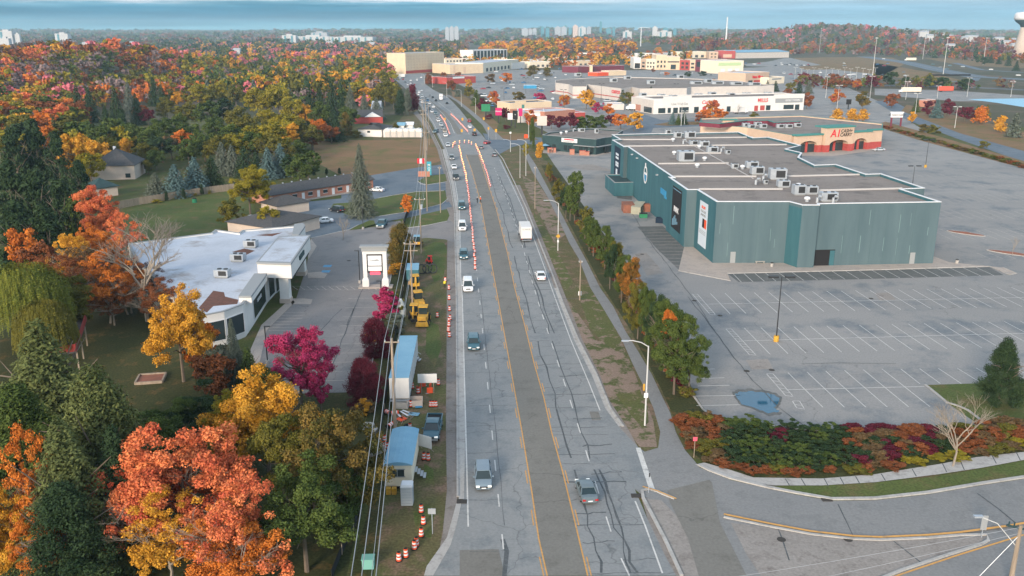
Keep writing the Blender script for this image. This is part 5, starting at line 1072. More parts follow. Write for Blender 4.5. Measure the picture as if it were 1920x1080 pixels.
# pylon sign -------------------------------------------------------------------
v = P(705, 538); py_ = thing('pylon_sign', 'tall white arched pylon sign with a red display at the showroom lot', 'sign', v, 0.04)
for s_ in (-1.9, 1.9):
    b = B(); b.box((s_, 0, 4.2), (.75, .7, 5.)); b.build('post', M['white_wall'], py_); b = B(); b.box((s_, 0, .75), (1.25, 1.05, 1.5)); b.box((s_, 0, 1.75), (1.25, 1.05, .5), taper=.62); b.build('post_base', M['white_wall'], py_)
b = B(); b.box((0, 0, 6.95), (4.6, .72, .6)); b.build('beam', M['white_wall'], py_); b = B(); b.box((0, 0, 7.65), (4.9, 1.1, .8)); b.box((0, 0, 8.17), (5.5, 1.7, .24)); b.build('crown', M['grey_trim'], py_)
b = B(); b.box((0, 0, 4.75), (2.9, .45, 3.6)); b.build('frame', M['dark'], py_)
b = B(); b.box((0, -.26, 5.35), (2.6, .12, 2.)); b.build('sign_panel', M['white_trim'], py_); b = B(); b.box((0, -.26, 3.75), (2.6, .12, .9)); b.build('sign_panel', M['white_trim'], py_); b = B(); b.box((0, -.26, 2.85), (1.9, .12, .55)); b.build('display', M['red_lit'], py_)
text('Localife', .52, M['grey_trim'], py_, (0, -.34, 5.45)); text('- - - -', .3, M['grey_trim'], py_, (0, -.34, 3.8))
b = B(); b.box((0, 0, .1), (6.5, 2.4, .2)); b.build('base', M['walk'], py_)
# motel ------------------------------------------------------------------------
def gable(name, label, cat, f0, f1, depth, hw, hr, wall, roof, group=None, over=.5, hip=False):
    a, c = P(*f0), P(*f1); d = (c-a).normalized(); nn = Vector((-d.y, d.x, 0)); Lw = (c-a).length; t = thing(name, label, cat, a, math.atan2(d.y, d.x), group)
    b = B(); b.prism([(0, 0), (Lw, 0), (Lw, depth), (0, depth)], 0, hw)
    if not hip:
        for x in (0, Lw): b.add([(x-.002 if x == 0 else x+.002, 0, hw), (x-.002 if x == 0 else x+.002, depth, hw), (x-.002 if x == 0 else x+.002, depth/2, hr-.15)], [(0, 1, 2) if x else (2, 1, 0)])
    b.build('wall', wall, t); e = over; i_ = depth/2+.0 if hip else -e
    b = B(); vs = [(-e, -e, hw), (Lw+e, -e, hw), (Lw+e, depth+e, hw), (-e, depth+e, hw), (i_, depth/2, hr), (Lw-i_, depth/2, hr)]; vs += [(x, y, z+.15) for x, y, z in vs[:4]]+[(x, y, z+.15) for x, y, z in vs[4:]]
    b.add(vs, [(0, 1, 7, 6), (1, 2, 8, 7), (2, 3, 9, 8), (3, 0, 6, 9), (6, 7, 11, 10), (8, 9, 10, 11), (7, 8, 11), (9, 6, 10), (3, 2, 1, 0)] if hip else [(0, 1, 7, 6), (6, 7, 11, 10), (8, 9, 10, 11), (2, 3, 9, 8), (1, 0, 4, 5), (3, 2, 5, 4), (1, 5, 11, 7), (2, 8, 11, 5), (0, 6, 10, 4), (3, 4, 10, 9)]); b.build('roof', roof, t)
    return t, Lw
mt, Lw = gable('motel', 'long low brick motel with dark shingle roof and white doors', 'motel', (505, 385), (700, 353), 9, 2.7, 4.6, M['brick'], M['shingle'])
n_ = 7
for i in range(n_):
    u = Lw*(i+.5)/n_; b = B(); b.box((u-1.9, -.05, 1.05), (.95, .1, 2.1)); b.build('door', M['white_trim'], mt); b = B(); b.box((u+.6, -.05, 1.5), (1.5, .1, 1.)); w_ = b.build('window', M['glass'], mt); b = B(); b.box((u+.6, -.06, 2.04), (1.7, .14, .1)); b.box((u+.6, -.06, .96), (1.7, .14, .1)); b.build('window_frame', M['white_trim'], w_)
for i in range(12): b = B(); b.box((Lw*(i+.5)/12, 4.5, 4.9), (.35, .35, .3)); b.build('roof_vent', M['metal'], mt)
b = B(); b.box((Lw/2, -.9, .09), (Lw, 1.6, .18)); b.build('walkway', M['walk'], mt)
gr, Lw = gable('motel_garage', 'low tan outbuilding with grey pitched roof behind the white showroom', 'outbuilding', (512, 452), (600, 428), 15, 3, 5.2, M['beige'], M['shingle'], hip=True)
b = B(); b.box((Lw*.5, -.04, 1.2), (3, .08, 2.4)); b.build('door', M['white_trim'], gr)
gable('motel_wing', 'small grey roofed wing between motel and outbuilding', 'outbuilding', (520, 405), (580, 395), 8, 2.6, 4.4, M['beige'], M['shingle'], hip=True)
hs, Lw = gable('house', 'pink-walled house with grey hip roof among the trees at left', 'house', (172, 338), (254, 336), 14, 4.6, 9.5, M['beige'], M['shingle'], hip=True)
b = B(); b.box((Lw*.84, -.04, 1.3), (1.6, .1, 1.4)); b.build('window', M['glass'], hs); b = B(); b.box((Lw*.45, 8, 9.3), (.8, .8, 1.6)); b.build('chimney', M['white_trim'], hs)
gable('garden_pavilion', 'small dark blue roofed pavilion in front of the pink-walled house', 'pavilion', (178, 372), (222, 366), 7, 2.8, 5.2, M['beige'], M['teal_dark'], hip=True)
hb_, Lw = gable('white_bungalow', 'white bungalow with grey roof at the far side of the field', 'house', (672, 256), (716, 257), 16, 3.4, 5.6, M['white_wall'], M['shingle'], hip=True)
b = B(); b.box((Lw*.45, -.04, 2.3), (1.4, .1, .9)); b.build('window', M['glass'], hb_)
h2, Lw = gable('brick_bungalow', 'brick bungalow with white gable just behind the white bungalow', 'house', (665, 232), (718, 231), 16, 3.4, 6.4, M['brick_red'], M['shingle']); b = B(); b.add([(Lw*.35, -.6, 3.4), (Lw*.95, -.6, 3.4), (Lw*.65, -.6, 5.6), (Lw*.35, .2, 3.4), (Lw*.95, .2, 3.4), (Lw*.65, 5, 5.6)], [(0, 1, 2), (1, 4, 5, 2), (0, 2, 5, 3)]); b.build('gable', M['white_trim'], h2)
h3, Lw = gable('white_barn', 'steep white gable seen between spruces beyond the bungalows', 'barn', (697, 222), (712, 222), 14, 4, 9, M['white_wall'], M['metal'])
# storage pods
def pod():
    t = thing('storage_tent', 'x', 'storage unit', group='white storage units in a row'); b = B(); pr = [(-1.75, 0), (1.75, 0), (1.75, 3.), (1.35, 3.6), (0, 3.95), (-1.35, 3.6), (-1.75, 3.)]
    vs = [(x, y, z) for y in (0, 5) for x, z in pr]; n = 7; b.add(vs, [tuple(range(n)), tuple(range(2*n-1, n-1, -1))]+[(i, n+i, n+(i+1) % n, (i+1) % n) for i in range(n)]); b.build('body', M['white_wall'], t); b = B(); b.box((0, -.04, 1.35), (2.2, .06, 2.6)); b.build('door', M['grey_wall'], t); b = B(); b.box((1.74, -.05, 1.5), (.16, .1, 3.)); b.build('frame', M['grey_trim'], t); return t
pp = Proto(pod)
for i in range(6): v = P(726+i*11.6, 257.5); pp.put(v, 0, 1, 'white arch-topped storage unit by the field, %s' % (['leftmost of six', 'second from left of six', 'third from left of six', 'fourth from left of six', 'fifth from left of six', 'rightmost of six'][i]))
for px, py, lb in ((752, 247, 'white storage shed behind the storage row, the left one'), (768, 246, 'white storage shed behind the storage row, the right one')): gable('storage_shed', lb, 'shed', (px-6, py), (px+6, py), 5, 3, 4.2, M['white_wall'], M['blue_roof'] if px < 760 else M['white_trim'])
# dark teal restaurant ----------------------------------------------------------
Hr = 6.2
q = [P(1017, 252.5, Hr), P(1118, 261, Hr), P(1135, 257.5, Hr), P(1150, 256, Hr), P(1168, 244, Hr), P(1105, 240, Hr), P(1030, 248, Hr)]
rs = flatroof('restaurant', 'dark teal flat-roofed restaurant with brick patio planters beside the cinema', 'restaurant', q, Hr, M['teal_dark'], M['roof_gravel'], M['grey_trim'], .6)
A, Bp = q[0], q[1]; Lw = (Bp-A).length; o = win(rs, A, Bp, Lw*.37, Lw*.66, 4., 5.6, M['white_trim'], 'sign_board', th=.15); win(rs, A, Bp, Lw*.42, Lw*.6, 4.9, 5.35, M['red'], 'sign_marks', off=.2); win(rs, A, Bp, Lw*.4, Lw*.63, 4.3, 4.55, M['grey_trim'], 'sign_marks', off=.2)
b = B(); b.wbox(A, Bp, Lw*.62, Lw, 3.1, 3.3, 0, 1.4); b.build('canopy', M['grey_trim'], rs, world=True)
for u in (.08, .2, .42, .5, .7, .8, .9): win(rs, A, Bp, Lw*u, Lw*u+1.3, .8, 2.6, M['glass'], 'window', frame=M['dark'])
A2, B2 = q[1], q[3]; L2_ = (B2-A2).length; b = B(); b.wbox(A2, B2, 0, L2_*.9, 3.1, 3.3, 0, 1.2); b.build('canopy', M['grey_trim'], rs, world=True); win(rs, A2, B2, L2_*.5, L2_*.6, .1, 2.6, M['glass'], 'door', frame=M['dark']); win(rs, A2, B2, L2_*.65, L2_*.75, .1, 2.6, M['glass'], 'window', frame=M['dark'])
sheet('forecourt', [[(1018, 287), (1060, 291), (1115, 294), (1150, 285), (1150, 280), (1018, 276)]], .05, M['walk'])
for i, (px, py, w_, h_) in enumerate([(1028.5, 286, .9, 1.9), (1033.5, 286, .9, 1.9), (1040, 286, 1., 1.8), (1072.5, 290, 1.9, 2.1), (1092, 291, 2.4, 1.8), (1101, 291.5, 1.6, 1.5)]):
    v = P(px, py); t = thing('patio_planter', 'brick patio planter before the dark restaurant, '+['leftmost', 'second from left', 'third from left', 'fourth from left, tall', 'fifth from left, wide', 'rightmost'][i], 'planter', v, 0, 'brick planters on the patio'); b = B(); b.box((0, 0, h_/2), (w_, .8, h_)); b.build('body', M['brick'], t); b = B(); b.box((0, 0, h_+.05), (w_+.12, .92, .1)); b.build('capping', M['brick_red'], t)
t = thing('parasol', 'grey patio parasol at the left end of the restaurant', 'parasol', P(1022, 283)); b = B(); b.tube([(0, 0, 0), (0, 0, 2.6)], .05); b.build('pole', M['dark_metal'], t); b = B(); b.lathe([(2., 2.3), (.05, 2.95)], n=8); b.build('canopy', M['blue_roof'], t)
for i, (px, py, k, s) in enumerate([(1052, 252, 1, 0), (1062, 250, 1, 0), (1090, 247, 0, (3, 2, 1.2)), (1118, 250, 0, (1.6, 1.6, 1.8)), (1075, 247, 2, 0)]): rooftop(px, py, Hr-.6, s or (1, 1, 1), k, 0, ['white vent at the left on the dark restaurant roof', 'white vent second from left on the dark restaurant roof', 'low wide metal unit on the dark restaurant roof', 'tall square unit near the right of the restaurant roof', 'curved duct in the middle of the restaurant roof'][i], 'plant on the restaurant roof')
# A1 store -----------------------------------------------------------------------
Ha = 9.0
fr = [P(1488, 290), P(1535, 289), P(1588, 283), P(1623, 281), P(1651, 277)]
t1 = flatroof('grocery_store', 'peach and red brick supermarket with green cornices and arched entrance bays', 'supermarket', [P(1481, 286.5), P(1650, 276.9), P(1652, 262), P(1500, 244), P(1312, 250), P(1312, 262), P(1400, 270)], 7.2, M['tan'], M['roof_gravel'], M['green_trim'], .6)
A, Bp = P(1482, 287.5), P(1650, 277.5); d = (Bp-A).normalized(); nn = Vector((d.y, -d.x, 0)); Lw = (Bp-A).length
def bay(u0, u1, h, o, arch=True):
    b = B(); b.wbox(A, Bp, u0*Lw, u1*Lw, 2.9 if not arch else 5.0, h, 0, o)
    uc = (u0+u1)/2*Lw; hw = (u1-u0)*Lw/2; r_ = hw*.66; n = 14
    if arch:     # spandrel with an arched opening
        vs = []; 
        for i in range(n+1):
            a = math.pi*i/n; x = uc-math.cos(a)*r_; z = 2.9+math.sin(a)*1.9
            for zz in (z, 5.0):
                for oo in (0, o): p = A+d*x+nn*oo; vs.append((p.x, p.y, zz))
        fs = []
        for i in range(n): k = 4*i; fs += [(k+1, k+5, k+7, k+3), (k, k+2, k+6, k+4), (k, k+4, k+5, k+1)]
        b.add(vs, fs); b.wbox(A, Bp, u0*Lw, uc-r_, 2.9, 5.0, 0, o); b.wbox(A, Bp, uc+r_, u1*Lw, 2.9, 5.0, 0, o)
    b.build('bay', M['tan'], t1, world=True)
    b = B(); b.wbox(A, Bp, u0*Lw-.4, u1*Lw+.4, h, h+.55, -3.5 if h > 8 else -.8, o+.5); b.build('cornice', M['green_trim'], t1, world=True)
    b = B(); b.wbox(A, Bp, u0*Lw, uc-r_ if arch else u1*Lw, 0, 2.895, 0, o+.12)
    if arch: b.wbox(A, Bp, uc+r_, u1*Lw, 0, 2.895, 0, o+.12)
    b.build('brick_base', M['brick_red'], t1, world=True)
    if arch: win(t1, A, Bp, uc-r_+.1, uc+r_-.1, .05, 3.4, M['glass'], 'entrance'); b = B(); b.wbox(A, Bp, uc-.5, uc+.5, .05, 4.3, .1, .4); b.build('entrance_pier', M['brick_red'], t1, world=True)
bay(.02, .30, 7.0, 1.6); bay(.31, .62, 9.8, 3.0); bay(.625, .84, 7.3, 1.8); bay(.845, .99, 7.6, .8, False)
wtext(t1, 'A1', A, Bp, Lw*.415, 7.4, 4.3, M['red'], off=3.15, shear=.15); wtext(t1, 'CASH+', A, Bp, Lw*.535, 8.3, 1.9, M['dark'], off=3.15, shear=.15); wtext(t1, 'CARRY', A, Bp, Lw*.53, 6.75, 1.9, M['dark'], off=3.15, shear=.15)
a, c = P(1312, 250), P(1312, 262); b = B()
for l in ([(1312, 229), (1350, 232), (1400, 226), (1440, 226), (1452, 230), (1500, 228)],): 
    q = [P(x, y, 8.8) for x, y in l]
    for p0, p1 in zip(q, q[1:]): dd = p1-p0; b.box(((p0.x+p1.x)/2, (p0.y+p1.y)/2, 7.9), (dd.length, .5, 1.8), math.atan2(dd.y, dd.x))
b.build('back_parapet', M['maroon'], t1, world=True); b = B()
for p0, p1 in zip(q, q[1:]): dd = p1-p0; b.box(((p0.x+p1.x)/2, (p0.y+p1.y)/2, 8.9), (dd.length+.3, .9, .2), math.atan2(dd.y, dd.x))
b.build('parapet_trim', M['green_trim'], t1, world=True)
b = B(); W0, W1 = P(1352, 262), P(1372, 262); b.wbox(W0, W1, 0, 5, 0, 8.8, -1, 1); b.build('side_tower', M['tan'], t1, world=True); wtext(t1, 'A1', W0, W1, 2.0, 7.4, 2., M['red'], off=1.2); b = B(); b.wbox(W0, W1, -1, 6.5, 8.8, 9.3, -2, 1.6); b.build('cornice', M['green_trim'], t1, world=True)
for i, (px, py) in enumerate([(1398, 238), (1408, 241), (1420, 236), (1430, 240), (1462, 240), (1478, 240), (1494, 238)]): rooftop(px, py, 6.6, (3.2, 2.2, 1.5), 0, 0, 'x', 'units on the supermarket roof')
order_labels([o for o in bpy.data.objects if o.get('group') == 'units on the supermarket roof'], 'grey air unit on the supermarket roof, %s in the photo', sx)
def pylon2(px, py, H_, w_, lb, cap, body, txt, tcol, nm='pylon_sign'):
    v = P(px, py); t = thing(nm, lb, 'sign', v)
    for s_ in (-1, 1): b = B(); b.box((s_*w_*.4, 0, H_*.32), (w_*.12, .5, H_*.64)); b.build('post', body, t)
    b = B(); b.box((0, 0, H_*.76), (w_, .6, H_*.3)); b.build('sign_panel', M['white_trim'], t); b = B(); b.box((0, 0, H_*.95), (w_*1.1, .9, H_*.08)); b.build('cap', cap, t); text(txt, H_*.15, tcol, t, (0, -.36, H_*.77)); return t
pylon2(1679, 237, 7.5, 6.2, 'freestanding sign on two brick posts beyond the supermarket', M['white_trim'], M['maroon'], 'A1 CASH+CARRY', M['dark'])
# ================================================================ middle distance ground
sheet('car_park', [[(842, 132), (1500, 122), (1560, 150), (1660, 196), (1740, 250), (1640, 236), (1330, 232), (1150, 262), (1150, 286), (1025, 287), (1010, 275), (1030, 250), (960, 215), (905, 180), (860, 158)]], .006, M['lot'])
sheet('side_street', [[(905, 250), (950, 256), (1015, 258), (1020, 272), (985, 270), (960, 276), (935, 290), (915, 270)], [(1150, 262), (1215, 262), (1225, 240), (1330, 236), (1330, 226), (1240, 225), (1200, 212), (1180, 213), (1205, 232), (1150, 252)],
   [(1640, 190), (1665, 205), (1700, 225), (1800, 262), (1960, 318), (1960, 296), (1800, 240), (1720, 212), (1670, 188)]], .024, M['blue_asphalt'])
sheet('verge', [[(846, 170), (880, 185), (905, 205), (935, 232), (930, 244), (905, 232), (880, 208), (850, 185)], [(930, 246), (985, 250), (1010, 262), (960, 263), (935, 258)], [(1640, 236), (1720, 262), (1920, 316), (1980, 330), (1980, 316), (1920, 302), (1740, 250), (1660, 228)],
   [(1690, 208), (1800, 250), (1980, 300), (1980, 262), (1850, 230), (1740, 205), (1700, 196)], [(1225, 234), (1260, 228), (1330, 228), (1330, 233), (1250, 236)]], .03, M['field'])
sheet('pool', [[(1815, 186), (1960, 184), (1960, 206), (1920, 201), (1870, 193)]], .05, mat('pool_blue', (.05, .28, .45), rough=.3))
sheet('field', [[(1480, 96), (1640, 96), (1700, 118), (1640, 150), (1560, 146), (1500, 128)], [(1640, 118), (1740, 135), (1800, 150), (1780, 158), (1640, 140)], [(1640, 92), (1960, 100), (1960, 130), (1800, 122)], [(1590, 84), (1700, 92), (1640, 100)]], .035, M['field'])
sheet('car_park', [[(1375, 108), (1480, 108), (1540, 122), (1480, 126), (1400, 124)], [(1460, 133), (1560, 130), (1640, 139), (1640, 150), (1540, 156), (1480, 150)], [(1640, 166), (1790, 170), (1960, 182), (1960, 188), (1800, 190), (1640, 178)]], .045, M['lot'])
b = B()
for l, w_ in (([(1560, 98), (1640, 109), (1700, 117), (1760, 131), (1830, 144), (1980, 152)], 26), ([(1790, 118), (1840, 131), (1900, 135), (1990, 140)], 10), ([(1830, 146), (1825, 151), (1790, 153), (1640, 156), (1500, 150)], 9), ([(1480, 146), (1520, 150), (1640, 160), (1800, 163), (1990, 172)], 12), ([(1190, 74), (1210, 78), (1235, 84), (1250, 92)], 20)): ribbon(b, [Vector((p.x, p.y, 0)) for p in PP(l)], w_, .055)
tag(b.build('highway', M['blue_asphalt']), kind='structure')
b = B(); l = [(1640, 109), (1700, 117), (1760, 131), (1830, 144), (1980, 152)]; ribbon(b, PP(l), .8, .3); tag(b.build('median_barrier', M['kerb']), kind='structure')
b = B(); v = P(1768, 141); b.box((v.x, v.y-14, -.0), (46, .8, 3.4)); b.build('x', M['dark']); bo = bpy.data.objects[-1] if False else [o for o in bpy.data.objects if o.name == 'x'][0]; bo.name = 'underpass_wall'; tag(bo, 'dark opening of the highway underpass at upper right', 'bridge wall')  # solid black slab stands in for the shade inside the underpass
# ================================================================ shops and the town
G = 'grid'
def bg(f0, f1, ty, dep, lb, wall='cream2', roof='roof_white', wins=None, cat='shop', name='shop', **k): return block(name, lb, cat, f0, f1, ty, dep, M[wall], M[roof], M['white_trim'], wins, **k)
bg((761, 139), (833, 134), 100, 26, 'tall cream hotel block at the bend of the road', 'cream', wins=[(G, 13, 5, .03, .97, .22, .92, .4, .35, M['tan']), ('box', .0, 1, .02, .16, M['brick_red'], 'ground_floor')], cat='hotel', name='hotel')
bg((835, 128), (868, 127), 110, 24, 'cream house-like hall with red roof right of the tall hotel', 'cream2', 'brick_red', [(G, 5, 2, .05, .95, .2, .9, .45, .5)])
bg((887, 115), (951, 112), 94, 26, 'white colonnaded office block with tall dark glass strips', 'white_wall', wins=[(G, 10, 1, .01, .99, .12, .92, .7, .98)], cat='office building', name='office_building')
bg((844, 139), (906, 137), 121, 40, 'cream big store left of the stepped mall', 'cream', wins=[('box', .4, .47, .1, .7, M['tan']), ('box', .10, .16, .0, .9, M['tan'])])
bg((906, 137), (972, 128), 118, 34, 'long cream mall wing with a row of dark shop fronts', 'cream2', wins=[(G, 9, 1, .05, .95, .05, .5, .5, .8, M['shingle'])])
bg((838, 158), (892, 155), 145, 22, 'low red-walled diner with grey roof below the cream store', 'brick_red', 'shingle', [('box', .2, .6, .75, 1.02, M['white_trim'], 'sign_board')])
for i, (a0, a1, ty, dp, lb, wl_, rf) in enumerate([((953, 114), (985, 112), 108, 20, 'long cream shed behind the colonnaded office', 'cream2', 'roof_white'), ((960, 130), (984, 128), 118, 20, 'white gabled shop with dark awning at the mall end', 'white_wall', 'shingle'), ((994, 128), (1033, 127), 116, 24, 'bright cream box store in the middle of town', 'cream2', 'roof_white'),
   ((1028, 108), (1072, 107), 95, 26, 'large white-roofed hall just under the golden ridge', 'white_wall', 'roof_white'), ((1036, 116), (1060, 116), 108, 18, 'small cream shop in front of the white-roofed hall', 'cream', 'roof_white'), ((1082, 125), (1122, 124), 114, 24, 'golden cream shop right of the twin spruces', 'cream', 'roof_white'), ((1118, 109), (1141, 108), 97, 22, 'bright white block under the right end of the ridge', 'white_wall', 'roof_white'), ((1104, 110), (1118, 109), 99, 18, 'white gabled house left of the bright white block', 'white_wall', 'shingle'),
   ((1084, 137), (1106, 136), 125, 26, 'left half of the purple-brown store', 'maroon', 'shingle'), ((1111, 136), (1170, 134), 124, 26, 'right half of the purple-brown store', 'maroon', 'shingle'), ((1106, 137), (1111, 137), 123, 20, 'narrow cream pier splitting the purple-brown store', 'cream', 'roof_white'), ((1120, 143), (1141, 142), 136, 14, 'orange-red end of the low cream cafe', 'orange', 'roof_white'), ((1141, 142), (1174, 141), 133, 14, 'low cream cafe below the purple-brown store', 'cream', 'cream'),
   ((1228, 112), (1275, 110), 100, 22, 'distant row of pale shops behind the strip mall', 'white_wall', 'roof_white'), ((1275, 111), (1325, 110), 97, 22, 'pale shop with trees before it left of the red store', 'cream2', 'roof_white'), ((1195, 112), (1222, 111), 100, 20, 'small white shops under the construction crane', 'white_wall', 'roof_white')]): bg(a0, a1, ty, dp, lb, wl_, rf, [(G, 4, 1, .06, .94, .1, .6, .5, .7, M['shingle'])] if i in (2, 4, 5, 6, 13, 14, 15) else None)
random.seed(77)
for i in range(26):
    x = random.uniform(955, 1330); y = random.uniform(101, 122) if i < 18 else random.uniform(88, 97); w_ = random.uniform(12, 30)
    if y < 97: x = random.uniform(1230, 1420)
    block('shop', 'x', 'shop', (x, y), (x+w_, y-.3), y-random.uniform(5, 9), random.uniform(12, 22), M[random.choice(['cream2', 'white_wall', 'cream', 'tan', 'grey_wall'])], M[random.choice(['roof_white', 'shingle'])], M['white_trim'], [(G, 3, 1, .08, .92, .1, .6, .5, .7, M['shingle'])], group='small far shops in the town')
order_labels([o for o in bpy.data.objects if o.get('group') == 'small far shops in the town'], 'small low pale shop in the far town, %s in the photo', lambda o: bpx(o.location.x, o.location.y, 0)[0])
# strip mall of many fronts
for (a0, a1, ty, lb, wl_, wn) in [((1188, 129), (1201, 129), 108, 'white corner unit of the far strip mall with a dark awning', 'white_wall', [('box', .15, .9, .05, .5, M['dark'])]), ((1201, 129), (1211, 130), 110, 'terracotta unit of the far strip mall', 'tan', [(G, 1, 2, .2, .8, .1, .8, .8, .5)]), ((1211, 130), (1229, 131), 110, 'cream unit with two arched windows in the far strip mall', 'cream2', [(G, 3, 2, .05, .95, .1, .8, .5, .5)]), ((1229, 131), (1250, 131), 103, 'tallest cream unit of the far strip mall', 'cream', [(G, 3, 2, .05, .95, .08, .7, .5, .5)]),
   ((1250, 131), (1274, 131), 106, 'wide cream unit beside the red unit of the far strip mall', 'cream', [('box', .05, .95, .55, .65, M['shingle']), ('box', .3, .7, .05, .4, M['glass'])]), ((1274, 131), (1293, 132), 112, 'red unit of the far strip mall', 'brick_red', [(G, 2, 2, .08, .92, .08, .85, .6, .6)]), ((1293, 132), (1303, 132), 112, 'small cream unit right of the red unit', 'cream', [(G, 1, 2, .1, .9, .1, .8, .7, .5)]), ((1303, 134), (1316, 135), 111, 'dark purple unit with round emblem in the far strip mall', 'maroon', [('box', .2, .8, .4, .8, M['glass'])]), ((1316, 135), (1341, 136.4), 113, 'dark glass unit at the bend of the far strip mall', 'shingle', [(G, 8, 1, .02, .98, .1, .9, .5, .9)]),
   ((1343, 138), (1393, 137), 114, 'cream store with pale green fascia in the far strip mall', 'cream2', [('box', .06, .9, .6, .85, mat('pale_green', (.45, .58, .32)), 'fascia'), (G, 3, 1, .1, .9, .1, .4, .6, .8, M['white_trim'])])]: bg(a0, a1, ty, 34, lb, wl_, 'roof_white', wn)
bg((1329, 111), (1346, 111), 97, 26, 'pale left end of the red hardware store', 'tan', 'roof_white', [(G, 2, 2, .1, .9, .1, .9, .5, .4)])
bg((1346, 110), (1378, 110), 95, 30, 'red hardware store left of the blue-roofed warehouse', 'brick_red', 'roof_white', [('box', .3, .8, .15, .55, M['tan'])])
bg((1345, 97), (1405, 96), 90, 20, 'thin white and green shed behind the red store', 'white_wall', 'roof_white')
wt, Lw = gable('warehouse', 'long pale warehouse with blue metal roof near the highway', 'warehouse', (1381, 110), (1479, 108), 60, 10, 13.5, M['grey_wall'], M['blue_roof'], over=.8)
bg((1355, 156), (1397, 157), 147, 20, 'low shop with yellow sign left of the thrift store', 'white_wall', 'shingle', [('box', .0, .5, .5, .95, M['yellow'], 'sign_board'), ('box', .05, .4, .1, .4, M['red'], 'sign_board')])
vt, a, c, h = bg((1397, 159), (1441, 156), 137, 30, 'peach thrift store with big red lettering', 'tan', 'roof_white', [('box', .12, .3, .02, .35, M['glass'], 'entrance'), ('box', .35, .65, .02, .35, M['brick_red'], 'entrance')], ret=True); Lw = (c-a).length; wtext(vt, 'Value Village', a, c, Lw*.5, h*.62, 3.3, M['red'], off=.3, ext=.15)
bg((1441, 158), (1470, 156), 145, 26, 'cream wing at the right of the thrift store', 'cream2', 'shingle', [('box', .2, .8, .6, .8, M['grey_trim'], 'sign_board')])
# long grey box store
Hc = 8.5
q = [P(x, y, Hc) for x, y in [(1041, 150), (1042, 155), (1066, 158), (1074, 162), (1100, 162), (1101, 158), (1165, 166), (1185, 163), (1200, 166), (1288, 165), (1296, 163), (1420, 161), (1452, 160), (1380, 151), (1290, 147), (1150, 144), (1078, 147)]]
bs = flatroof('wholesale_store', 'very long pale grey wholesale store with dark roof and red base stripe', 'wholesale store', q, Hc, M['grey_wall'], M['roof_gravel'], M['grey_wall'], .5)
q = ccw(q); n = len(q); b = B()
for i in range(n):
    p0, p1 = q[i], q[(i+1) % n]
    if p0.y < 760 or p1.y < 760: b.wbox(p0, p1, 0, (p1-p0).length, 2., 2.6, 0.0, .08)
b.build('red_stripe', M['brick_red'], bs, world=True)
A, Bp = P(1101, 158, Hc), P(1165, 166, Hc); Lw = (Bp-A).length; wtext(bs, 'COSTCO', A, Bp, Lw*.86, 5.6, 3., M['red'], off=.3, ext=.1)
for i, (px, py) in enumerate([(1083, 143), (1176, 149), (1220, 158), (1275, 147), (1327, 155), (1150, 154), (1305, 158), (1345, 158), (1380, 159), (1414, 160)]): rooftop(px, py, Hc-.5, (6, 4, 2.6) if i < 6 else (9, 4, 1.8), 0, 0, 'x', 'plant on the wholesale store roof')
order_labels([o for o in bpy.data.objects if o.get('group') == 'plant on the wholesale store roof'], 'pale roof unit on the wholesale store, %s in the photo', sx)
# nearest white strip mall
wp = [('box', .03, .075, .05, .38, M['glass'], 'shop_window'), ('box', .09, .11, .05, .38, M['glass'], 'shop_window'), ('box', .125, .155, .02, .38, M['glass'], 'door'), ('box', .165, .225, .05, .4, M['glass'], 'shop_window'), ('box', .26, .29, .02, .4, M['glass'], 'door'), ('box', .315, .34, .05, .4, M['brick_red'], 'shop_window'), ('box', .35, .375, .02, .4, M['glass'], 'door'), ('box', .475, .50, .02, .38, M['glass'], 'door'), ('box', .66, .685, .02, .38, M['brick_red'], 'shop_window'), ('box', .70, .73, .05, .38, M['brick_red'], 'shop_window'), ('box', .74, .77, .05, .38, M['glass'], 'shop_window'), ('box', .86, .93, .08, .38, M['glass'], 'shop_window'), ('box', .94, .97, .02, .38, M['glass'], 'door'), ('box', .80, .99, .52, .82, M['grey_trim'], 'sign_board')]
st, a, c, h = bg((1225, 214), (1506, 206), 185, 24, 'long white strip mall behind the supermarket', 'white_wall', 'roof_gravel', wp, ret=True); Lw = (c-a).length
wtext(st, 'Live Well Eat', a, c, Lw*.165, h*.62, 2., M['grey_trim'], sx=1.); wtext(st, "Carter's", a, c, Lw*.355, h*.68, 3., M['red'], shear=.2); wtext(st, 'MILLS', a, c, Lw*.715, h*.72, 3., M['red']); wtext(st, 'GOLF TOWN', a, c, Lw*.92, h*.68, 1.7, M['white_trim'])
b = B()
for u0, u1, dh in ((.06, .24, 1.1), (.79, 1.0, .9)): b.wbox(a, c, u0*Lw, u1*Lw, h-.3, h+dh, -.4, .14)
b.build('raised_parapet', M['white_wall'], st, world=True); b = B(); b.wbox(a, c, Lw*.685, Lw*.745, h*.57, h*.86, .02, .1); b.build('sign_frame', M['grey_wall'], st, world=True)
wg, a, c, h = bg((1183, 206), (1224, 214), 181, 20, 'blue-grey wing at the left end of the white strip mall', 'grey_wall', 'roof_gravel', [('box', .6, .95, .05, .45, M['glass'], 'shop_window'), ('box', .2, .45, .05, .5, M['brick'], 'brick_panel')], ret=True)
for i, (px, py) in enumerate([(1205, 180), (1262, 184), (1310, 181), (1335, 178), (1370, 180), (1400, 179), (1440, 178), (1240, 182)]): rooftop(px, py, 7.5, (5, 3, 1.6), 0, 0, 'x', 'plant on the white strip mall')
order_labels([o for o in bpy.data.objects if o.get('group') == 'plant on the white strip mall'], 'roof unit on the white strip mall, %s in the photo', sx)
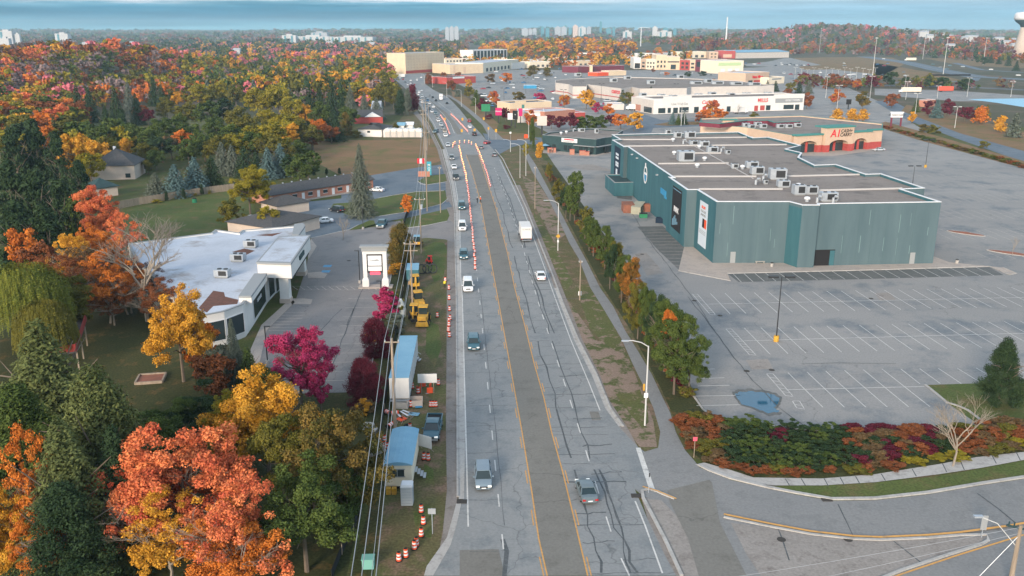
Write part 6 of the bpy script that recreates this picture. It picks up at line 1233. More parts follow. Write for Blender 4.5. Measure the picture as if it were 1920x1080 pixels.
# restaurants by the crossing
bg((956, 213), (1034, 209), 193, 16, 'tan restaurant with stepped parapet by the crossing', 'cream', 'shingle', [('box', .28, .34, .45, .8, M['green_trim'], 'emblem'), ('box', 0, 1, .0, .42, M['brick'], 'brick_base'), ('box', .12, .38, .78, 1.12, M['cream'], 'raised_parapet')])
bg((970, 230), (1021, 230), 209, 18, 'white-roofed fast food restaurant with dark glass front', 'grey_wall', 'roof_white', [('box', .3, .9, .1, .6, M['glass'], 'shop_window'), ('box', .45, .9, .6, .8, M['white_trim'], 'sign_board')])
bg((1021, 231), (1078, 226), 209, 16, 'orange brick back part of the fast food restaurant', 'brick', 'roof_white', [('box', .1, .14, .4, .55, M['dark'])])
bg((1078, 226), (1097, 225), 211, 10, 'dark brick store room at the restaurant end', 'brick_red', 'roof_white')
bg((1137, 206), (1170, 206), 195, 14, 'plain cream shed behind the orange tree', 'grey_wall', 'roof_white')
bg((982, 166), (1006, 166), 160, 8, 'turquoise gas bar canopy in the mall car park', 'blue', 'blue', name='fuel_canopy', cat='canopy')
def totem(px, py, ty, w_, lb, m1, txt='', m2=None):
    v = P(px, py); h_ = T(v.y, ty); t = thing('totem_sign', lb, 'sign', v); b = B(); b.box((0, 0, h_*.3), (w_*.2, .4, h_*.6)); b.build('post', M['dark_metal'], t); b = B(); b.box((0, 0, h_*.74), (w_, .5, h_*.5)); b.build('sign_panel', m1, t)
    if txt: text(txt, w_*.3, m2 or M['white_trim'], t, (0, -.3, h_*.76))
totem(935, 230, 202, 3.4, 'pink and white roadside sign with a crown top', M['magenta'] if 'magenta' in M else mat('magenta', (.5, .02, .14)), "Wendy's"); totem(966, 240, 207, 2.6, 'tall black and white blade sign', M['dark'], 'O'); totem(976, 232, 203, 2., 'tall crimson banner sign', mat('magenta', (.5, .02, .14))); totem(959, 236, 212, 4, 'white roadside board on two black posts', M['white_trim']); totem(911, 222, 195, 5, 'dark green oval roadside sign', M['green_p']); totem(1016, 253, 217, 4.6, 'pale square sign on a tall thin post', M['grey_wall']); totem(1590, 205, 186, 3, 'dark framed sign by the orange tree', M['dark'])
bg((1722, 200), (1738, 201), 187, 12, 'pink sloped wall of the indoor playground', 'brick', 'roof_white', name='pavilion', cat='pavilion')
# horizon buildings
random.seed(13)
M['hz_grey'] = mat('hz_grey', (.33, .36, .40)); M['hz_teal'] = mat('hz_teal', (.07, .22, .28)); M['hz_white'] = mat('hz_white', (.45, .46, .47)); M['hz_pink'] = mat('hz_pink', (.52, .42, .38))
def tower(px0, px1, ty, Y, m_, lb, base_z=None, cat='tower block'):
    x0, x1 = (px0-960)/F*Y, (px1-960)/F*Y; yy = Y*cp+CH*sp*0; x0 = (px0-960)/F*(Y*cp+ (CH-30)*sp); x1 = (px1-960)/F*(Y*cp+(CH-30)*sp); z0 = hz((x0+x1)/2, Y)-3; z1 = T(Y, ty); w_ = x1-x0
    t = thing('tower_block', lb, cat, ((x0+x1)/2, Y, z0), 0, 'buildings on the horizon'); b = B(); b.box((0, 0, (z1-z0)/2), (w_, w_*.6, z1-z0)); b.build('body', m_, t); b = B(); b.box((0, 0, z1-z0+2), (w_*.4, w_*.3, 4)); b.build('roof_plant', m_, t)
    if z1-z0 > 24 and w_ > 30:
        for k in range(int(w_/22)): b = B(); b.box((-w_/2+22*(k+.5), -w_*.3-.4, (z1-z0)*.52), (6, .8, (z1-z0)*.85)); b.build('window_band', M['hz_teal'], t)
    return t
for px0, px1, ty, Y, m_, lb in [(0, 27, 58.0, 2600, 'hz_white', 'white slab building on the horizon at the left edge'), (28, 38, 64.0, 2600, 'hz_white', 'low white annex beside the left edge slab'), (0, 18, 72, 2100, 'hz_white', 'low white shed below the left edge slab'), (106, 130, 63.0, 3000, 'hz_white', 'small white factory on the left horizon'),
   (530, 556, 66.0, 3000, 'hz_white', 'white domed hall on the horizon left of centre'), (556, 620, 68.0, 3100, 'hz_white', 'long white industrial hall right of the domed hall'), (585, 615, 61.0, 3300, 'hz_grey', 'pale silo block above the industrial hall'), (622, 702, 69.0, 3100, 'hz_white', 'very long low white hall on the horizon'),
   (835, 842, 52, 3400, 'hz_grey', 'left of three joined grey towers'), (843, 851, 51, 3400, 'hz_grey', 'middle of three joined grey towers'), (852, 860, 51, 3400, 'hz_grey', 'right of three joined grey towers'), (978, 990, 54, 4200, 'hz_grey', 'grey slab at the left end of the city skyline'), (991, 998, 55, 4200, 'hz_grey', 'grey tower second in the skyline'), (999, 1006, 54, 4300, 'hz_grey', 'grey tower third in the skyline'),
   (1014, 1020, 51, 4400, 'hz_teal', 'teal tower behind the grey slabs'), (1023, 1030, 53, 4400, 'hz_teal', 'squat teal tower before the wide slabs'), (1040, 1051, 51, 4200, 'hz_grey', 'wide grey slab left half of a pair'), (1052, 1062, 51, 4200, 'hz_grey', 'wide grey slab right half of a pair'), (1058, 1063, 48, 4500, 'hz_teal', 'thin tower poking above the wide pair'), (1066, 1072, 53, 4400, 'hz_teal', 'small teal block between wide slabs'),
   (1074, 1083, 48, 4100, 'hz_pink', 'pinkish tower left of the cream slab'), (1084, 1098, 51, 4100, 'hz_white', 'cream slab in the skyline'), (1100, 1108, 51, 4500, 'hz_grey', 'faint grey block right of the cream slab'), (1124, 1128, 41, 4500, 'hz_teal', 'single slender tallest skyscraper of the skyline'), (1136, 1146, 54, 4700, 'hz_teal', 'low blue cluster right of the skyscraper'), (1148, 1153, 52, 4700, 'hz_teal', 'small blue tower further right of the skyscraper'),
   (1168, 1184, 59, 3400, 'hz_white', 'bright white hall under the crane jib'), (1223, 1232, 51, 3400, 'hz_white', 'bright white round-topped silo on the horizon'), (1232, 1258, 59, 3400, 'hz_white', 'white factory right of the bright silo'), (1243, 1252, 53, 4600, 'hz_teal', 'faint teal block behind the white factory'), (1262, 1268, 54, 4600, 'hz_teal', 'faint teal block at the right end of the skyline')]: tower(px0, px1, ty, Y, M[m_], lb)
# water tower, chimney, crane
Yw = 1500.; xw = (1927-960)/F*(Yw*cp); t = thing('water_tower', 'huge water tower with white tank and dark band at the right edge', 'water tower', (xw, Yw, hz(xw, Yw)))
zt = T(Yw, 23); b = B(); b.lathe([(18, 0), (15, zt*.3), (11.5, zt*.62), (10.5, zt*.7)], n=28); b.build('stem', M['beige'], t, smooth=True); b = B(); b.lathe([(10.5, zt*.68), (13, zt*.74), (19, zt*.80), (21.5, zt*.84)], n=28); b.build('band', M['teal_dark'], t, smooth=True)
b = B(); b.lathe([(21.5, zt*.84), (22.5, zt*.88), (22.2, zt*.96), (20, zt*.995), (10, zt*1.01)], n=28); b.build('tank', M['white_trim'], t, smooth=True); text('WOO', 5.2, M['grey_trim'], t, (-10, -20.5, zt*.925), -.42)
def mast(px, by, ty, r_, lb, m_, top=None, name='mast', cat='pole', group=None):
    v = P(px, by); h_ = T(v.y, ty); t = thing(name, lb, cat, v, 0, group); b = B(); b.tube([(0, 0, 0), (0, 0, h_)], [r_, r_*.55], 6); b.build('pole', m_, t)
    if top == 'ring': b = B(); b.lathe([(r_*1.5, h_-.6), (r_*4.4, h_-.3), (r_*4.4, h_+.1), (r_*1.5, h_+.3)], n=8); b.build('lamp_head', M['white_trim'], t)
    if top == 'twin': 
        for s_ in (-1, 1): b = B(); b.box((s_*1.3, 0, h_), (1.5, .6, .3)); b.build('lamp_head', m_, t)
    if top == 'cross':
        for s_ in (0, -1.2): b = B(); b.box((0, 0, h_-.6+s_), (3, .16, .2)); b.build('crossarm', m_, t)
    return t
mast(1360, 94, 32, 2.3, 'tall white chimney above the red hardware store', M['white_trim'], name='chimney', cat='chimney')
hm_ = [(1473, 92, 56), (1484, 92, 55), (1536, 100, 53), (1636, 142, 71), (1730, 111, 58), (1768, 142, 70), (1843, 122, 71), (1872, 90, 60)]
for i, a_ in enumerate(hm_): mast(a_[0], a_[1], a_[2], .38, 'tall pale highway light mast, '+['leftmost', 'second from left, beside its twin', 'third from left', 'fourth from left, large and near', 'fifth from left', 'sixth from left, at the underpass', 'seventh from left', 'rightmost, far behind'][i], M['pole_grey'], 'ring', 'light_mast', 'light mast', 'light masts along the highway')
ml = [(1631, 184, 143), (1696, 168, 141), (1698, 187, 153), (1757, 184, 161), (1813, 182, 146), (1895, 182, 153), (1548, 184, 144), (1569, 207, 160), (1277, 236, 195), (1283, 234, 208), (1715, 219, 175), (1790, 240, 200)]
for i, a_ in enumerate(ml): mast(a_[0], a_[1], a_[2], .16, 'x', M['pole_grey'], 'twin', 'car_park_lamp', 'lamp', 'grey twin-head lamps beyond the supermarket')
order_labels([o for o in bpy.data.objects if o.get('group') == 'grey twin-head lamps beyond the supermarket'], 'slim grey twin-head car park lamp beyond the supermarket, %s', sx)
for i in range(14): x = 1490+i*11.5; mast(x, 149+(i % 3)*.8, 126+(i*7 % 5), .16, 'slim pale lamp among the ramps beyond the thrift store, %s from left' % nth(i+1), M['pole_grey'], 'twin', 'ramp_lamp', 'lamp', 'slim lamps among the ramps')
for i, (x, b0, t0) in enumerate([(945, 205, 165), (986, 175, 145), (1007, 176, 158), (1127, 190, 157), (1090, 178, 152), (1267, 178, 157), (1056, 200, 168), (1237, 143, 122)]): mast(x, b0, t0, .14, 'x', M['dark_metal'], 'twin', 'car_park_lamp', 'lamp', 'dark lamps in the mall car park')
order_labels([o for o in bpy.data.objects if o.get('group') == 'dark lamps in the mall car park'], 'thin dark lamp in the mall car park, %s', sx)
v = P(1201, 90); h_ = T(v.y, 52); t = thing('tower_crane', 'white tower crane over the centre of town', 'crane', v); b = B(); b.tube([(0, 0, 0), (0, 0, h_)], 1.2, 4); b.build('mast', M['white_trim'], t); b = B(); b.tube([(-9, 0, h_-2), (0, 0, h_+1), (24, 0, h_-1)], .6, 4); b.build('jib', M['white_trim'], t)
# houses scattered among trees on the horizon side
random.seed(17)
for i in range(34):
    px = random.choice([random.uniform(1650, 1900), random.uniform(1650, 1900), random.uniform(60, 740)]); Y = random.uniform(1900, 2900) if px > 1000 else random.uniform(1500, 2600); X = (px-960)/F*Y; z = hz(X, Y); w_ = random.uniform(12, 26)
    t = thing('house', 'x', 'house', (X, Y, z), 0, 'far houses '+('beyond the highway' if px > 1000 else 'in the left woods')); b = B(); b.box((0, 0, 6.5), (w_, 9, 13)); b.build('wall', M['hz_white'], t); b = B(); b.add([(-w_/2-.6, -5, 13), (w_/2+.6, -5, 13), (w_/2+.6, 5, 13), (-w_/2-.6, 5, 13), (-w_/2, 0, 16), (w_/2, 0, 16)], [(0, 1, 5, 4), (2, 3, 4, 5), (0, 4, 3), (1, 2, 5)]); b.build('roof', M['hz_grey'], t)
for gname in ('beyond the highway', 'in the left woods'): order_labels([o for o in bpy.data.objects if o.get('group') == 'far houses '+gname], 'tiny pale house among the far trees '+gname+', %s', sx)
# ================================================================ trees of the middle distance
mid = [(1572, 204, 6.5, 7, 'cone', 'gold'), (1598, 205, 6.5, 7, 'cone', 'gold'), (1620, 205, 6.5, 7, 'cone', 'gold'), (1572, 168, 10, 10, 'round', 'redgold'), (1620, 172, 11, 10, 'round', 'bronze'), (1483, 154, 9, 8, 'round', 'olive'), (1500, 150, 10, 7, 'spruce', 'darkgreen'), (1518, 148, 11, 8, 'spruce', 'greygreen'), (1515, 174, 10, 8, 'round', 'rust'), (1455, 150, 9, 7, 'spruce', 'darkgreen'), (1440, 148, 9, 6, 'spruce', 'greygreen'), (1478, 166, 6, 7, 'round', 'rust'), (1550, 148, 8, 8, 'round', 'green'), (1570, 148, 8, 8, 'round', 'rust'),
 (1608, 150, 8, 8, 'round', 'redgold'), (1636, 141, 11, 10, 'round', 'burgundy'), (1672, 134, 13, 12, 'round', 'darkgreen'), (1700, 144, 9, 8, 'round', 'darkgreen'), (1743, 143, 10, 10, 'round', 'darkgreen'), (1768, 143, 10, 11, 'round', 'darkgreen'), (1812, 147, 10, 10, 'round', 'darkgreen'), (1675, 175, 9, 9, 'round', 'rust'), (1720, 185, 8, 6, 'spruce', 'green'), (1744, 188, 9, 7, 'round', 'burgundy'), (1760, 184, 11, 8, 'spruce', 'bluegreen'), (1778, 186, 10, 8, 'round', 'burgundy'), (1812, 198, 9, 9, 'round', 'burgundy'), (1835, 196, 8, 6, 'spruce', 'green'), (1842, 200, 9, 8, 'cone', 'orange'), (1853, 194, 9, 6, 'spruce', 'olive'), (1881, 217, 8, 7, 'cone', 'gold'), (1908, 208, 12, 8, 'spruce', 'greygreen'), (1712, 210, 6, 5, 'round', 'gold'), (1735, 232, 4, 6, 'shrub', 'bronze'), (1752, 234, 4, 5, 'shrub', 'olive'), (1846, 264, 3.6, 4, 'round', 'olive'),
 (1337, 187, 9.5, 9, 'round', 'redgold'), (1322, 205, 6, 9, 'round', 'orange'), (1352, 205, 6, 9, 'round', 'orange'), (1386, 188, 8, 7, 'bare', 'brown'), (1415, 210, 4, 5, 'round', 'olive'), (1165, 212, 8, 9, 'round', 'orange'), (1190, 211, 9, 9, 'round', 'gold'), (1100, 168, 12, 11, 'round', 'gold'), (1058, 176, 9, 7, 'round', 'redgold'), (1122, 191, 7, 6, 'round', 'magenta'), (1142, 195, 7, 8, 'round', 'orange'), (1012, 174, 7, 8, 'round', 'magenta'), (972, 172, 7, 9, 'round', 'bronze'), (925, 170, 10, 8, 'round', 'redgold'), (1034, 215, 7, 6, 'round', 'burgundy'), (1052, 217, 7, 6, 'round', 'burgundy'), (1070, 212, 8, 7, 'round', 'burgundy'), (1090, 218, 6, 7, 'shrub', 'green'), (1108, 216, 6.5, 8, 'shrub', 'green'), (1125, 217, 6, 7, 'shrub', 'green'), (1145, 214, 6, 6, 'round', 'burgundy'), (996, 207, 9, 7, 'round', 'redgold'), (948, 200, 8, 4.5, 'round', 'burgundy'), (950, 234, 2, 4, 'shrub', 'burgundy'), (918, 213, 3, 4, 'shrub', 'burgundy'), (905, 185, 8, 7, 'round', 'burgundy'), (893, 166, 11, 8, 'spruce', 'green'), (880, 160, 10, 7, 'round', 'olive'), (858, 158, 9, 6, 'spruce', 'greygreen'), (845, 150, 9, 8, 'round', 'rust'), (832, 134, 10, 6, 'round', 'rust'), (803, 137, 10, 6, 'column', 'rust'), (860, 135, 8, 8, 'round', 'rust'), (920, 138, 9, 9, 'round', 'brown'), (950, 136, 10, 10, 'round', 'orange'), (878, 148, 8, 6, 'round', 'gold'), (805, 122, 6, 5, 'round', 'gold'),
 (1221, 160, 10, 6, 'spruce', 'darkgreen'), (1203, 169, 7, 5, 'spruce', 'green'), (1376, 167, 6, 4, 'spruce', 'darkgreen'), (1390, 166, 6, 3.4, 'spruce', 'darkgreen'), (1168, 166, 10, 8, 'spruce', 'greygreen'), (1178, 172, 9, 8, 'round', 'olive'), (1262, 208, 7, 5, 'spruce', 'bluegreen'), (1273, 212, 6, 4, 'spruce', 'green'), (1284, 208, 7, 4.5, 'spruce', 'darkgreen'), (1313, 214, 5, 6, 'round', 'rust'), (1052, 99, 17, 13, 'spruce', 'darkgreen'), (1078, 104, 14, 9, 'spruce', 'darkgreen'), (1000, 122, 13, 14, 'round', 'bronze'), (1026, 126, 10, 10, 'cone', 'bronze'), (1085, 135, 6, 7, 'round', 'olive'), (1060, 118, 7, 8, 'round', 'redgold'), (1150, 104, 12, 12, 'round', 'gold'), (1168, 100, 12, 9, 'round', 'gold'), (1180, 106, 10, 8, 'spruce', 'darkgreen'), (1235, 88, 11, 14, 'round', 'gold'), (1250, 135, 4, 6, 'round', 'orange'), (1225, 128, 5, 6, 'round', 'rust'), (1290, 134, 5, 8, 'shrub', 'darkgreen'), (1318, 133, 5, 9, 'shrub', 'darkgreen'), (1340, 148, 5, 8, 'shrub', 'rust'), (1375, 132, 6, 6, 'round', 'rust'), (1860, 100, 14, 11, 'spruce', 'darkgreen'), (1875, 103, 13, 9, 'spruce', 'darkgreen'), (1893, 104, 14, 10, 'spruce', 'darkgreen'), (1908, 112, 13, 10, 'spruce', 'darkgreen'), (1843, 106, 12, 12, 'round', 'darkgreen')]
grove([(a[0], a[1], a[2], a[3]*1.1, a[4], a[5]) for a in mid], 'among the shops', 'trees around the shops', 1)
random.seed(31); hd = []
for i in range(44): t_ = i/43; x = lerp(1648, 1935, t_); y = lerp(238, 318, t_**1.05)+random.uniform(-1.5, 1.5); q = P(x, y); hd.append((x, y, random.uniform(1, 1.6), random.uniform(3, 4.6), 'shrub', ch(['olive', 'rust', 'green', 'brown']), (q.x, q.y)))
grove(hd, 'in the far car park hedge', 'low hedge at the far car park edge', 0)
# ================================================================ vehicles (nose towards +Y)
def paint(n, c, r=.3): 
    m = mat('paint_'+n, c, rough=r, spec=.5); return m
PT_ = {'steel': paint('steel', (.12, .16, .18)), 'ice': paint('ice', (.17, .23, .28)), 'white': paint('white', (.72, .74, .76)), 'silver': paint('silver', (.42, .47, .52)), 'grey': paint('grey', (.16, .18, .20)), 'black': paint('black', (.018, .022, .028)), 'teal': paint('teal', (.04, .12, .16)), 'red': paint('red', (.30, .015, .03)), 'blue': paint('blue', (.05, .15, .30)), 'tan': paint('tan', (.35, .30, .24)), 'orange': paint('orange', (.65, .18, .04))}
M['car_glass'] = mat('car_glass', (.02, .035, .04), rough=.08, spec=.7); M['tyre'] = mat('tyre', (.02, .02, .02)); M['rim'] = mat('rim', (.4, .41, .42), rough=.35, metal=.5); M['lamp_white'] = mat('lamp_white', (.8, .8, .75), rough=.2, emit=.25); M['lamp_red'] = mat('lamp_red', (.45, .02, .02), rough=.25); M['plate'] = mat('plate', (.7, .72, .75))
def loft(b, secs):
    """secs: (y, [(x, z)...]) half sections from the bottom centre-line out and up to the top centre-line"""
    full = []
    for y, hs_ in secs: full.append([(x, y, z) for x, z in hs_]+[(-x, y, z) for x, z in hs_[::-1]])
    n = len(full[0]); vs = [v for s_ in full for v in s_]; fs = []
    for i in range(len(full)-1):
        for k in range(n): k2 = (k+1) % n; fs.append((i*n+k, i*n+k2, (i+1)*n+k2, (i+1)*n+k))
    fs.append(tuple(range(n-1, -1, -1))); o = (len(full)-1)*n; fs.append(tuple(o+k for k in range(n))); b.add(vs, fs)
def car(kind):
    L_, W_, Hh = {'sedan': (4.7, 1.82, 1.45), 'suv': (4.7, 1.88, 1.72), 'hatch': (4.3, 1.8, 1.52), 'pickup': (5.8, 2.0, 1.9), 'van': (5.2, 1.98, 2.0)}[kind]
    w = W_/2; belt = {'sedan': .92, 'suv': 1.05, 'hatch': .98, 'pickup': 1.15, 'van': 1.12}[kind]; gc = .22 if kind != 'pickup' else .32
    def f():
        t = thing({'pickup': 'pickup_truck', 'van': 'minivan'}.get(kind, 'car'), 'x', {'pickup': 'pickup truck', 'van': 'van'}.get(kind, 'car'))
        h = L_/2; nose = .72 if kind == 'sedan' else .85 if kind in ('suv', 'hatch') else 1.0
        def sec(y, s, zt, zb=gc): return (y, [(0.01, zb), (w*s*.86, zb), (w*s, zb+.18), (w*s, zt-.16), (w*s*.93, zt), (.01, zt+.04)])
        b = B(); loft(b, [sec(-h, .80, belt-.12, gc+.14), sec(-h+.18, .94, belt-.02), sec(-h+.8, 1, belt), sec(0, 1, belt), sec(h-1.35, 1, belt-.03), sec(h-.45, .97, nose), sec(h-.12, .9, nose-.12), sec(h, .76, nose-.22, gc+.12)])
        o = b.build('body', PT_['white'], t, smooth=False, bevel=.03); o['tint'] = 1
        # glasshouse: rear foot, rear top, front top, front foot
        g_ = {'sedan': (-h+.75, -h+1.45, .35, 1.15), 'suv': (-h+.12, -h+.45, .55, 1.3), 'hatch': (-h+.15, -h+.7, .45, 1.25), 'pickup': (-.55, -.45, .95, 1.65), 'van': (-h+.12, -h+.4, .95, 1.85)}[kind]
        b = B(); s1, s2 = .92, .74; zt = Hh-.08
        def gs(y, s, z): return (y, [(.01, belt-.04), (w*s1, belt-.04), (w*(s1*(1-(z-belt)/(Hh-belt))+s2*(z-belt)/(Hh-belt)), z), (.01, z)])
        loft(b, [gs(g_[0], s1, belt+.02), gs(g_[1], s2, zt), gs(g_[2], s2, zt), gs(g_[3], s1, belt+.02)]); b.build('windows', M['car_glass'], t)
        b = B(); loft(b, [(g_[1]-.06, [(.01, zt-.02), (w*s2+.02, zt-.02), (w*s2-.02, zt+.03), (.01, zt+.05)]), ((g_[1]+g_[2])/2, [(.01, zt-.02), (w*s2+.05, zt-.02), (w*s2, zt+.06), (.01, zt+.1)]), (g_[2]+.08, [(.01, zt-.02), (w*s2+.02, zt-.02), (w*s2-.02, zt+.03), (.01, zt+.05)])]); o = b.build('roof', PT_['white'], t); o['tint'] = 1
        b = B()
        for sx_ in (-1, 1):
            b.tube([(sx_*w*s1, g_[3]-.02, belt), (sx_*(w*s2+.015), g_[2]+.05, zt)], .05, 4); b.tube([(sx_*w*s1, g_[0]+.02, belt), (sx_*(w*s2+.015), g_[1]-.03, zt)], .06, 4); m_ = (g_[1]+g_[2])/2; b.tube([(sx_*w*(s1+.01), m_, belt), (sx_*(w*s2+.02), m_, zt)], .05, 4)
        o = b.build('pillars', PT_['white'], t); o['tint'] = 1
        for sx_ in (-1, 1):
            for y in (-h+.95, h-.95):
                r_ = .34 if kind != 'pickup' else .4; b = B(); b.tube([(sx_*(w-.24), y, r_), (sx_*(w+.01), y, r_)], r_, 14); tw = b.build('wheel', M['tyre'], t); b = B(); b.tube([(sx_*(w-.02), y, r_), (sx_*(w+.025), y, r_)], r_*.6, 10); b.build('rim', M['rim'], tw)
            b = B(); b.box((sx_*w*.68, h-.06, nose-.2), (w*.42, .22, .15)); b.build('headlight', M['lamp_white'], t)
            b = B(); b.box((sx_*w*.72, -h+.03, belt-.25), (w*.36, .16, .17)); b.build('tail_light', M['lamp_red'], t)
            b = B(); b.box((sx_*(w+.1), g_[3]-.35, belt+.06), (.2, .14, .14)); o = b.build('mirror', PT_['white'], t); o['tint'] = 1
        b = B(); b.box((0, h-.01, nose-.3), (w*.85, .1, .2)); b.build('grille', M['dark'], t); b = B(); b.box((0, h+.03, gc+.25), (.5, .03, .12)); b.build('number_plate', M['plate'], t); b = B(); b.box((0, -h-.01, belt-.38), (.5, .03, .12)); b.build('number_plate', M['plate'], t)
        if kind == 'pickup':
            b = B(); b.box((0, -h+1.05, belt+.03), (w*1.66, 1.95, .05)); b.build('bed_floor', M['dark'], t)
            b = B()
            for sx_ in (-1, 1): b.box((sx_*(w-.06), -h+1.1, belt+.12), (.1, 2.1, .2))
            b.box((0, -h+.08, belt+.12), (W_*.9, .1, .2)); o = b.build('bed_rail', PT_['white'], t); o['tint'] = 1; b = B(); b.box((0, h+.05, gc+.18), (W_*.88, .16, .24)); b.build('bumper', M['rim'], t)
        return t
    return f
def simple_car(tall):
    def f():
        t = thing('car' if not tall else 'van', 'x', 'car' if not tall else 'van'); L_, W_, Hh = (4.6, 1.8, 1.5) if not tall else (4.9, 1.95, 1.9); b = B()
        b.box((0, 0, .62), (W_, L_, .72)); o = b.build('body', PT_['white'], t, bevel=.12); o['tint'] = 1; b = B(); b.box((0, -.25, 1.12 if not tall else 1.3), (W_*.92, L_*.56, .5 if not tall else .8), taper=.8); b.build('windows', M['car_glass'], t); b = B(); b.box((0, -.25, Hh-.02), (W_*.72, L_*.42, .1)); o = b.build('roof', PT_['white'], t); o['tint'] = 1; return t
    return f
CP = {k: Proto(car(k)) for k in ('sedan', 'suv', 'hatch', 'pickup', 'van')}; CP['s'] = Proto(simple_car(False)); CP['t'] = Proto(simple_car(True))
VEH = []
def vehicle(kind, px, py, rz, col, label, group=None, at=None):
    v = P(px, py) if at is None else Vector(at); v.z += .045; o = CP[kind].put(v, rz, 1, label, group, PT_[col]); VEH.append(o); return o
DN = math.pi; K = 'traffic on the main road'
def head(py, side):      # road direction at a row
    a, c = frac(wl, LY, min(py+2, 1070), .5), frac(wl, LY, max(py-6, 200), .5); d = c-a; r = math.atan2(-d.x, d.y); return r+math.pi if side == 'S' else r
for k, px, py, c, lb in [('suv', 906, 903, 'ice', 'silver-blue car alone in the nearest southbound lane'), ('suv', 888, 650, 'teal', 'dark teal car coming towards the camera beside the long trailer'), ('van', 877.5, 542, 'white', 'white minivan just below the last traffic drum'), ('suv', 869.5, 483, 'teal', 'dark SUV beside the line of traffic drums'),
   ('van', 867, 430, 'white', 'white van passing the lot entrance'), ('van', 866, 391, 'teal', 'dark van level with the motel lawn'), ('pickup', 855, 336, 'black', 'black vehicle level with the motel sign'), ('sedan', 851.5, 316, 'white', 'white sedan just behind the black vehicle'), ('suv', 847, 299, 'grey', 'dark grey car third behind the motel sign'), ('sedan', 840, 274, 'silver', 'silver car stopped at the drum semicircle')]: vehicle(k, px, py, head(py, 'S'), c, lb, K)
vehicle('sedan', 1099, 928, head(928, 'N')+.05, 'steel', 'silver sedan seen from behind in the nearest northbound lane', K); vehicle('sedan', 1013.5, 522, head(522, 'N'), 'white', 'white sedan seen from behind, after the box truck', K)
vehicle('hatch', 927, 293, head(293, 'N'), 'grey', 'dark grey car seen from behind near the crossing', K); vehicle('hatch', 902, 279, head(279, 'N'), 'grey', 'grey car inside the crossing', K); vehicle('hatch', 913.5, 270, head(270, 'N')-.5, 'red', 'dark red car turning in the crossing', K); vehicle('pickup', 889.5, 254, head(254, 'N'), 'black', 'black pickup with orange load past the crossing', K); vehicle('sedan', 881, 240, head(240, 'N'), 'white', 'white car next before the black pickup', K); vehicle('suv', 880, 229, head(229, 'N'), 'red', 'maroon SUV waiting beyond the white car', K)
# the queue
qd = [(835.5, 256, 'white'), (834, 248, 'tan'), (830, 242, 'grey'), (827, 236, 'silver'), (822, 228, 'white'), (820, 221.5, 'grey'), (817, 215, 'teal'), (810, 211, 'white'), (805, 205.5, 'grey'), (799, 199.5, 'teal'), (812.5, 202, 'white'), (805.5, 195.5, 'white'), (802, 190, 'blue'), (799, 186, 'grey'), (791.5, 193, 'white'), (788, 187.5, 'silver'), (783.5, 184, 'grey'), (784, 178.5, 'white'), (792, 182, 'silver'), (779, 172, 'grey'), (786, 174, 'white'), (775, 167, 'silver'), (771, 163, 'white'), (777, 160, 'red'), (765, 160, 'white'), (760, 155, 'grey'), (770, 152, 'white'), (782, 151, 'white'), (756, 150, 'red'), (790, 146, 'white'), (750, 147, 'white')]
for i, (px, py, c) in enumerate(qd): vehicle('hatch' if i < 8 else 's' if i % 3 else 't', px, py, head(py, 'S')+.02, c, '%s car in the long southbound queue, %s from the crossing' % ({'tan': 'beige', 'teal': 'dark teal', 'blue': 'blue'}.get(c, c), nth(i+1)), 'cars queueing southbound')
for i, (px, py, c) in enumerate([(838, 195, 'black'), (817.5, 190, 'black'), (811.5, 184, 'black'), (806, 181, 'grey'), (791, 171, 'silver'), (770, 158, 'white')]): vehicle('s', px, py, head(py, 'N'), c, '%s car heading away beyond the crossing, %s nearest' % (c, nth(i+1)), 'cars heading away beyond the crossing')
for k, px, py, rz, c, lb in [('sedan', 707, 359, 1.2, 'white', 'white sedan beside the tall lone spruce'), ('sedan', 551, 381, 1.5, 'white', 'white car parked before the left end of the motel'), ('sedan', 608, 418, 1.9, 'white', 'white car beside the tan outbuilding'), ('pickup', 716.5, 425, 3.1, 'teal', 'dark blue pickup parked nose-out by the lot entrance'), ('suv', 632, 397, .9, 'black', 'black car half hidden by the small leafless tree'),
   ('pickup', 812, 812, DN-.02, 'teal', 'dark teal pickup parked on the verge with drums in its bed'), ('suv', 817, 249, 2.9, 'teal', 'dark SUV waiting on the side drive beyond the field'), ('sedan', 1648, 283, 1.7, 'silver', 'silver car parked in front of the supermarket'), ('sedan', 470, 414, 1.9, 'white', 'white car under the yellow-olive tree')]: vehicle(k, px, py, rz, c, lb)
random.seed(41); n_ = 0; used_ = []
while n_ < 110:
    px, py = random.uniform(900, 1180), random.uniform(128, 208)
    if n_ > 60: px, py = random.uniform(1180, 1700), random.choice([random.uniform(118, 126), random.uniform(140, 147), random.uniform(135, 152)])
    p_ = P(px, py)
    if any((p_-u_).length < 9 for u_ in used_): continue
    if 1041 < px < 1460 and 143 < py < 190: continue
    if any(o.get('category') in ('shop', 'hotel', 'restaurant') and abs(o.location.x-p_.x) < 28 and abs(o.location.y-p_.y) < 22 for o in bpy.data.objects if o.parent is None and o.get('category')): n_ += .02; continue
    used_.append(p_); n_ = int(n_)+1; c = random.choice(['white', 'white', 'silver', 'grey', 'black', 'red', 'blue']); o = vehicle('s' if random.random() < .7 else 't', px, py, random.choice([.1, 1.67]), c, 'x', '%s cars parked around the shops' % c)
for c in ('white', 'silver', 'grey', 'black', 'red', 'blue'):
    for cat_ in ('car', 'van'): order_labels([o for o in VEH if o.get('group') == '%s cars parked around the shops' % c and o['category'] == cat_], 'small %s %s parked around the shops, %s' % (c, cat_, '%s'), sx)
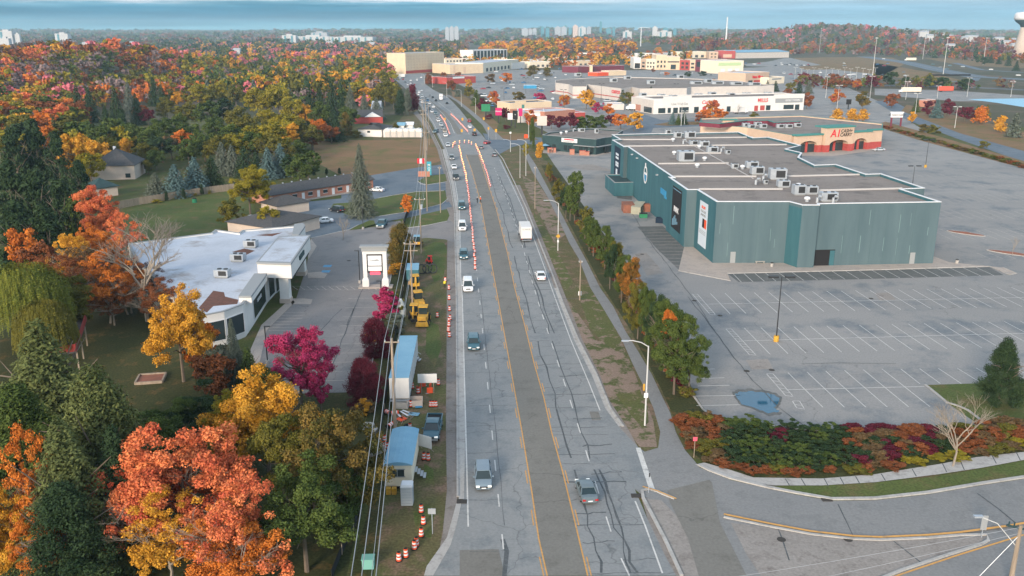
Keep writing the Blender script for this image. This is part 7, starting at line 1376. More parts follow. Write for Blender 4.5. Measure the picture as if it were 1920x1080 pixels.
for i, (px, py, c) in enumerate([(1657, 111, 'white'), (1749, 121.5, 'teal'), (1763, 127, 'grey'), (1775, 130, 'teal'), (1781, 124, 'teal'), (1805, 126, 'silver'), (1858, 131, 'white'), (1909, 142, 'white'), (1580, 145, 'white'), (1602, 145, 'grey')]): vehicle('s', px, py, 1.2, c, '%s car on the highway, %s from left' % ({'teal': 'dark teal'}.get(c, c), nth(i+1)), 'cars on the highway')
for i in range(12): vehicle('s', 1466+i*4.6, 122+i*.15, .1, ['white', 'grey', 'black'][i % 3], 'car in the row beyond the blue-roofed warehouse, %s from left' % nth(i+1), 'row of cars beyond the warehouse')
# trucks
def truck(name, label, px, py, rz, L_, W_, hb_, box_m, cab_m, cab=True, z=0.9):
    v = P(px, py); v.z = .045; t = thing(name, label, 'truck', v, rz); b = B(); b.box((0, -.8, z+hb_/2), (W_, L_, hb_)); b.build('cargo_box', box_m, t, bevel=.04); b = B(); b.box((0, -.8, z-.12), (W_*.8, L_, .2)); b.build('chassis', M['dark'], t)
    b = B(); b.box((0, -.8-L_/2-.02, z+hb_/2), (W_*.92, .05, hb_*.93)); d_ = b.build('rear_door', box_m, t)
    for s_ in (-1, 1): b = B(); b.box((s_*W_*.42, -.8-L_/2-.05, z-.1), (.22, .08, .16)); b.build('tail_light', M['lamp_red'], t)
    b = B(); b.box((0, -.8-L_/2-.1, z-.35), (W_*.9, .12, .14)); b.build('bumper', M['metal'], t)
    if cab: b = B(); b.box((0, L_/2+.3, 1.3), (W_*.9, 2.0, 1.7)); b.box((0, L_/2-.1, 2.35), (W_*.86, 1.4, .6), taper=.85); b.build('cab', cab_m, t, bevel=.08); b = B(); b.box((0, L_/2+.62, 2.2), (W_*.8, .2, .6)); b.build('windscreen', M['car_glass'], t)
    for s_ in (-1, 1):
        for y in ([-L_/2+.9, L_/2+.4] if cab else [-L_/2+.6, -L_/2+1.7]): b = B(); b.tube([(s_*(W_/2-.35), y, .48), (s_*W_/2, y, .48)], .48, 12); b.build('wheel', M['tyre'], t)
    return t
t = truck('box_truck', 'white box truck seen from behind in the northbound lanes', 984.5, 447, head(440, 'N'), 6.8, 2.5, 2.7, M['white_wall'], PT_['white']); text('U HAUL', .55, M['grey_trim'], t, (0, -.8-3.4-.08, 3.1))
truck('box_truck', 'white box truck far up the road', 827, 187, head(185, 'N'), 8, 2.5, 2.9, M['white_wall'], PT_['white']); truck('box_truck', 'white truck crossing at the bend of the road', 748, 146, 1.5, 11, 2.6, 3, M['white_wall'], PT_['white'])
truck('semi_trailer', 'long white semi truck beyond the supermarket', 1706, 174, 1.62, 15, 2.6, 3.3, M['cream2'], PT_['white']); truck('semi_trailer', 'red trailer parked right of the long white semi truck', 1774, 172, -1.5, 12, 2.6, 3.3, mat('trailer_red', (.62, .10, .06)), PT_['red'], False); truck('semi_trailer', 'white trailer on the highway', 1707, 114, 1.45, 15, 2.6, 3.8, M['cream2'], PT_['white'])
truck('delivery_truck', 'white delivery truck backed up to the strip mall wing', 1186, 207, .9, 6, 2.4, 2.8, M['white_wall'], PT_['white']); truck('delivery_truck', 'white rental truck parked before the strip mall', 1388, 213, -1.2, 7, 2.4, 2.8, M['white_wall'], PT_['white'])
# ================================================================ work zone on the verge
def site_trailer(name, label, fr, wf, L_, h_, z0, rz, wall, roof, cat='trailer', curved=False):
    v = P(*fr); t = thing(name, label, cat, v, rz); b = B(); b.box((0, L_/2, z0+h_/2), (wf, L_, h_)); b.build('body', wall, t); b = B()
    if curved:
        vs = []; n = 6
        for y in (-.15, L_+.15):
            for k in range(n+1): x = -wf/2-.12+(wf+.24)*k/n; vs.append((x, y, z0+h_+.35*(1-(2*k/n-1)**2)+.05))
            vs += [(wf/2+.12, y, z0+h_-.02), (-wf/2-.12, y, z0+h_-.02)]
        m_ = n+3; b.add(vs, [tuple(range(m_)), tuple(range(2*m_-1, m_-1, -1))]+[(i, m_+i, m_+(i+1) % m_, (i+1) % m_) for i in range(m_)])
    else: b.box((0, L_/2, z0+h_+.04), (wf+.06, L_+.06, .1))
    b.build('roof', roof, t); return t
tr = site_trailer('office_trailer', 'very long blue-roofed white site trailer beside the utility poles', (750, 762), 2.6, 16.4, 2.9, 1.15, .035, M['white_wall'], M['blue_roof'])
for s_ in (-.66, .66): b = B(); b.box((s_, -.03, 2.6), (1.22, .05, 2.7)); b.build('rear_door', M['white_wall'], tr)
b = B(); b.box((0, -.1, .9), (2.4, .25, .2)); b.build('bumper', M['metal'], tr); b = B()
for k in range(10): b.box((1.32, 1+k*1.55, 2.6), (.05, .1, 2.8))
b.build('rib', M['metal'], tr)
for y in (2.4, 3.6): 
    for s_ in (-1, 1): b = B(); b.tube([(s_*.95, y, .5), (s_*1.28, y, .5)], .5, 12); b.build('wheel', M['tyre'], tr)
of = site_trailer('site_office', 'short cream site office with curved blue roof by the road', (748, 920), 2.9, 8.6, 2.55, .55, .02, M['cream2'], M['blue_roof'], 'site office', True)
b = B(); b.box((-.1, -.03, 2.15), (1.5, .06, .8)); w_ = b.build('window', M['glass'], of); b = B(); b.box((-.1, -.05, 2.6), (1.7, .08, .08)); b.box((-.1, -.05, 1.7), (1.7, .08, .08)); b.box((-.1, -.06, 2.15), (.07, .06, .8)); b.build('window_frame', M['grey_trim'], w_)
b = B(); b.box((0, 4.3, .3), (2.5, 8, .4)); b.build('chassis', M['dark'], of)
for k in range(4): b = B(); b.box((1.6+k*.32, 3.2-k*.05, .85-k*.22), (.3, 1.2, .06)); b.build('step', M['metal'], of)
v = P(764, 943); t = thing('portable_toilet', 'grey portable toilet in front of the cream site office', 'portable toilet', v, .02); b = B(); b.box((0, 0, 1.1), (1.25, 1.25, 2.2)); b.build('body', mat('plastic_grey', (.45, .48, .50)), t, bevel=.06); b = B(); b.box((0, 0, 2.28), (1.3, 1.3, .2), taper=.8); b.build('roof', M['white_trim'], t); b = B()
for k in range(6): b.box((0, -.65, .3+k*.34), (1.1, .04, .06))
b.build('rib', M['metal'], t); b = B(); b.box((.645, 0, 1.05), (.04, .7, 1.8)); b.build('door', M['metal'], t)
v = P(785, 700); t = thing('trailer_stairs', 'grey metal stairs leading up to the long trailer', 'stairs', P(776, 676), -.2)
for k in range(6): b = B(); b.box((.9-k*.32, 0, .18+k*.2), (.3, 1., .06)); b.build('step', M['metal'], t)
for s_ in (-.5, .5): b = B(); b.tube([(1., s_, .9), (-.8, s_, 2.1)], .03, 4); b.build('handrail', M['white_trim'], t)
# drums
def drum():
    t = thing('traffic_drum', 'x', 'traffic drum'); b = B(); b.lathe([(.36, 0), (.36, .1)], n=12); b.build('base', M['tyre'], t)
    b = B(); z = .1
    for i in range(5): r0 = .29-.018*i; b.use(M['orange'] if i % 2 == 0 else M['white_trim']); b.lathe([(r0, z), (r0-.01, z+.19)], n=12); z += .19
    b.build('barrel', None, t); b = B(); b.lathe([(.2, z), (.17, z+.06), (.06, z+.07)], n=8); b.build('cap', M['dark'], t); return t
def lit_drum():
    t = drum(); t.name = 'lit_traffic_drum'; b = B(); b.lathe([(.13, 1.12), (.15, 1.3), (.05, 1.42)], n=8); b.build('warning_light', mat('warn', (1, .42, .12), emit=2.4), t); return t
dr, ld = Proto(drum), Proto(lit_drum)
def barrels(pts, fmt, group, p=None, sz=1.):
    for i, (x, y) in enumerate(pts): v = P(x, y); v.z = .03; (p or dr).put(v, random.uniform(0, 6), sz*.88, fmt % (nth(i+1)), group)
def along(pl, n):
    q = [P(*a) for a in pl]; tot = [0]
    for a, c in zip(q, q[1:]): tot.append(tot[-1]+(c-a).length)
    out = []
    for i in range(n):
        s = tot[-1]*i/(n-1)
        for k in range(len(q)-1):
            if tot[k+1] >= s-1e-6: v = q[k]+(q[k+1]-q[k])*((s-tot[k])/(tot[k+1]-tot[k])); out.append(bpx(v.x+random.uniform(-.12, .12), v.y)); break
    return out
barrels(along([(892, 505), (889, 470), (885, 425), (881, 385), (877, 350)], 30), 'traffic drum on the left lane line, %s from the near end', 'unlit drums along the left lane line')
barrels(along([(876, 345), (872, 325), (866, 300), (861, 278)], 22), 'lit traffic drum on the left lane line, %s from the near end', 'lit drums along the left lane line', ld)
barrels(along([(919, 350), (914, 330), (908, 312)], 12), 'traffic drum on the right turn lane edge, %s from the near end', 'unlit drums on the right turn lane edge')
barrels(along([(906, 308), (899, 290), (892, 275)], 12), 'lit traffic drum on the right turn lane edge, %s from the near end', 'lit drums on the right turn lane edge', ld)
barrels([(850, 273), (853, 271), (862, 269.5), (871, 268.5), (879, 269), (884, 272), (849, 277)], 'lit drum of the semicircle in the crossing, %s from left', 'drums in a semicircle', ld, 1.1)
barrels(along([(843, 252), (838, 238), (832, 226), (826, 218)], 16), 'drum beside the queue beyond the crossing, %s from the near end', 'drums beside the queue', dr, 1.2)
barrels(along([(877, 248), (868, 238), (858, 227), (846, 216)], 22), 'drum along the far turning lane, %s from the near end', 'drums along the far turning lane', dr, 1.2)
barrels([(842, 543), (842.5, 562), (843, 583), (844, 600), (842, 605), (841, 622), (843, 632), (842, 612), (820, 595), (835, 528)], 'drum on the shoulder strip beside the equipment, %s listed southwards', 'drums on the shoulder strip')
barrels([(790, 961), (794, 983), (790, 1006), (781, 1024), (777, 1030), (761, 1045), (748, 1052), (795, 862), (803, 863), (773, 729), (784, 738), (822, 722)], 'drum standing on the near grass verge, %s counted from the cream office', 'drums on the near verge')
barrels([(770, 763), (769, 806), (718, 840), (721, 828), (726, 842), (712, 832)], 'drum among the sign heaps, %s in the cluster', 'drums among the sign heaps')
for i, (x, y) in enumerate([(723, 775), (733, 779), (727, 805)]):
    v = P(x, y); v.z = .3; o = dr.put(v, .5+i, 1, 'fallen traffic drum lying by the silt fence, %s' % ['the left one', 'the right one', 'the lowest one'][i], 'fallen drums'); o.rotation_euler = (1.4, .2, .6+i)
for i in range(3): v = P(808+i*5, 779); v.z = 1.25; dr.put(v, 0, .8, 'traffic drum carried in the pickup bed, %s' % ['left', 'middle', 'right'][i], 'drums in the pickup bed')
# boards, crates, signs on the ground
def board(px, py, w_, h_, z, rz, lb, tilt=0):
    v = P(px, py); t = thing('sign_board', lb, 'sign board', v, rz, None)
    for s_ in (-1, 1): b = B(); b.tube([(s_*w_*.32, .12, 0), (s_*w_*.32, .12, z+h_)], .05, 4); b.build('post', M['wood'], t); b = B(); b.tube([(s_*w_*.32, .12, z), (s_*w_*.32, 1., 0)], .04, 4); b.build('brace', M['wood'], t)
    b = B(); b.box((0, 0, z+h_/2), (w_, .06, h_)); b.build('panel', M['white_wall'], t)
board(802, 738, 2.6, 1.3, 1.6, 0.05, 'blank white sign board on wooden posts beside the trailer end'); board(793, 850, 2.6, 1.5, .9, -.55, 'blank white board slanted beside the cream site office')
def crate(px, py, rz, lb, m_):
    v = P(px, py); t = thing('open_crate', lb, 'crate', v, rz)
    for a in ((0, -.75, 2, .08), (0, .75, 2, .08), (-1, 0, .08, 1.5), (1, 0, .08, 1.5)): b = B(); b.box((a[0], a[1], .45), (a[2], a[3], .9)); b.build('side', m_, t)
    b = B(); b.box((0, 0, .08), (1.9, 1.4, .1)); b.build('floor', M['wood'], t)
crate(778, 759, .1, 'open pale wooden crate on the verge', M['beige']); crate(753, 762, -.1, 'open crate full of red signs and a drum', M['concrete'])
def flat(px, py, rz, lb, s, m_, name='fallen_sign', dia=False, leg=True, z=.1):
    v = P(px, py); v.z = z; t = thing(name, lb, 'sign', v, rz); b = B(); b.box((0, 0, .03), (s[0], s[1], .05), math.pi/4 if dia else 0); b.build('panel', m_, t)
    if leg:
        for k in (-.3, .3): b = B(); b.tube([(k, 0, .02), (k-.3, -1.6, .02)], .05, 4); b.build('leg', M['wood'], t)
flat(753, 787, .1, 'orange-red diamond sign lying flat on the dirt', (1.1, 1.1), M['orange'], dia=True); flat(776, 778, -.2, 'pale blue sign with wooden legs lying on the dirt', (1.4, .9), M['blue_roof']); flat(748, 741, .1, 'white sign with a red mark lying behind the trailer', (1.7, .8), M['white_trim']); flat(758, 736, 0, 'small white sign with black squares behind the trailer', (.9, .6), M['white_trim'], leg=False); flat(785, 764, .2, 'blue plastic tub lid by the pale crate', (.9, .7), M['blue'], leg=False, name='plastic_tub'); flat(755, 820, .1, 'pale blue panel leaning behind the cream office', (1.4, 1.2), M['blue_roof'], leg=False, z=.4)
for i, (x, y) in enumerate([(750, 782), (758, 777), (764, 774)]): flat(x, y, .5+i*.2, 'white barrier plank with legs, %s of three in the heap' % ['first', 'second', 'third'][i], (.25, 1.8), M['white_trim'], 'barrier_plank')
for i, (x, y) in enumerate([(793, 725), (807, 729), (785, 735), (806, 737)]): v = P(x, y); t = thing('folded_sign', 'orange folded road work sign on the grass, %s of four' % nth(i+1), 'sign', v, i, 'folded orange signs'); b = B(); b.box((0, 0, .4), (.8, .15, .8), .4); b.build('panel', M['orange'], t); b = B(); b.tube([(0, 0, 0), (.5, .4, .05)], .04, 4); b.build('leg', M['metal'], t)
for x, y, lb in ((754, 806, 'loose black tyre on the dirt by the pickup, left one'), (764, 800, 'loose black tyre on the dirt by the pickup, right one')):
    v = P(x, y); t = thing('old_tyre', lb, 'tyre', v); b = B(); pts = [(.35*math.cos(a), .35*math.sin(a), .15) for a in [2*math.pi*k/12 for k in range(13)]]; b.tube(pts, .14, 6, False); b.build('tyre', M['tyre'], t)
v = P(754, 925); t = thing('orange_box_pile', 'pile of orange boxes under the site office front', 'boxes', P(734, 926)); 
for k in range(4): b = B(); b.box((-.3+.6*(k % 2), 0, .2+.38*(k//2)), (.5, .5, .34)); b.build('box', M['yellow'], t)
for i, (x, y, s) in enumerate([(690, 807, 1.), (700, 815, .8), (677, 861, .9), (698, 850, 1.2), (712, 843, .9)]):
    v = P(x, y); t = thing('boulder', 'pale limestone boulder by the silt fence, %s' % ['upper left', 'upper right', 'lower left', 'lower middle', 'lower right'][i], 'boulder', v, i*1.3, 'limestone boulders'); random.seed(i); b = B(); b.box((0, 0, s*.45), (s*1.7, s*1.2, s*.95), taper=.75); b.v = [(x_+random.uniform(-.15, .15), y_+random.uniform(-.15, .15), z_+random.uniform(-.1, .1)*(z_ > .1)) for x_, y_, z_ in b.v]; b.build('rock', M['concrete'], t, bevel=.12)
def machine(px, py, rz, lb, body=M['yellow'], boom=True, wheels=True, s=1., cabm=None):
    t = thing('digger', lb, 'digger', P(px, py), rz); t.scale = (s, s, s); b = B(); b.box((0, .3, 1.2), (1.7, 2.6, .8)); b.box((0, 1.5, 1.3), (1.3, 1.1, .7)); b.build('body', body, t, bevel=.06); b = B(); b.box((0, -.4, 2.15), (1.4, 1.4, 1.3), taper=.9); b.build('cab', M['car_glass'], t); b = B(); b.box((0, -.4, 2.88), (1.6, 1.7, .16)); b.build('cab_roof', cabm or body, t, bevel=.04)
    for s_ in (-1, 1):
        if wheels:
            for y, r_ in ((-.7, .75), (1.4, .5)): b = B(); b.tube([(s_*.75, y, r_), (s_*1.15, y, r_)], r_, 14); w_ = b.build('wheel', M['tyre'], t); b = B(); b.tube([(s_*1.14, y, r_), (s_*1.18, y, r_)], r_*.5, 10); b.build('rim', body, w_)
        else: b = B(); b.box((s_*.7, .1, .35), (.4, 2.6, .7)); b.build('track', M['tyre'], t, bevel=.15)
    if boom:
        b = B(); b.tube([(0, -1.2, 1.3), (0, -2.1, 2.9), (0, -3.1, 2.2)], [.18, .15, .12], 6); b.build('boom', body, t); b = B(); b.tube([(0, -3.1, 2.2), (0, -3.2, .9)], .11, 6); b.build('dipper', body, t); b = B(); b.box((0, -3.2, .55), (.7, .5, .5), taper=1.3); b.build('bucket', M['dark_metal'], t)
    b = B(); b.box((0, 2.5, .55), (2.2, .5, .7), taper=.85); b.build('loader_bucket', body, t); b = B()
    for s_ in (-.7, .7): b.tube([(s_, .6, 1.3), (s_, 2.3, .7)], .09, 5)
    b.build('loader_arm', body, t)
    return t
machine(794, 605, DN, 'yellow backhoe loader right behind the long trailer', s=1.); machine(785, 576, DN+.3, 'yellow and red loader just behind the backhoe', boom=False); machine(778, 596, 0, 'yellow-roofed digger squeezed against the trailer front', s=.9); machine(778, 542, .2, 'orange-yellow excavator below the blue container', boom=True, wheels=False)
machine(783, 463, 0, 'yellow machine with blue cab roof by the lot entrance', boom=False, cabm=M['blue_roof'], s=.95); machine(806, 494, .3, 'small red mini digger on the grass', body=mat('digger_red', (.5, .04, .03)), wheels=False, s=.6)
site_trailer('container', 'blue topped container left of the yellow diggers', (774, 528), 2.4, 5, 2.2, .2, .08, M['teal_side'], M['blue_roof'], 'container')
t = thing('tank', 'pale grey cone-topped tank by the silt fence', 'tank', P(752, 592)); b = B(); b.lathe([(.95, 0), (.95, 1.2), (.5, 2.6), (.3, 2.9)], n=14); b.build('tank_body', mat('tank', (.40, .44, .43)), t, smooth=False); b = B(); b.lathe([(.28, 2.9), (.2, 3.1)], n=10); b.build('lid', M['white_trim'], t)
t = thing('cable_reel', 'tangle of black cable reels below the red mini digger', 'cable reel', P(800, 513))
for k in range(3): b = B(); a0 = k*.9; pts = [(k*1.1-1+.9*math.cos(a), .4*math.sin(a0)+.2*math.sin(a), .95+.9*math.sin(a)) for a in [2*math.pi*j/14 for j in range(15)]]; b.tube(pts, .12, 5, False); b.build('coil', M['dark_metal'], t)
t = thing('green_utility_box', 'pale green utility box at the bottom of the verge', 'utility box', P(691, 1063), .05); b = B(); b.box((0, 0, .5), (1.1, .9, 1.)); b.build('body', mat('pale_teal', (.16, .38, .33)), t, bevel=.05); b = B(); b.box((0, 0, 1.03), (1.2, 1., .08)); b.build('lid', mat('pale_teal', (.2, .4, .4)), t)
# silt fence
q = PP([(622, 1085), (640, 1040), (662, 995), (675, 960), (690, 920), (706, 862), (713, 815), (720, 772), (732, 690), (745, 610), (756, 545), (764, 490), (768, 478)]); ft = thing('silt_fence', 'low black fabric silt fence running along the poles', 'fence', q[0]); b = B()
for p0, p1 in zip(q, q[1:]): dd = p1-p0; b.box(((p0.x+p1.x)/2, (p0.y+p1.y)/2, .45), (dd.length, .05, .9), math.atan2(dd.y, dd.x))
b.build('fabric', M['black_fabric'], ft, world=True); 
for p0 in q[1:]: b = B(); b.box((p0.x+.08, p0.y, .6), (.08, .08, 1.2)); b.build('post', M['wood'], ft, world=True)
q = PP([(756, 425), (762, 408), (768, 397)]); ft = thing('silt_fence', 'short black fence across the strip by the lot entrance', 'fence', q[0]); b = B()
for p0, p1 in zip(q, q[1:]): dd = p1-p0; b.box(((p0.x+p1.x)/2, (p0.y+p1.y)/2, .7), (dd.length, .06, 1.4), math.atan2(dd.y, dd.x))
b.build('fabric', M['black_fabric'], ft, world=True); b = B(); b.box((q[0].x, q[0].y, .8), (.1, .1, 1.6)); b.build('post', M['wood'], ft, world=True)
# board fence behind the garden
q = PP([(222, 392), (262, 384), (300, 378), (345, 370), (400, 362), (440, 357)]); ft = thing('board_fence', 'weathered grey board fence below the blue spruces', 'fence', q[0]); b = B(); b2 = B()
for p0, p1 in zip(q, q[1:]):
    dd = p1-p0; n = int(dd.length/.32)
    for k in range(n): c = p0+dd*(k+.5)/n; b.box((c.x, c.y, 1.05+.04*(k % 3)), (.27, .04, 2.1), math.atan2(dd.y, dd.x))
b.build('boards', M['wood'], ft, world=True)
t = thing('compost_bin', 'dark green bin on the garden lawn', 'bin', P(365, 380)); b = B(); b.lathe([(.7, 0), (.6, 1.2)], n=12); b.build('body', M['green_p'], t); b = B(); b.lathe([(.62, 1.2), (.5, 1.35)], n=12); b.build('lid', M['dark'], t)
# red deck in the trees
t = thing('deck', 'dark red wooden deck corner among the left pines', 'deck', P(152, 690), .35); b = B(); b.box((-2, 6, 3.2), (4, 16, .25)); b.build('floor', M['shingle'], t); b = B(); b.box((0, 6, 3.9), (.12, 16, 1.1)); b.box((-2, -2, 3.9), (4, .12, 1.1)); b.build('railing', mat('deck_red', (.22, .03, .025)), t)
for y in (-2, 4, 10): b = B(); b.box((0, y, 1.6), (.2, .2, 3.2)); b.build('post', M['wood'], t)
t = thing('garden_bed', 'timber framed soil bed on the shaded lawn', 'garden bed', P(283, 712), .2); b = B()
for a in ((0, -1.6, 3.6, .25), (0, 1.6, 3.6, .25), (-1.8, 0, .25, 3.2), (1.8, 0, .25, 3.2)): b.box((a[0], a[1], .2), (a[2], a[3], .4))
b.build('frame', M['wood'], t); b = B(); b.box((0, 0, .12), (3.4, 3, .2)); b.build('soil', M['rust_metal'], t)
# ================================================================ poles and wires
def upole(px, by, ty, lb, arms=1, box=False, armw=2.4, r_=.17):
    v = P(px, by); h_ = T(v.y, ty); t = thing('utility_pole', lb, 'utility pole', v, 0, 'wooden utility poles'); b = B(); b.tube([(0, 0, 0), (0, 0, h_)], [r_, r_*.65], 8); b.build('pole', M['wood'], t)
    for k in range(arms): b = B(); b.box((0, 0, h_-.5-k*1.2), (armw, .12, .14)); b.build('crossarm', M['wood'], t)
    for s_ in (-.45, 0, .45): b = B(); b.tube([(s_*armw, 0, h_-.43), (s_*armw, 0, h_-.2)], .06, 5); b.build('insulator', M['white_trim'], t)
    if box: b = B(); b.lathe([(.28, h_-2.6), (.28, h_-1.6)], (.35, 0, 0), 10); b.build('transformer', M['metal'], t)
    return v, h_, t
UP = [upole(742, 822, 634, 'nearest wooden utility pole, standing behind the cream site office', 1, armw=1.8, r_=.22), upole(774, 588, 452, 'wooden pole with lamp arm beside the yellow diggers', 2), upole(790, 475, 370, 'wooden pole with white box by the lot entrance', 1, True), upole(801, 396, 195+50, 'tall wooden pole behind the motel lawn', 1), upole(797, 322, 205, 'wooden pole beside the motel sign', 2), upole(800, 282, 190, 'wooden pole at the near edge of the crossing', 1), upole(793, 250, 185, 'wooden pole by the white storage units', 1)]
upole(805, 272, 196, 'slim wooden pole right of the crossing pole', 1, r_=.12); upole(826, 399, 312, 'short wooden pole near the kerb on the motel lawn', 1, r_=.14, armw=.8); upole(1087, 563, 487, 'thin wooden pole on the right verge with a speed sign', 1, armw=.6, r_=.12); upole(1003, 392, 312, 'wooden pole on the right verge before the lamp post', 1, armw=.6, r_=.12)
M['wire'] = mat('wire', (.30, .32, .34), rough=.5)
tops = [(v, h_) for v, h_, t in UP]; v0, h0 = tops[0]; pe = P(679, 1085, h0-.4); dv = (pe-Vector((v0.x, v0.y, 0))); dv.z = 0; start = (Vector((v0.x, v0.y, 0))+dv*1.6, h0+.3)
chain = [start]+tops; wi = 0
for off, dz, lb in ((-.85, -.2, 'leftmost'), (-.1, .0, 'second'), (.85, -.2, 'third'), (.2, -2.6, 'lowest, thinner')):
    t = thing('overhead_wire', 'overhead wire strung along the wooden poles, %s of four' % lb, 'wire', (chain[0][0].x, chain[0][0].y, 0), 0, 'overhead wires'); 
    for (a, ha), (c, hc) in zip(chain, chain[1:]):
        if c.y > 420: continue
        pts = []
        for k in range(13): s = k/12; p_ = a+(c-a)*s; pts.append((p_.x+off, p_.y, ha+(hc-ha)*s+dz-4*s*(1-s)*min(1.4, (c-a).length*.012)))
        b = B(); b.tube(pts, .032 if dz > -1 else .022, 4); b.build('span', M['wire'], t, world=True)
def street_lamp(px, by, ty, side, arm, lb, m_=None, r_=.12):
    v = P(px, by); h_ = T(v.y, ty); t = thing('street_lamp', lb, 'street lamp', v, 0, 'street lamps'); b = B(); b.tube([(0, 0, 0), (0, 0, h_-.6)], [r_, r_*.7], 8); b.build('pole', m_ or M['pole_grey'], t)
    b = B(); b.tube([(0, 0, h_-.7), (side*arm*.35, 0, h_-.15), (side*arm*.75, 0, h_+.1), (side*arm, 0, h_+.08)], .06, 6); b.build('arm', m_ or M['pole_grey'], t); b = B(); b.box((side*(arm+.3), 0, h_+.06), (.9, .32, .16)); b.build('lamp_head', M['metal'], t, bevel=.05); return t, h_
l1, h1 = street_lamp(1209, 798, 640, -1, 2.6, 'nearest white street lamp on the right verge'); b = B(); b.box((-.05, -.16, 4.2), (.5, .04, .65)); b.build('small_sign', M['white_trim'], l1); b = B(); b.box((-.35, -.14, 5.3), (.25, .04, .9)); b.build('small_sign', M['yellow'], l1)
l2, h2_ = street_lamp(1046, 470, 376, -1, 2.6, 'white street lamp with yellow diamond sign'); b = B(); b.box((0, -.16, 3.4), (.75, .05, .75)); o = b.build('diamond_sign', M['yellow'], l2); o.rotation_euler = (0, 0, 0); me = o.data; me.transform(Matrix.Translation((0, 0, 3.4)) @ Matrix.Rotation(math.pi/4, 4, 'Y') @ Matrix.Translation((0, 0, -3.4))); b = B(); b.box((0, -.16, 2.2), (.4, .04, .5)); b.build('small_sign', M['white_trim'], l2)
street_lamp(975, 334, 270, -1, 2.4, 'white street lamp beside the tallest columnar tree', r_=.1)
for i, (px, b0, t0) in enumerate([(974, 330, 262), (992, 258, 226), (893, 214, 182), (866, 200, 168), (839, 184, 154), (812, 164, 140), (797, 158, 140), (958, 285, 262)]): street_lamp(px-1 if i else px+12, b0, t0, -1, 2.2, 'x', r_=.12)
order_labels([o for o in bpy.data.objects if o.get('group') == 'street lamps' and o['label'] == 'x'], 'far street lamp right of the road, %s', sx)
lt = mast(1455, 640, 519, .11, 'dark twin-head lamp on a yellow base in the big car park', M['dark_metal'], 'twin', 'car_park_lamp', 'lamp'); b = B(); b.lathe([(.42, 0), (.42, .95)], n=14); b.build('base', M['yellow'], lt, smooth=False)
lt = mast(1735, 314, 262, .1, 'thin dark lamp on a yellow base behind the cinema', M['dark_metal'], 'twin', 'car_park_lamp', 'lamp'); b = B(); b.lathe([(.42, 0), (.42, .95)], n=14); b.build('base', M['yellow'], lt)
mast(1711, 345, 311, .1, 'dark lamp rising behind the right end of the cinema', M['dark_metal'], 'twin', 'car_park_lamp', 'lamp')
for px, b0, t0, lb in ((502, 682, 612, 'black lamp post behind the magenta maple'), (675, 531, 470, 'black lamp post left of the white pylon sign'), (715, 560, 527, 'black lamp post right of the white pylon sign'), (681, 430, 388, 'black lamp post below the lone spruce')):
    v = P(px, b0); h_ = T(v.y, t0); t = thing('lamp_post', lb, 'lamp post', v); b = B(); b.tube([(0, 0, 0), (0, 0, h_)], .09, 6); b.build('pole', M['dark_metal'], t); b = B(); b.box((-.35 if px != 502 else .35, 0, h_), (.9, .3, .12)); b.build('lamp_head', M['dark_metal'], t); b = B(); b.lathe([(.3, 0), (.3, .6)], n=10); b.build('base', M['concrete'], t)
# corner pole at bottom right
v = P(1893, 1100); h_ = T(v.y, 985); t = thing('utility_pole', 'concrete utility pole with crossarm and lamp at the bottom right corner', 'utility pole', v); b = B(); b.tube([(0, 0, 0), (0, 0, h_)], [.24, .15], 8); b.build('pole', M['wood'], t); b = B(); b.box((0, 0, h_-.3), (2.2, .14, .16), -.5); b.build('crossarm', M['teal_dark'], t)
for s_ in (-.9, -.5, .5, .9): b = B(); b.tube([(s_*.88, -s_*.48, h_-.2), (s_*.88, -s_*.48, h_+.12)], .07, 5); b.build('insulator', M['teal_dark'], t)
b = B(); b.tube([(0, 0, h_-2.2), (-1.6, .8, h_-.3), (-2.9, 1.2, h_+.1)], .04, 5); b.build('lamp_arm', M['pole_grey'], t); b = B(); b.box((-3.1, 1.3, h_+.1), (.8, .35, .16)); b.build('lamp_head', M['metal'], t); b = B(); b.tube([(0, 0, h_-1.), (-4, -.5, h_-6)], .03, 4); b.build('guy', M['metal'], t)
for i, (dx, dy) in enumerate(((-60, -14), (-62, -18))):
    tw = thing('overhead_wire', 'thin wire crossing the bottom right corner, %s' % ['upper', 'lower'][i], 'wire', v, 0, 'corner wires'); b = B(); pts = [(dx*s, dy*s, h_-.2*(1+3*i)-3*s*(1-s)) for s in [k/10 for k in range(11)]]; b.tube(pts, .02, 4); b.build('span', M['wire'], tw)
def post_sign(px, by, ty, w_, hh, m_, lb, pm_=None, dia=False, txt=None):
    v = P(px, by); h_ = T(v.y, ty); t = thing('road_sign', lb, 'road sign', v); b = B(); b.tube([(0, 0, 0), (0, 0, h_)], .045, 5); b.build('post', pm_ or M['metal'], t); b = B(); b.box((0, -.07, h_-hh/2), (w_, .04, hh)); b.build('panel', m_, t)
    if txt: text(txt, hh*.3, M['dark'], t, (0, -.1, h_-hh/2))
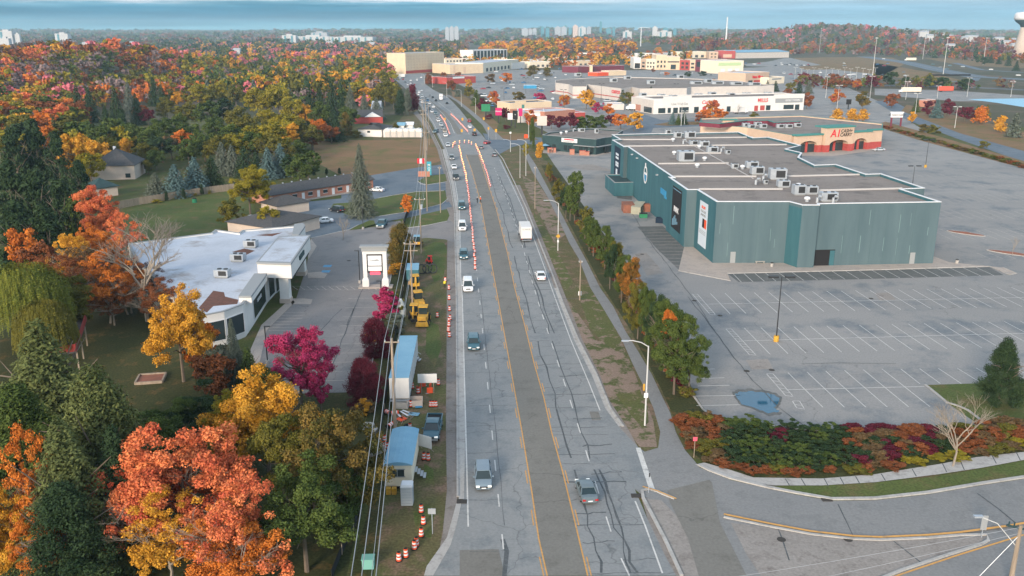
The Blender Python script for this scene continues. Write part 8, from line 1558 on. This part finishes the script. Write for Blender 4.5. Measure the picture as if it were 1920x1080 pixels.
post_sign(811, 1001, 953, .75, .6, M['metal'], 'back of a small grey road sign on the near verge'); post_sign(1301, 858, 819, .5, .5, mat('pinkish', (.6, .1, .15)), 'small red and white sign at the hedge corner', M['wood']); post_sign(1840, 1008, 966, .6, 1.6, M['grey_trim'], 'grey sign seen from behind on the traffic island'); post_sign(1087, 561, 546, .6, .8, M['white_trim'], 'white speed limit sign on the right verge', txt='60'); post_sign(1216, 924, 886, .12, .5, M['dark_metal'], 'thin dark marker post at the kerb nose'); post_sign(957, 270, 247, .8, .8, M['white_trim'], 'small white sign at the crossing corner'); post_sign(916, 262, 238, .7, 1.2, M['yellow'], 'yellow traffic signal pole right of the crossing'); post_sign(986, 272, 252, 1.6, 1.6, M['orange'], 'orange road work sign beside the side street')
for i, (px, b0, t0) in enumerate([(866, 250, 242), (890, 247, 241), (930, 262, 242), (834, 226, 221), (867, 226, 221), (907, 226, 220)]): post_sign(px, b0, t0, 1., 1.4, M['yellow'], 'yellow traffic signal head at the crossing, %s from left' % nth(i+1))
# motel sign and flag
v = P(805, 331); t = thing('motel_sign', 'blue-green vertical motel sign on the roadside island', 'sign', v); h_ = T(v.y, 303); b = B(); b.box((0, 0, h_*.55), (1.5, .5, h_*.9)); b.build('sign_panel', mat('motel_blue', (.05, .30, .38)), t); b = B(); b.box((-1.8, 0, .9), (4, .8, 1.8)); b.build('base', M['brick'], t)
for i, c_ in enumerate('MOTEL'): text(c_, 1.15, M['white_trim'], t, (0, -.32, h_*.9-.75-i*1.05))
v = P(797, 331); t = thing('flag', 'red and white flag on a pole beside the motel sign', 'flag', v); h_ = T(v.y, 296); b = B(); b.tube([(0, 0, 0), (0, 0, h_)], .05, 5); b.build('pole', M['pole_grey'], t)
for i, m_ in enumerate((M['red'], M['white_trim'], M['red'])): b = B(); b.add([(-.1-i*.8-k*.4, .12*math.sin(i*2+k*1.5)+o_, z) for k in (0, 1, 2) for o_ in (0, .04) for z in (h_-1.9, h_-.2)], [(0, 1, 5, 4), (4, 5, 9, 8), (2, 6, 7, 3), (6, 10, 11, 7), (1, 3, 7, 5), (5, 7, 11, 9)]); b.build('flag_band', m_, t)
# people
def person(px, py, label, vest, trousers, rz=0., z=0.):
    v = P(px, py, z); v.z = z+.03; me = bpy.data.meshes.new('body'); J = [(0, 0, .95), (0, 0, 1.2), (0, 0, 1.42), (0, 0, 1.52), (0, .01, 1.66), (0, .01, 1.77), (.19, 0, 1.42), (.25, .02, 1.15), (.25, .12, .92), (-.19, 0, 1.42), (-.25, .02, 1.15), (-.25, .12, .92), (.1, 0, .88), (.12, .02, .48), (.12, 0, .08), (.12, .16, .04), (-.1, 0, .88), (-.12, -.02, .48), (-.13, -.06, .08), (-.13, .1, .04)]
    E_ = [(0, 1), (1, 2), (2, 3), (3, 4), (4, 5), (2, 6), (6, 7), (7, 8), (2, 9), (9, 10), (10, 11), (0, 12), (12, 13), (13, 14), (14, 15), (0, 16), (16, 17), (17, 18), (18, 19)]; Rr = [.15, .15, .16, .06, .10, .07, .075, .055, .04, .075, .055, .04, .1, .075, .05, .04, .1, .075, .05, .04]
    me.from_pydata(J, E_, []); me.update(); o = bpy.data.objects.new('person', me); COL.objects.link(o); md = o.modifiers.new('s', 'SKIN'); 
    for d_, r_ in zip(me.skin_vertices[0].data, Rr): d_.radius = (r_, r_*.8)
    me.skin_vertices[0].data[0].use_root = True; sb = o.modifiers.new('d', 'SUBSURF'); sb.levels = 1; sb.render_levels = 1
    bpy.context.view_layer.update(); m2 = bpy.data.meshes.new_from_object(o.evaluated_get(bpy.context.evaluated_depsgraph_get())); bpy.data.objects.remove(o)
    for m_ in (mat('skin', (.45, .25, .18)), vest, trousers, M['dark']): m2.materials.append(m_)
    for p_ in m2.polygons: z_ = p_.center.z; p_.material_index = 0 if z_ > 1.5 else 2 if z_ < .95 and abs(p_.center.x) < .2 else 3 if z_ < .12 else 1
    o = bpy.data.objects.new('person', m2); COL.objects.link(o); o.location = v; o.rotation_euler = (0, 0, rz); tag(o, label, 'person'); b = B(); b.lathe([(.125, 1.70), (.12, 1.76), (.06, 1.84)], (0, .01, 0), 10); b.build('hard_hat', M['white_trim'], o); return o
hv = mat('hi_vis', (.75, .62, .05)); person(834, 541, 'person in yellow vest and white helmet standing on the verge by the drums', hv, M['dark'], .4); person(895, 381, 'person in dark clothes standing in the turning lane, left one', M['black_fabric'], M['dark'], 1); person(901, 380, 'person in orange vest standing in the turning lane, right one', M['orange'], M['dark'], -1)
person(378, 690, 'x', hv, M['dark']) if False else None
for i, (px, py) in enumerate([(1031, 287), (1036, 286), (1098, 290), (1104, 291)]): person(px, py, 'dark dressed person on the restaurant patio, %s' % ['leftmost', 'second from left', 'third from left', 'rightmost'][i], M['white_trim'] if i % 2 else M['black_fabric'], M['dark'], i)
for p_ in list(CP.values())+list(TP.values())+[pp, dr, ld]: p_.drop()
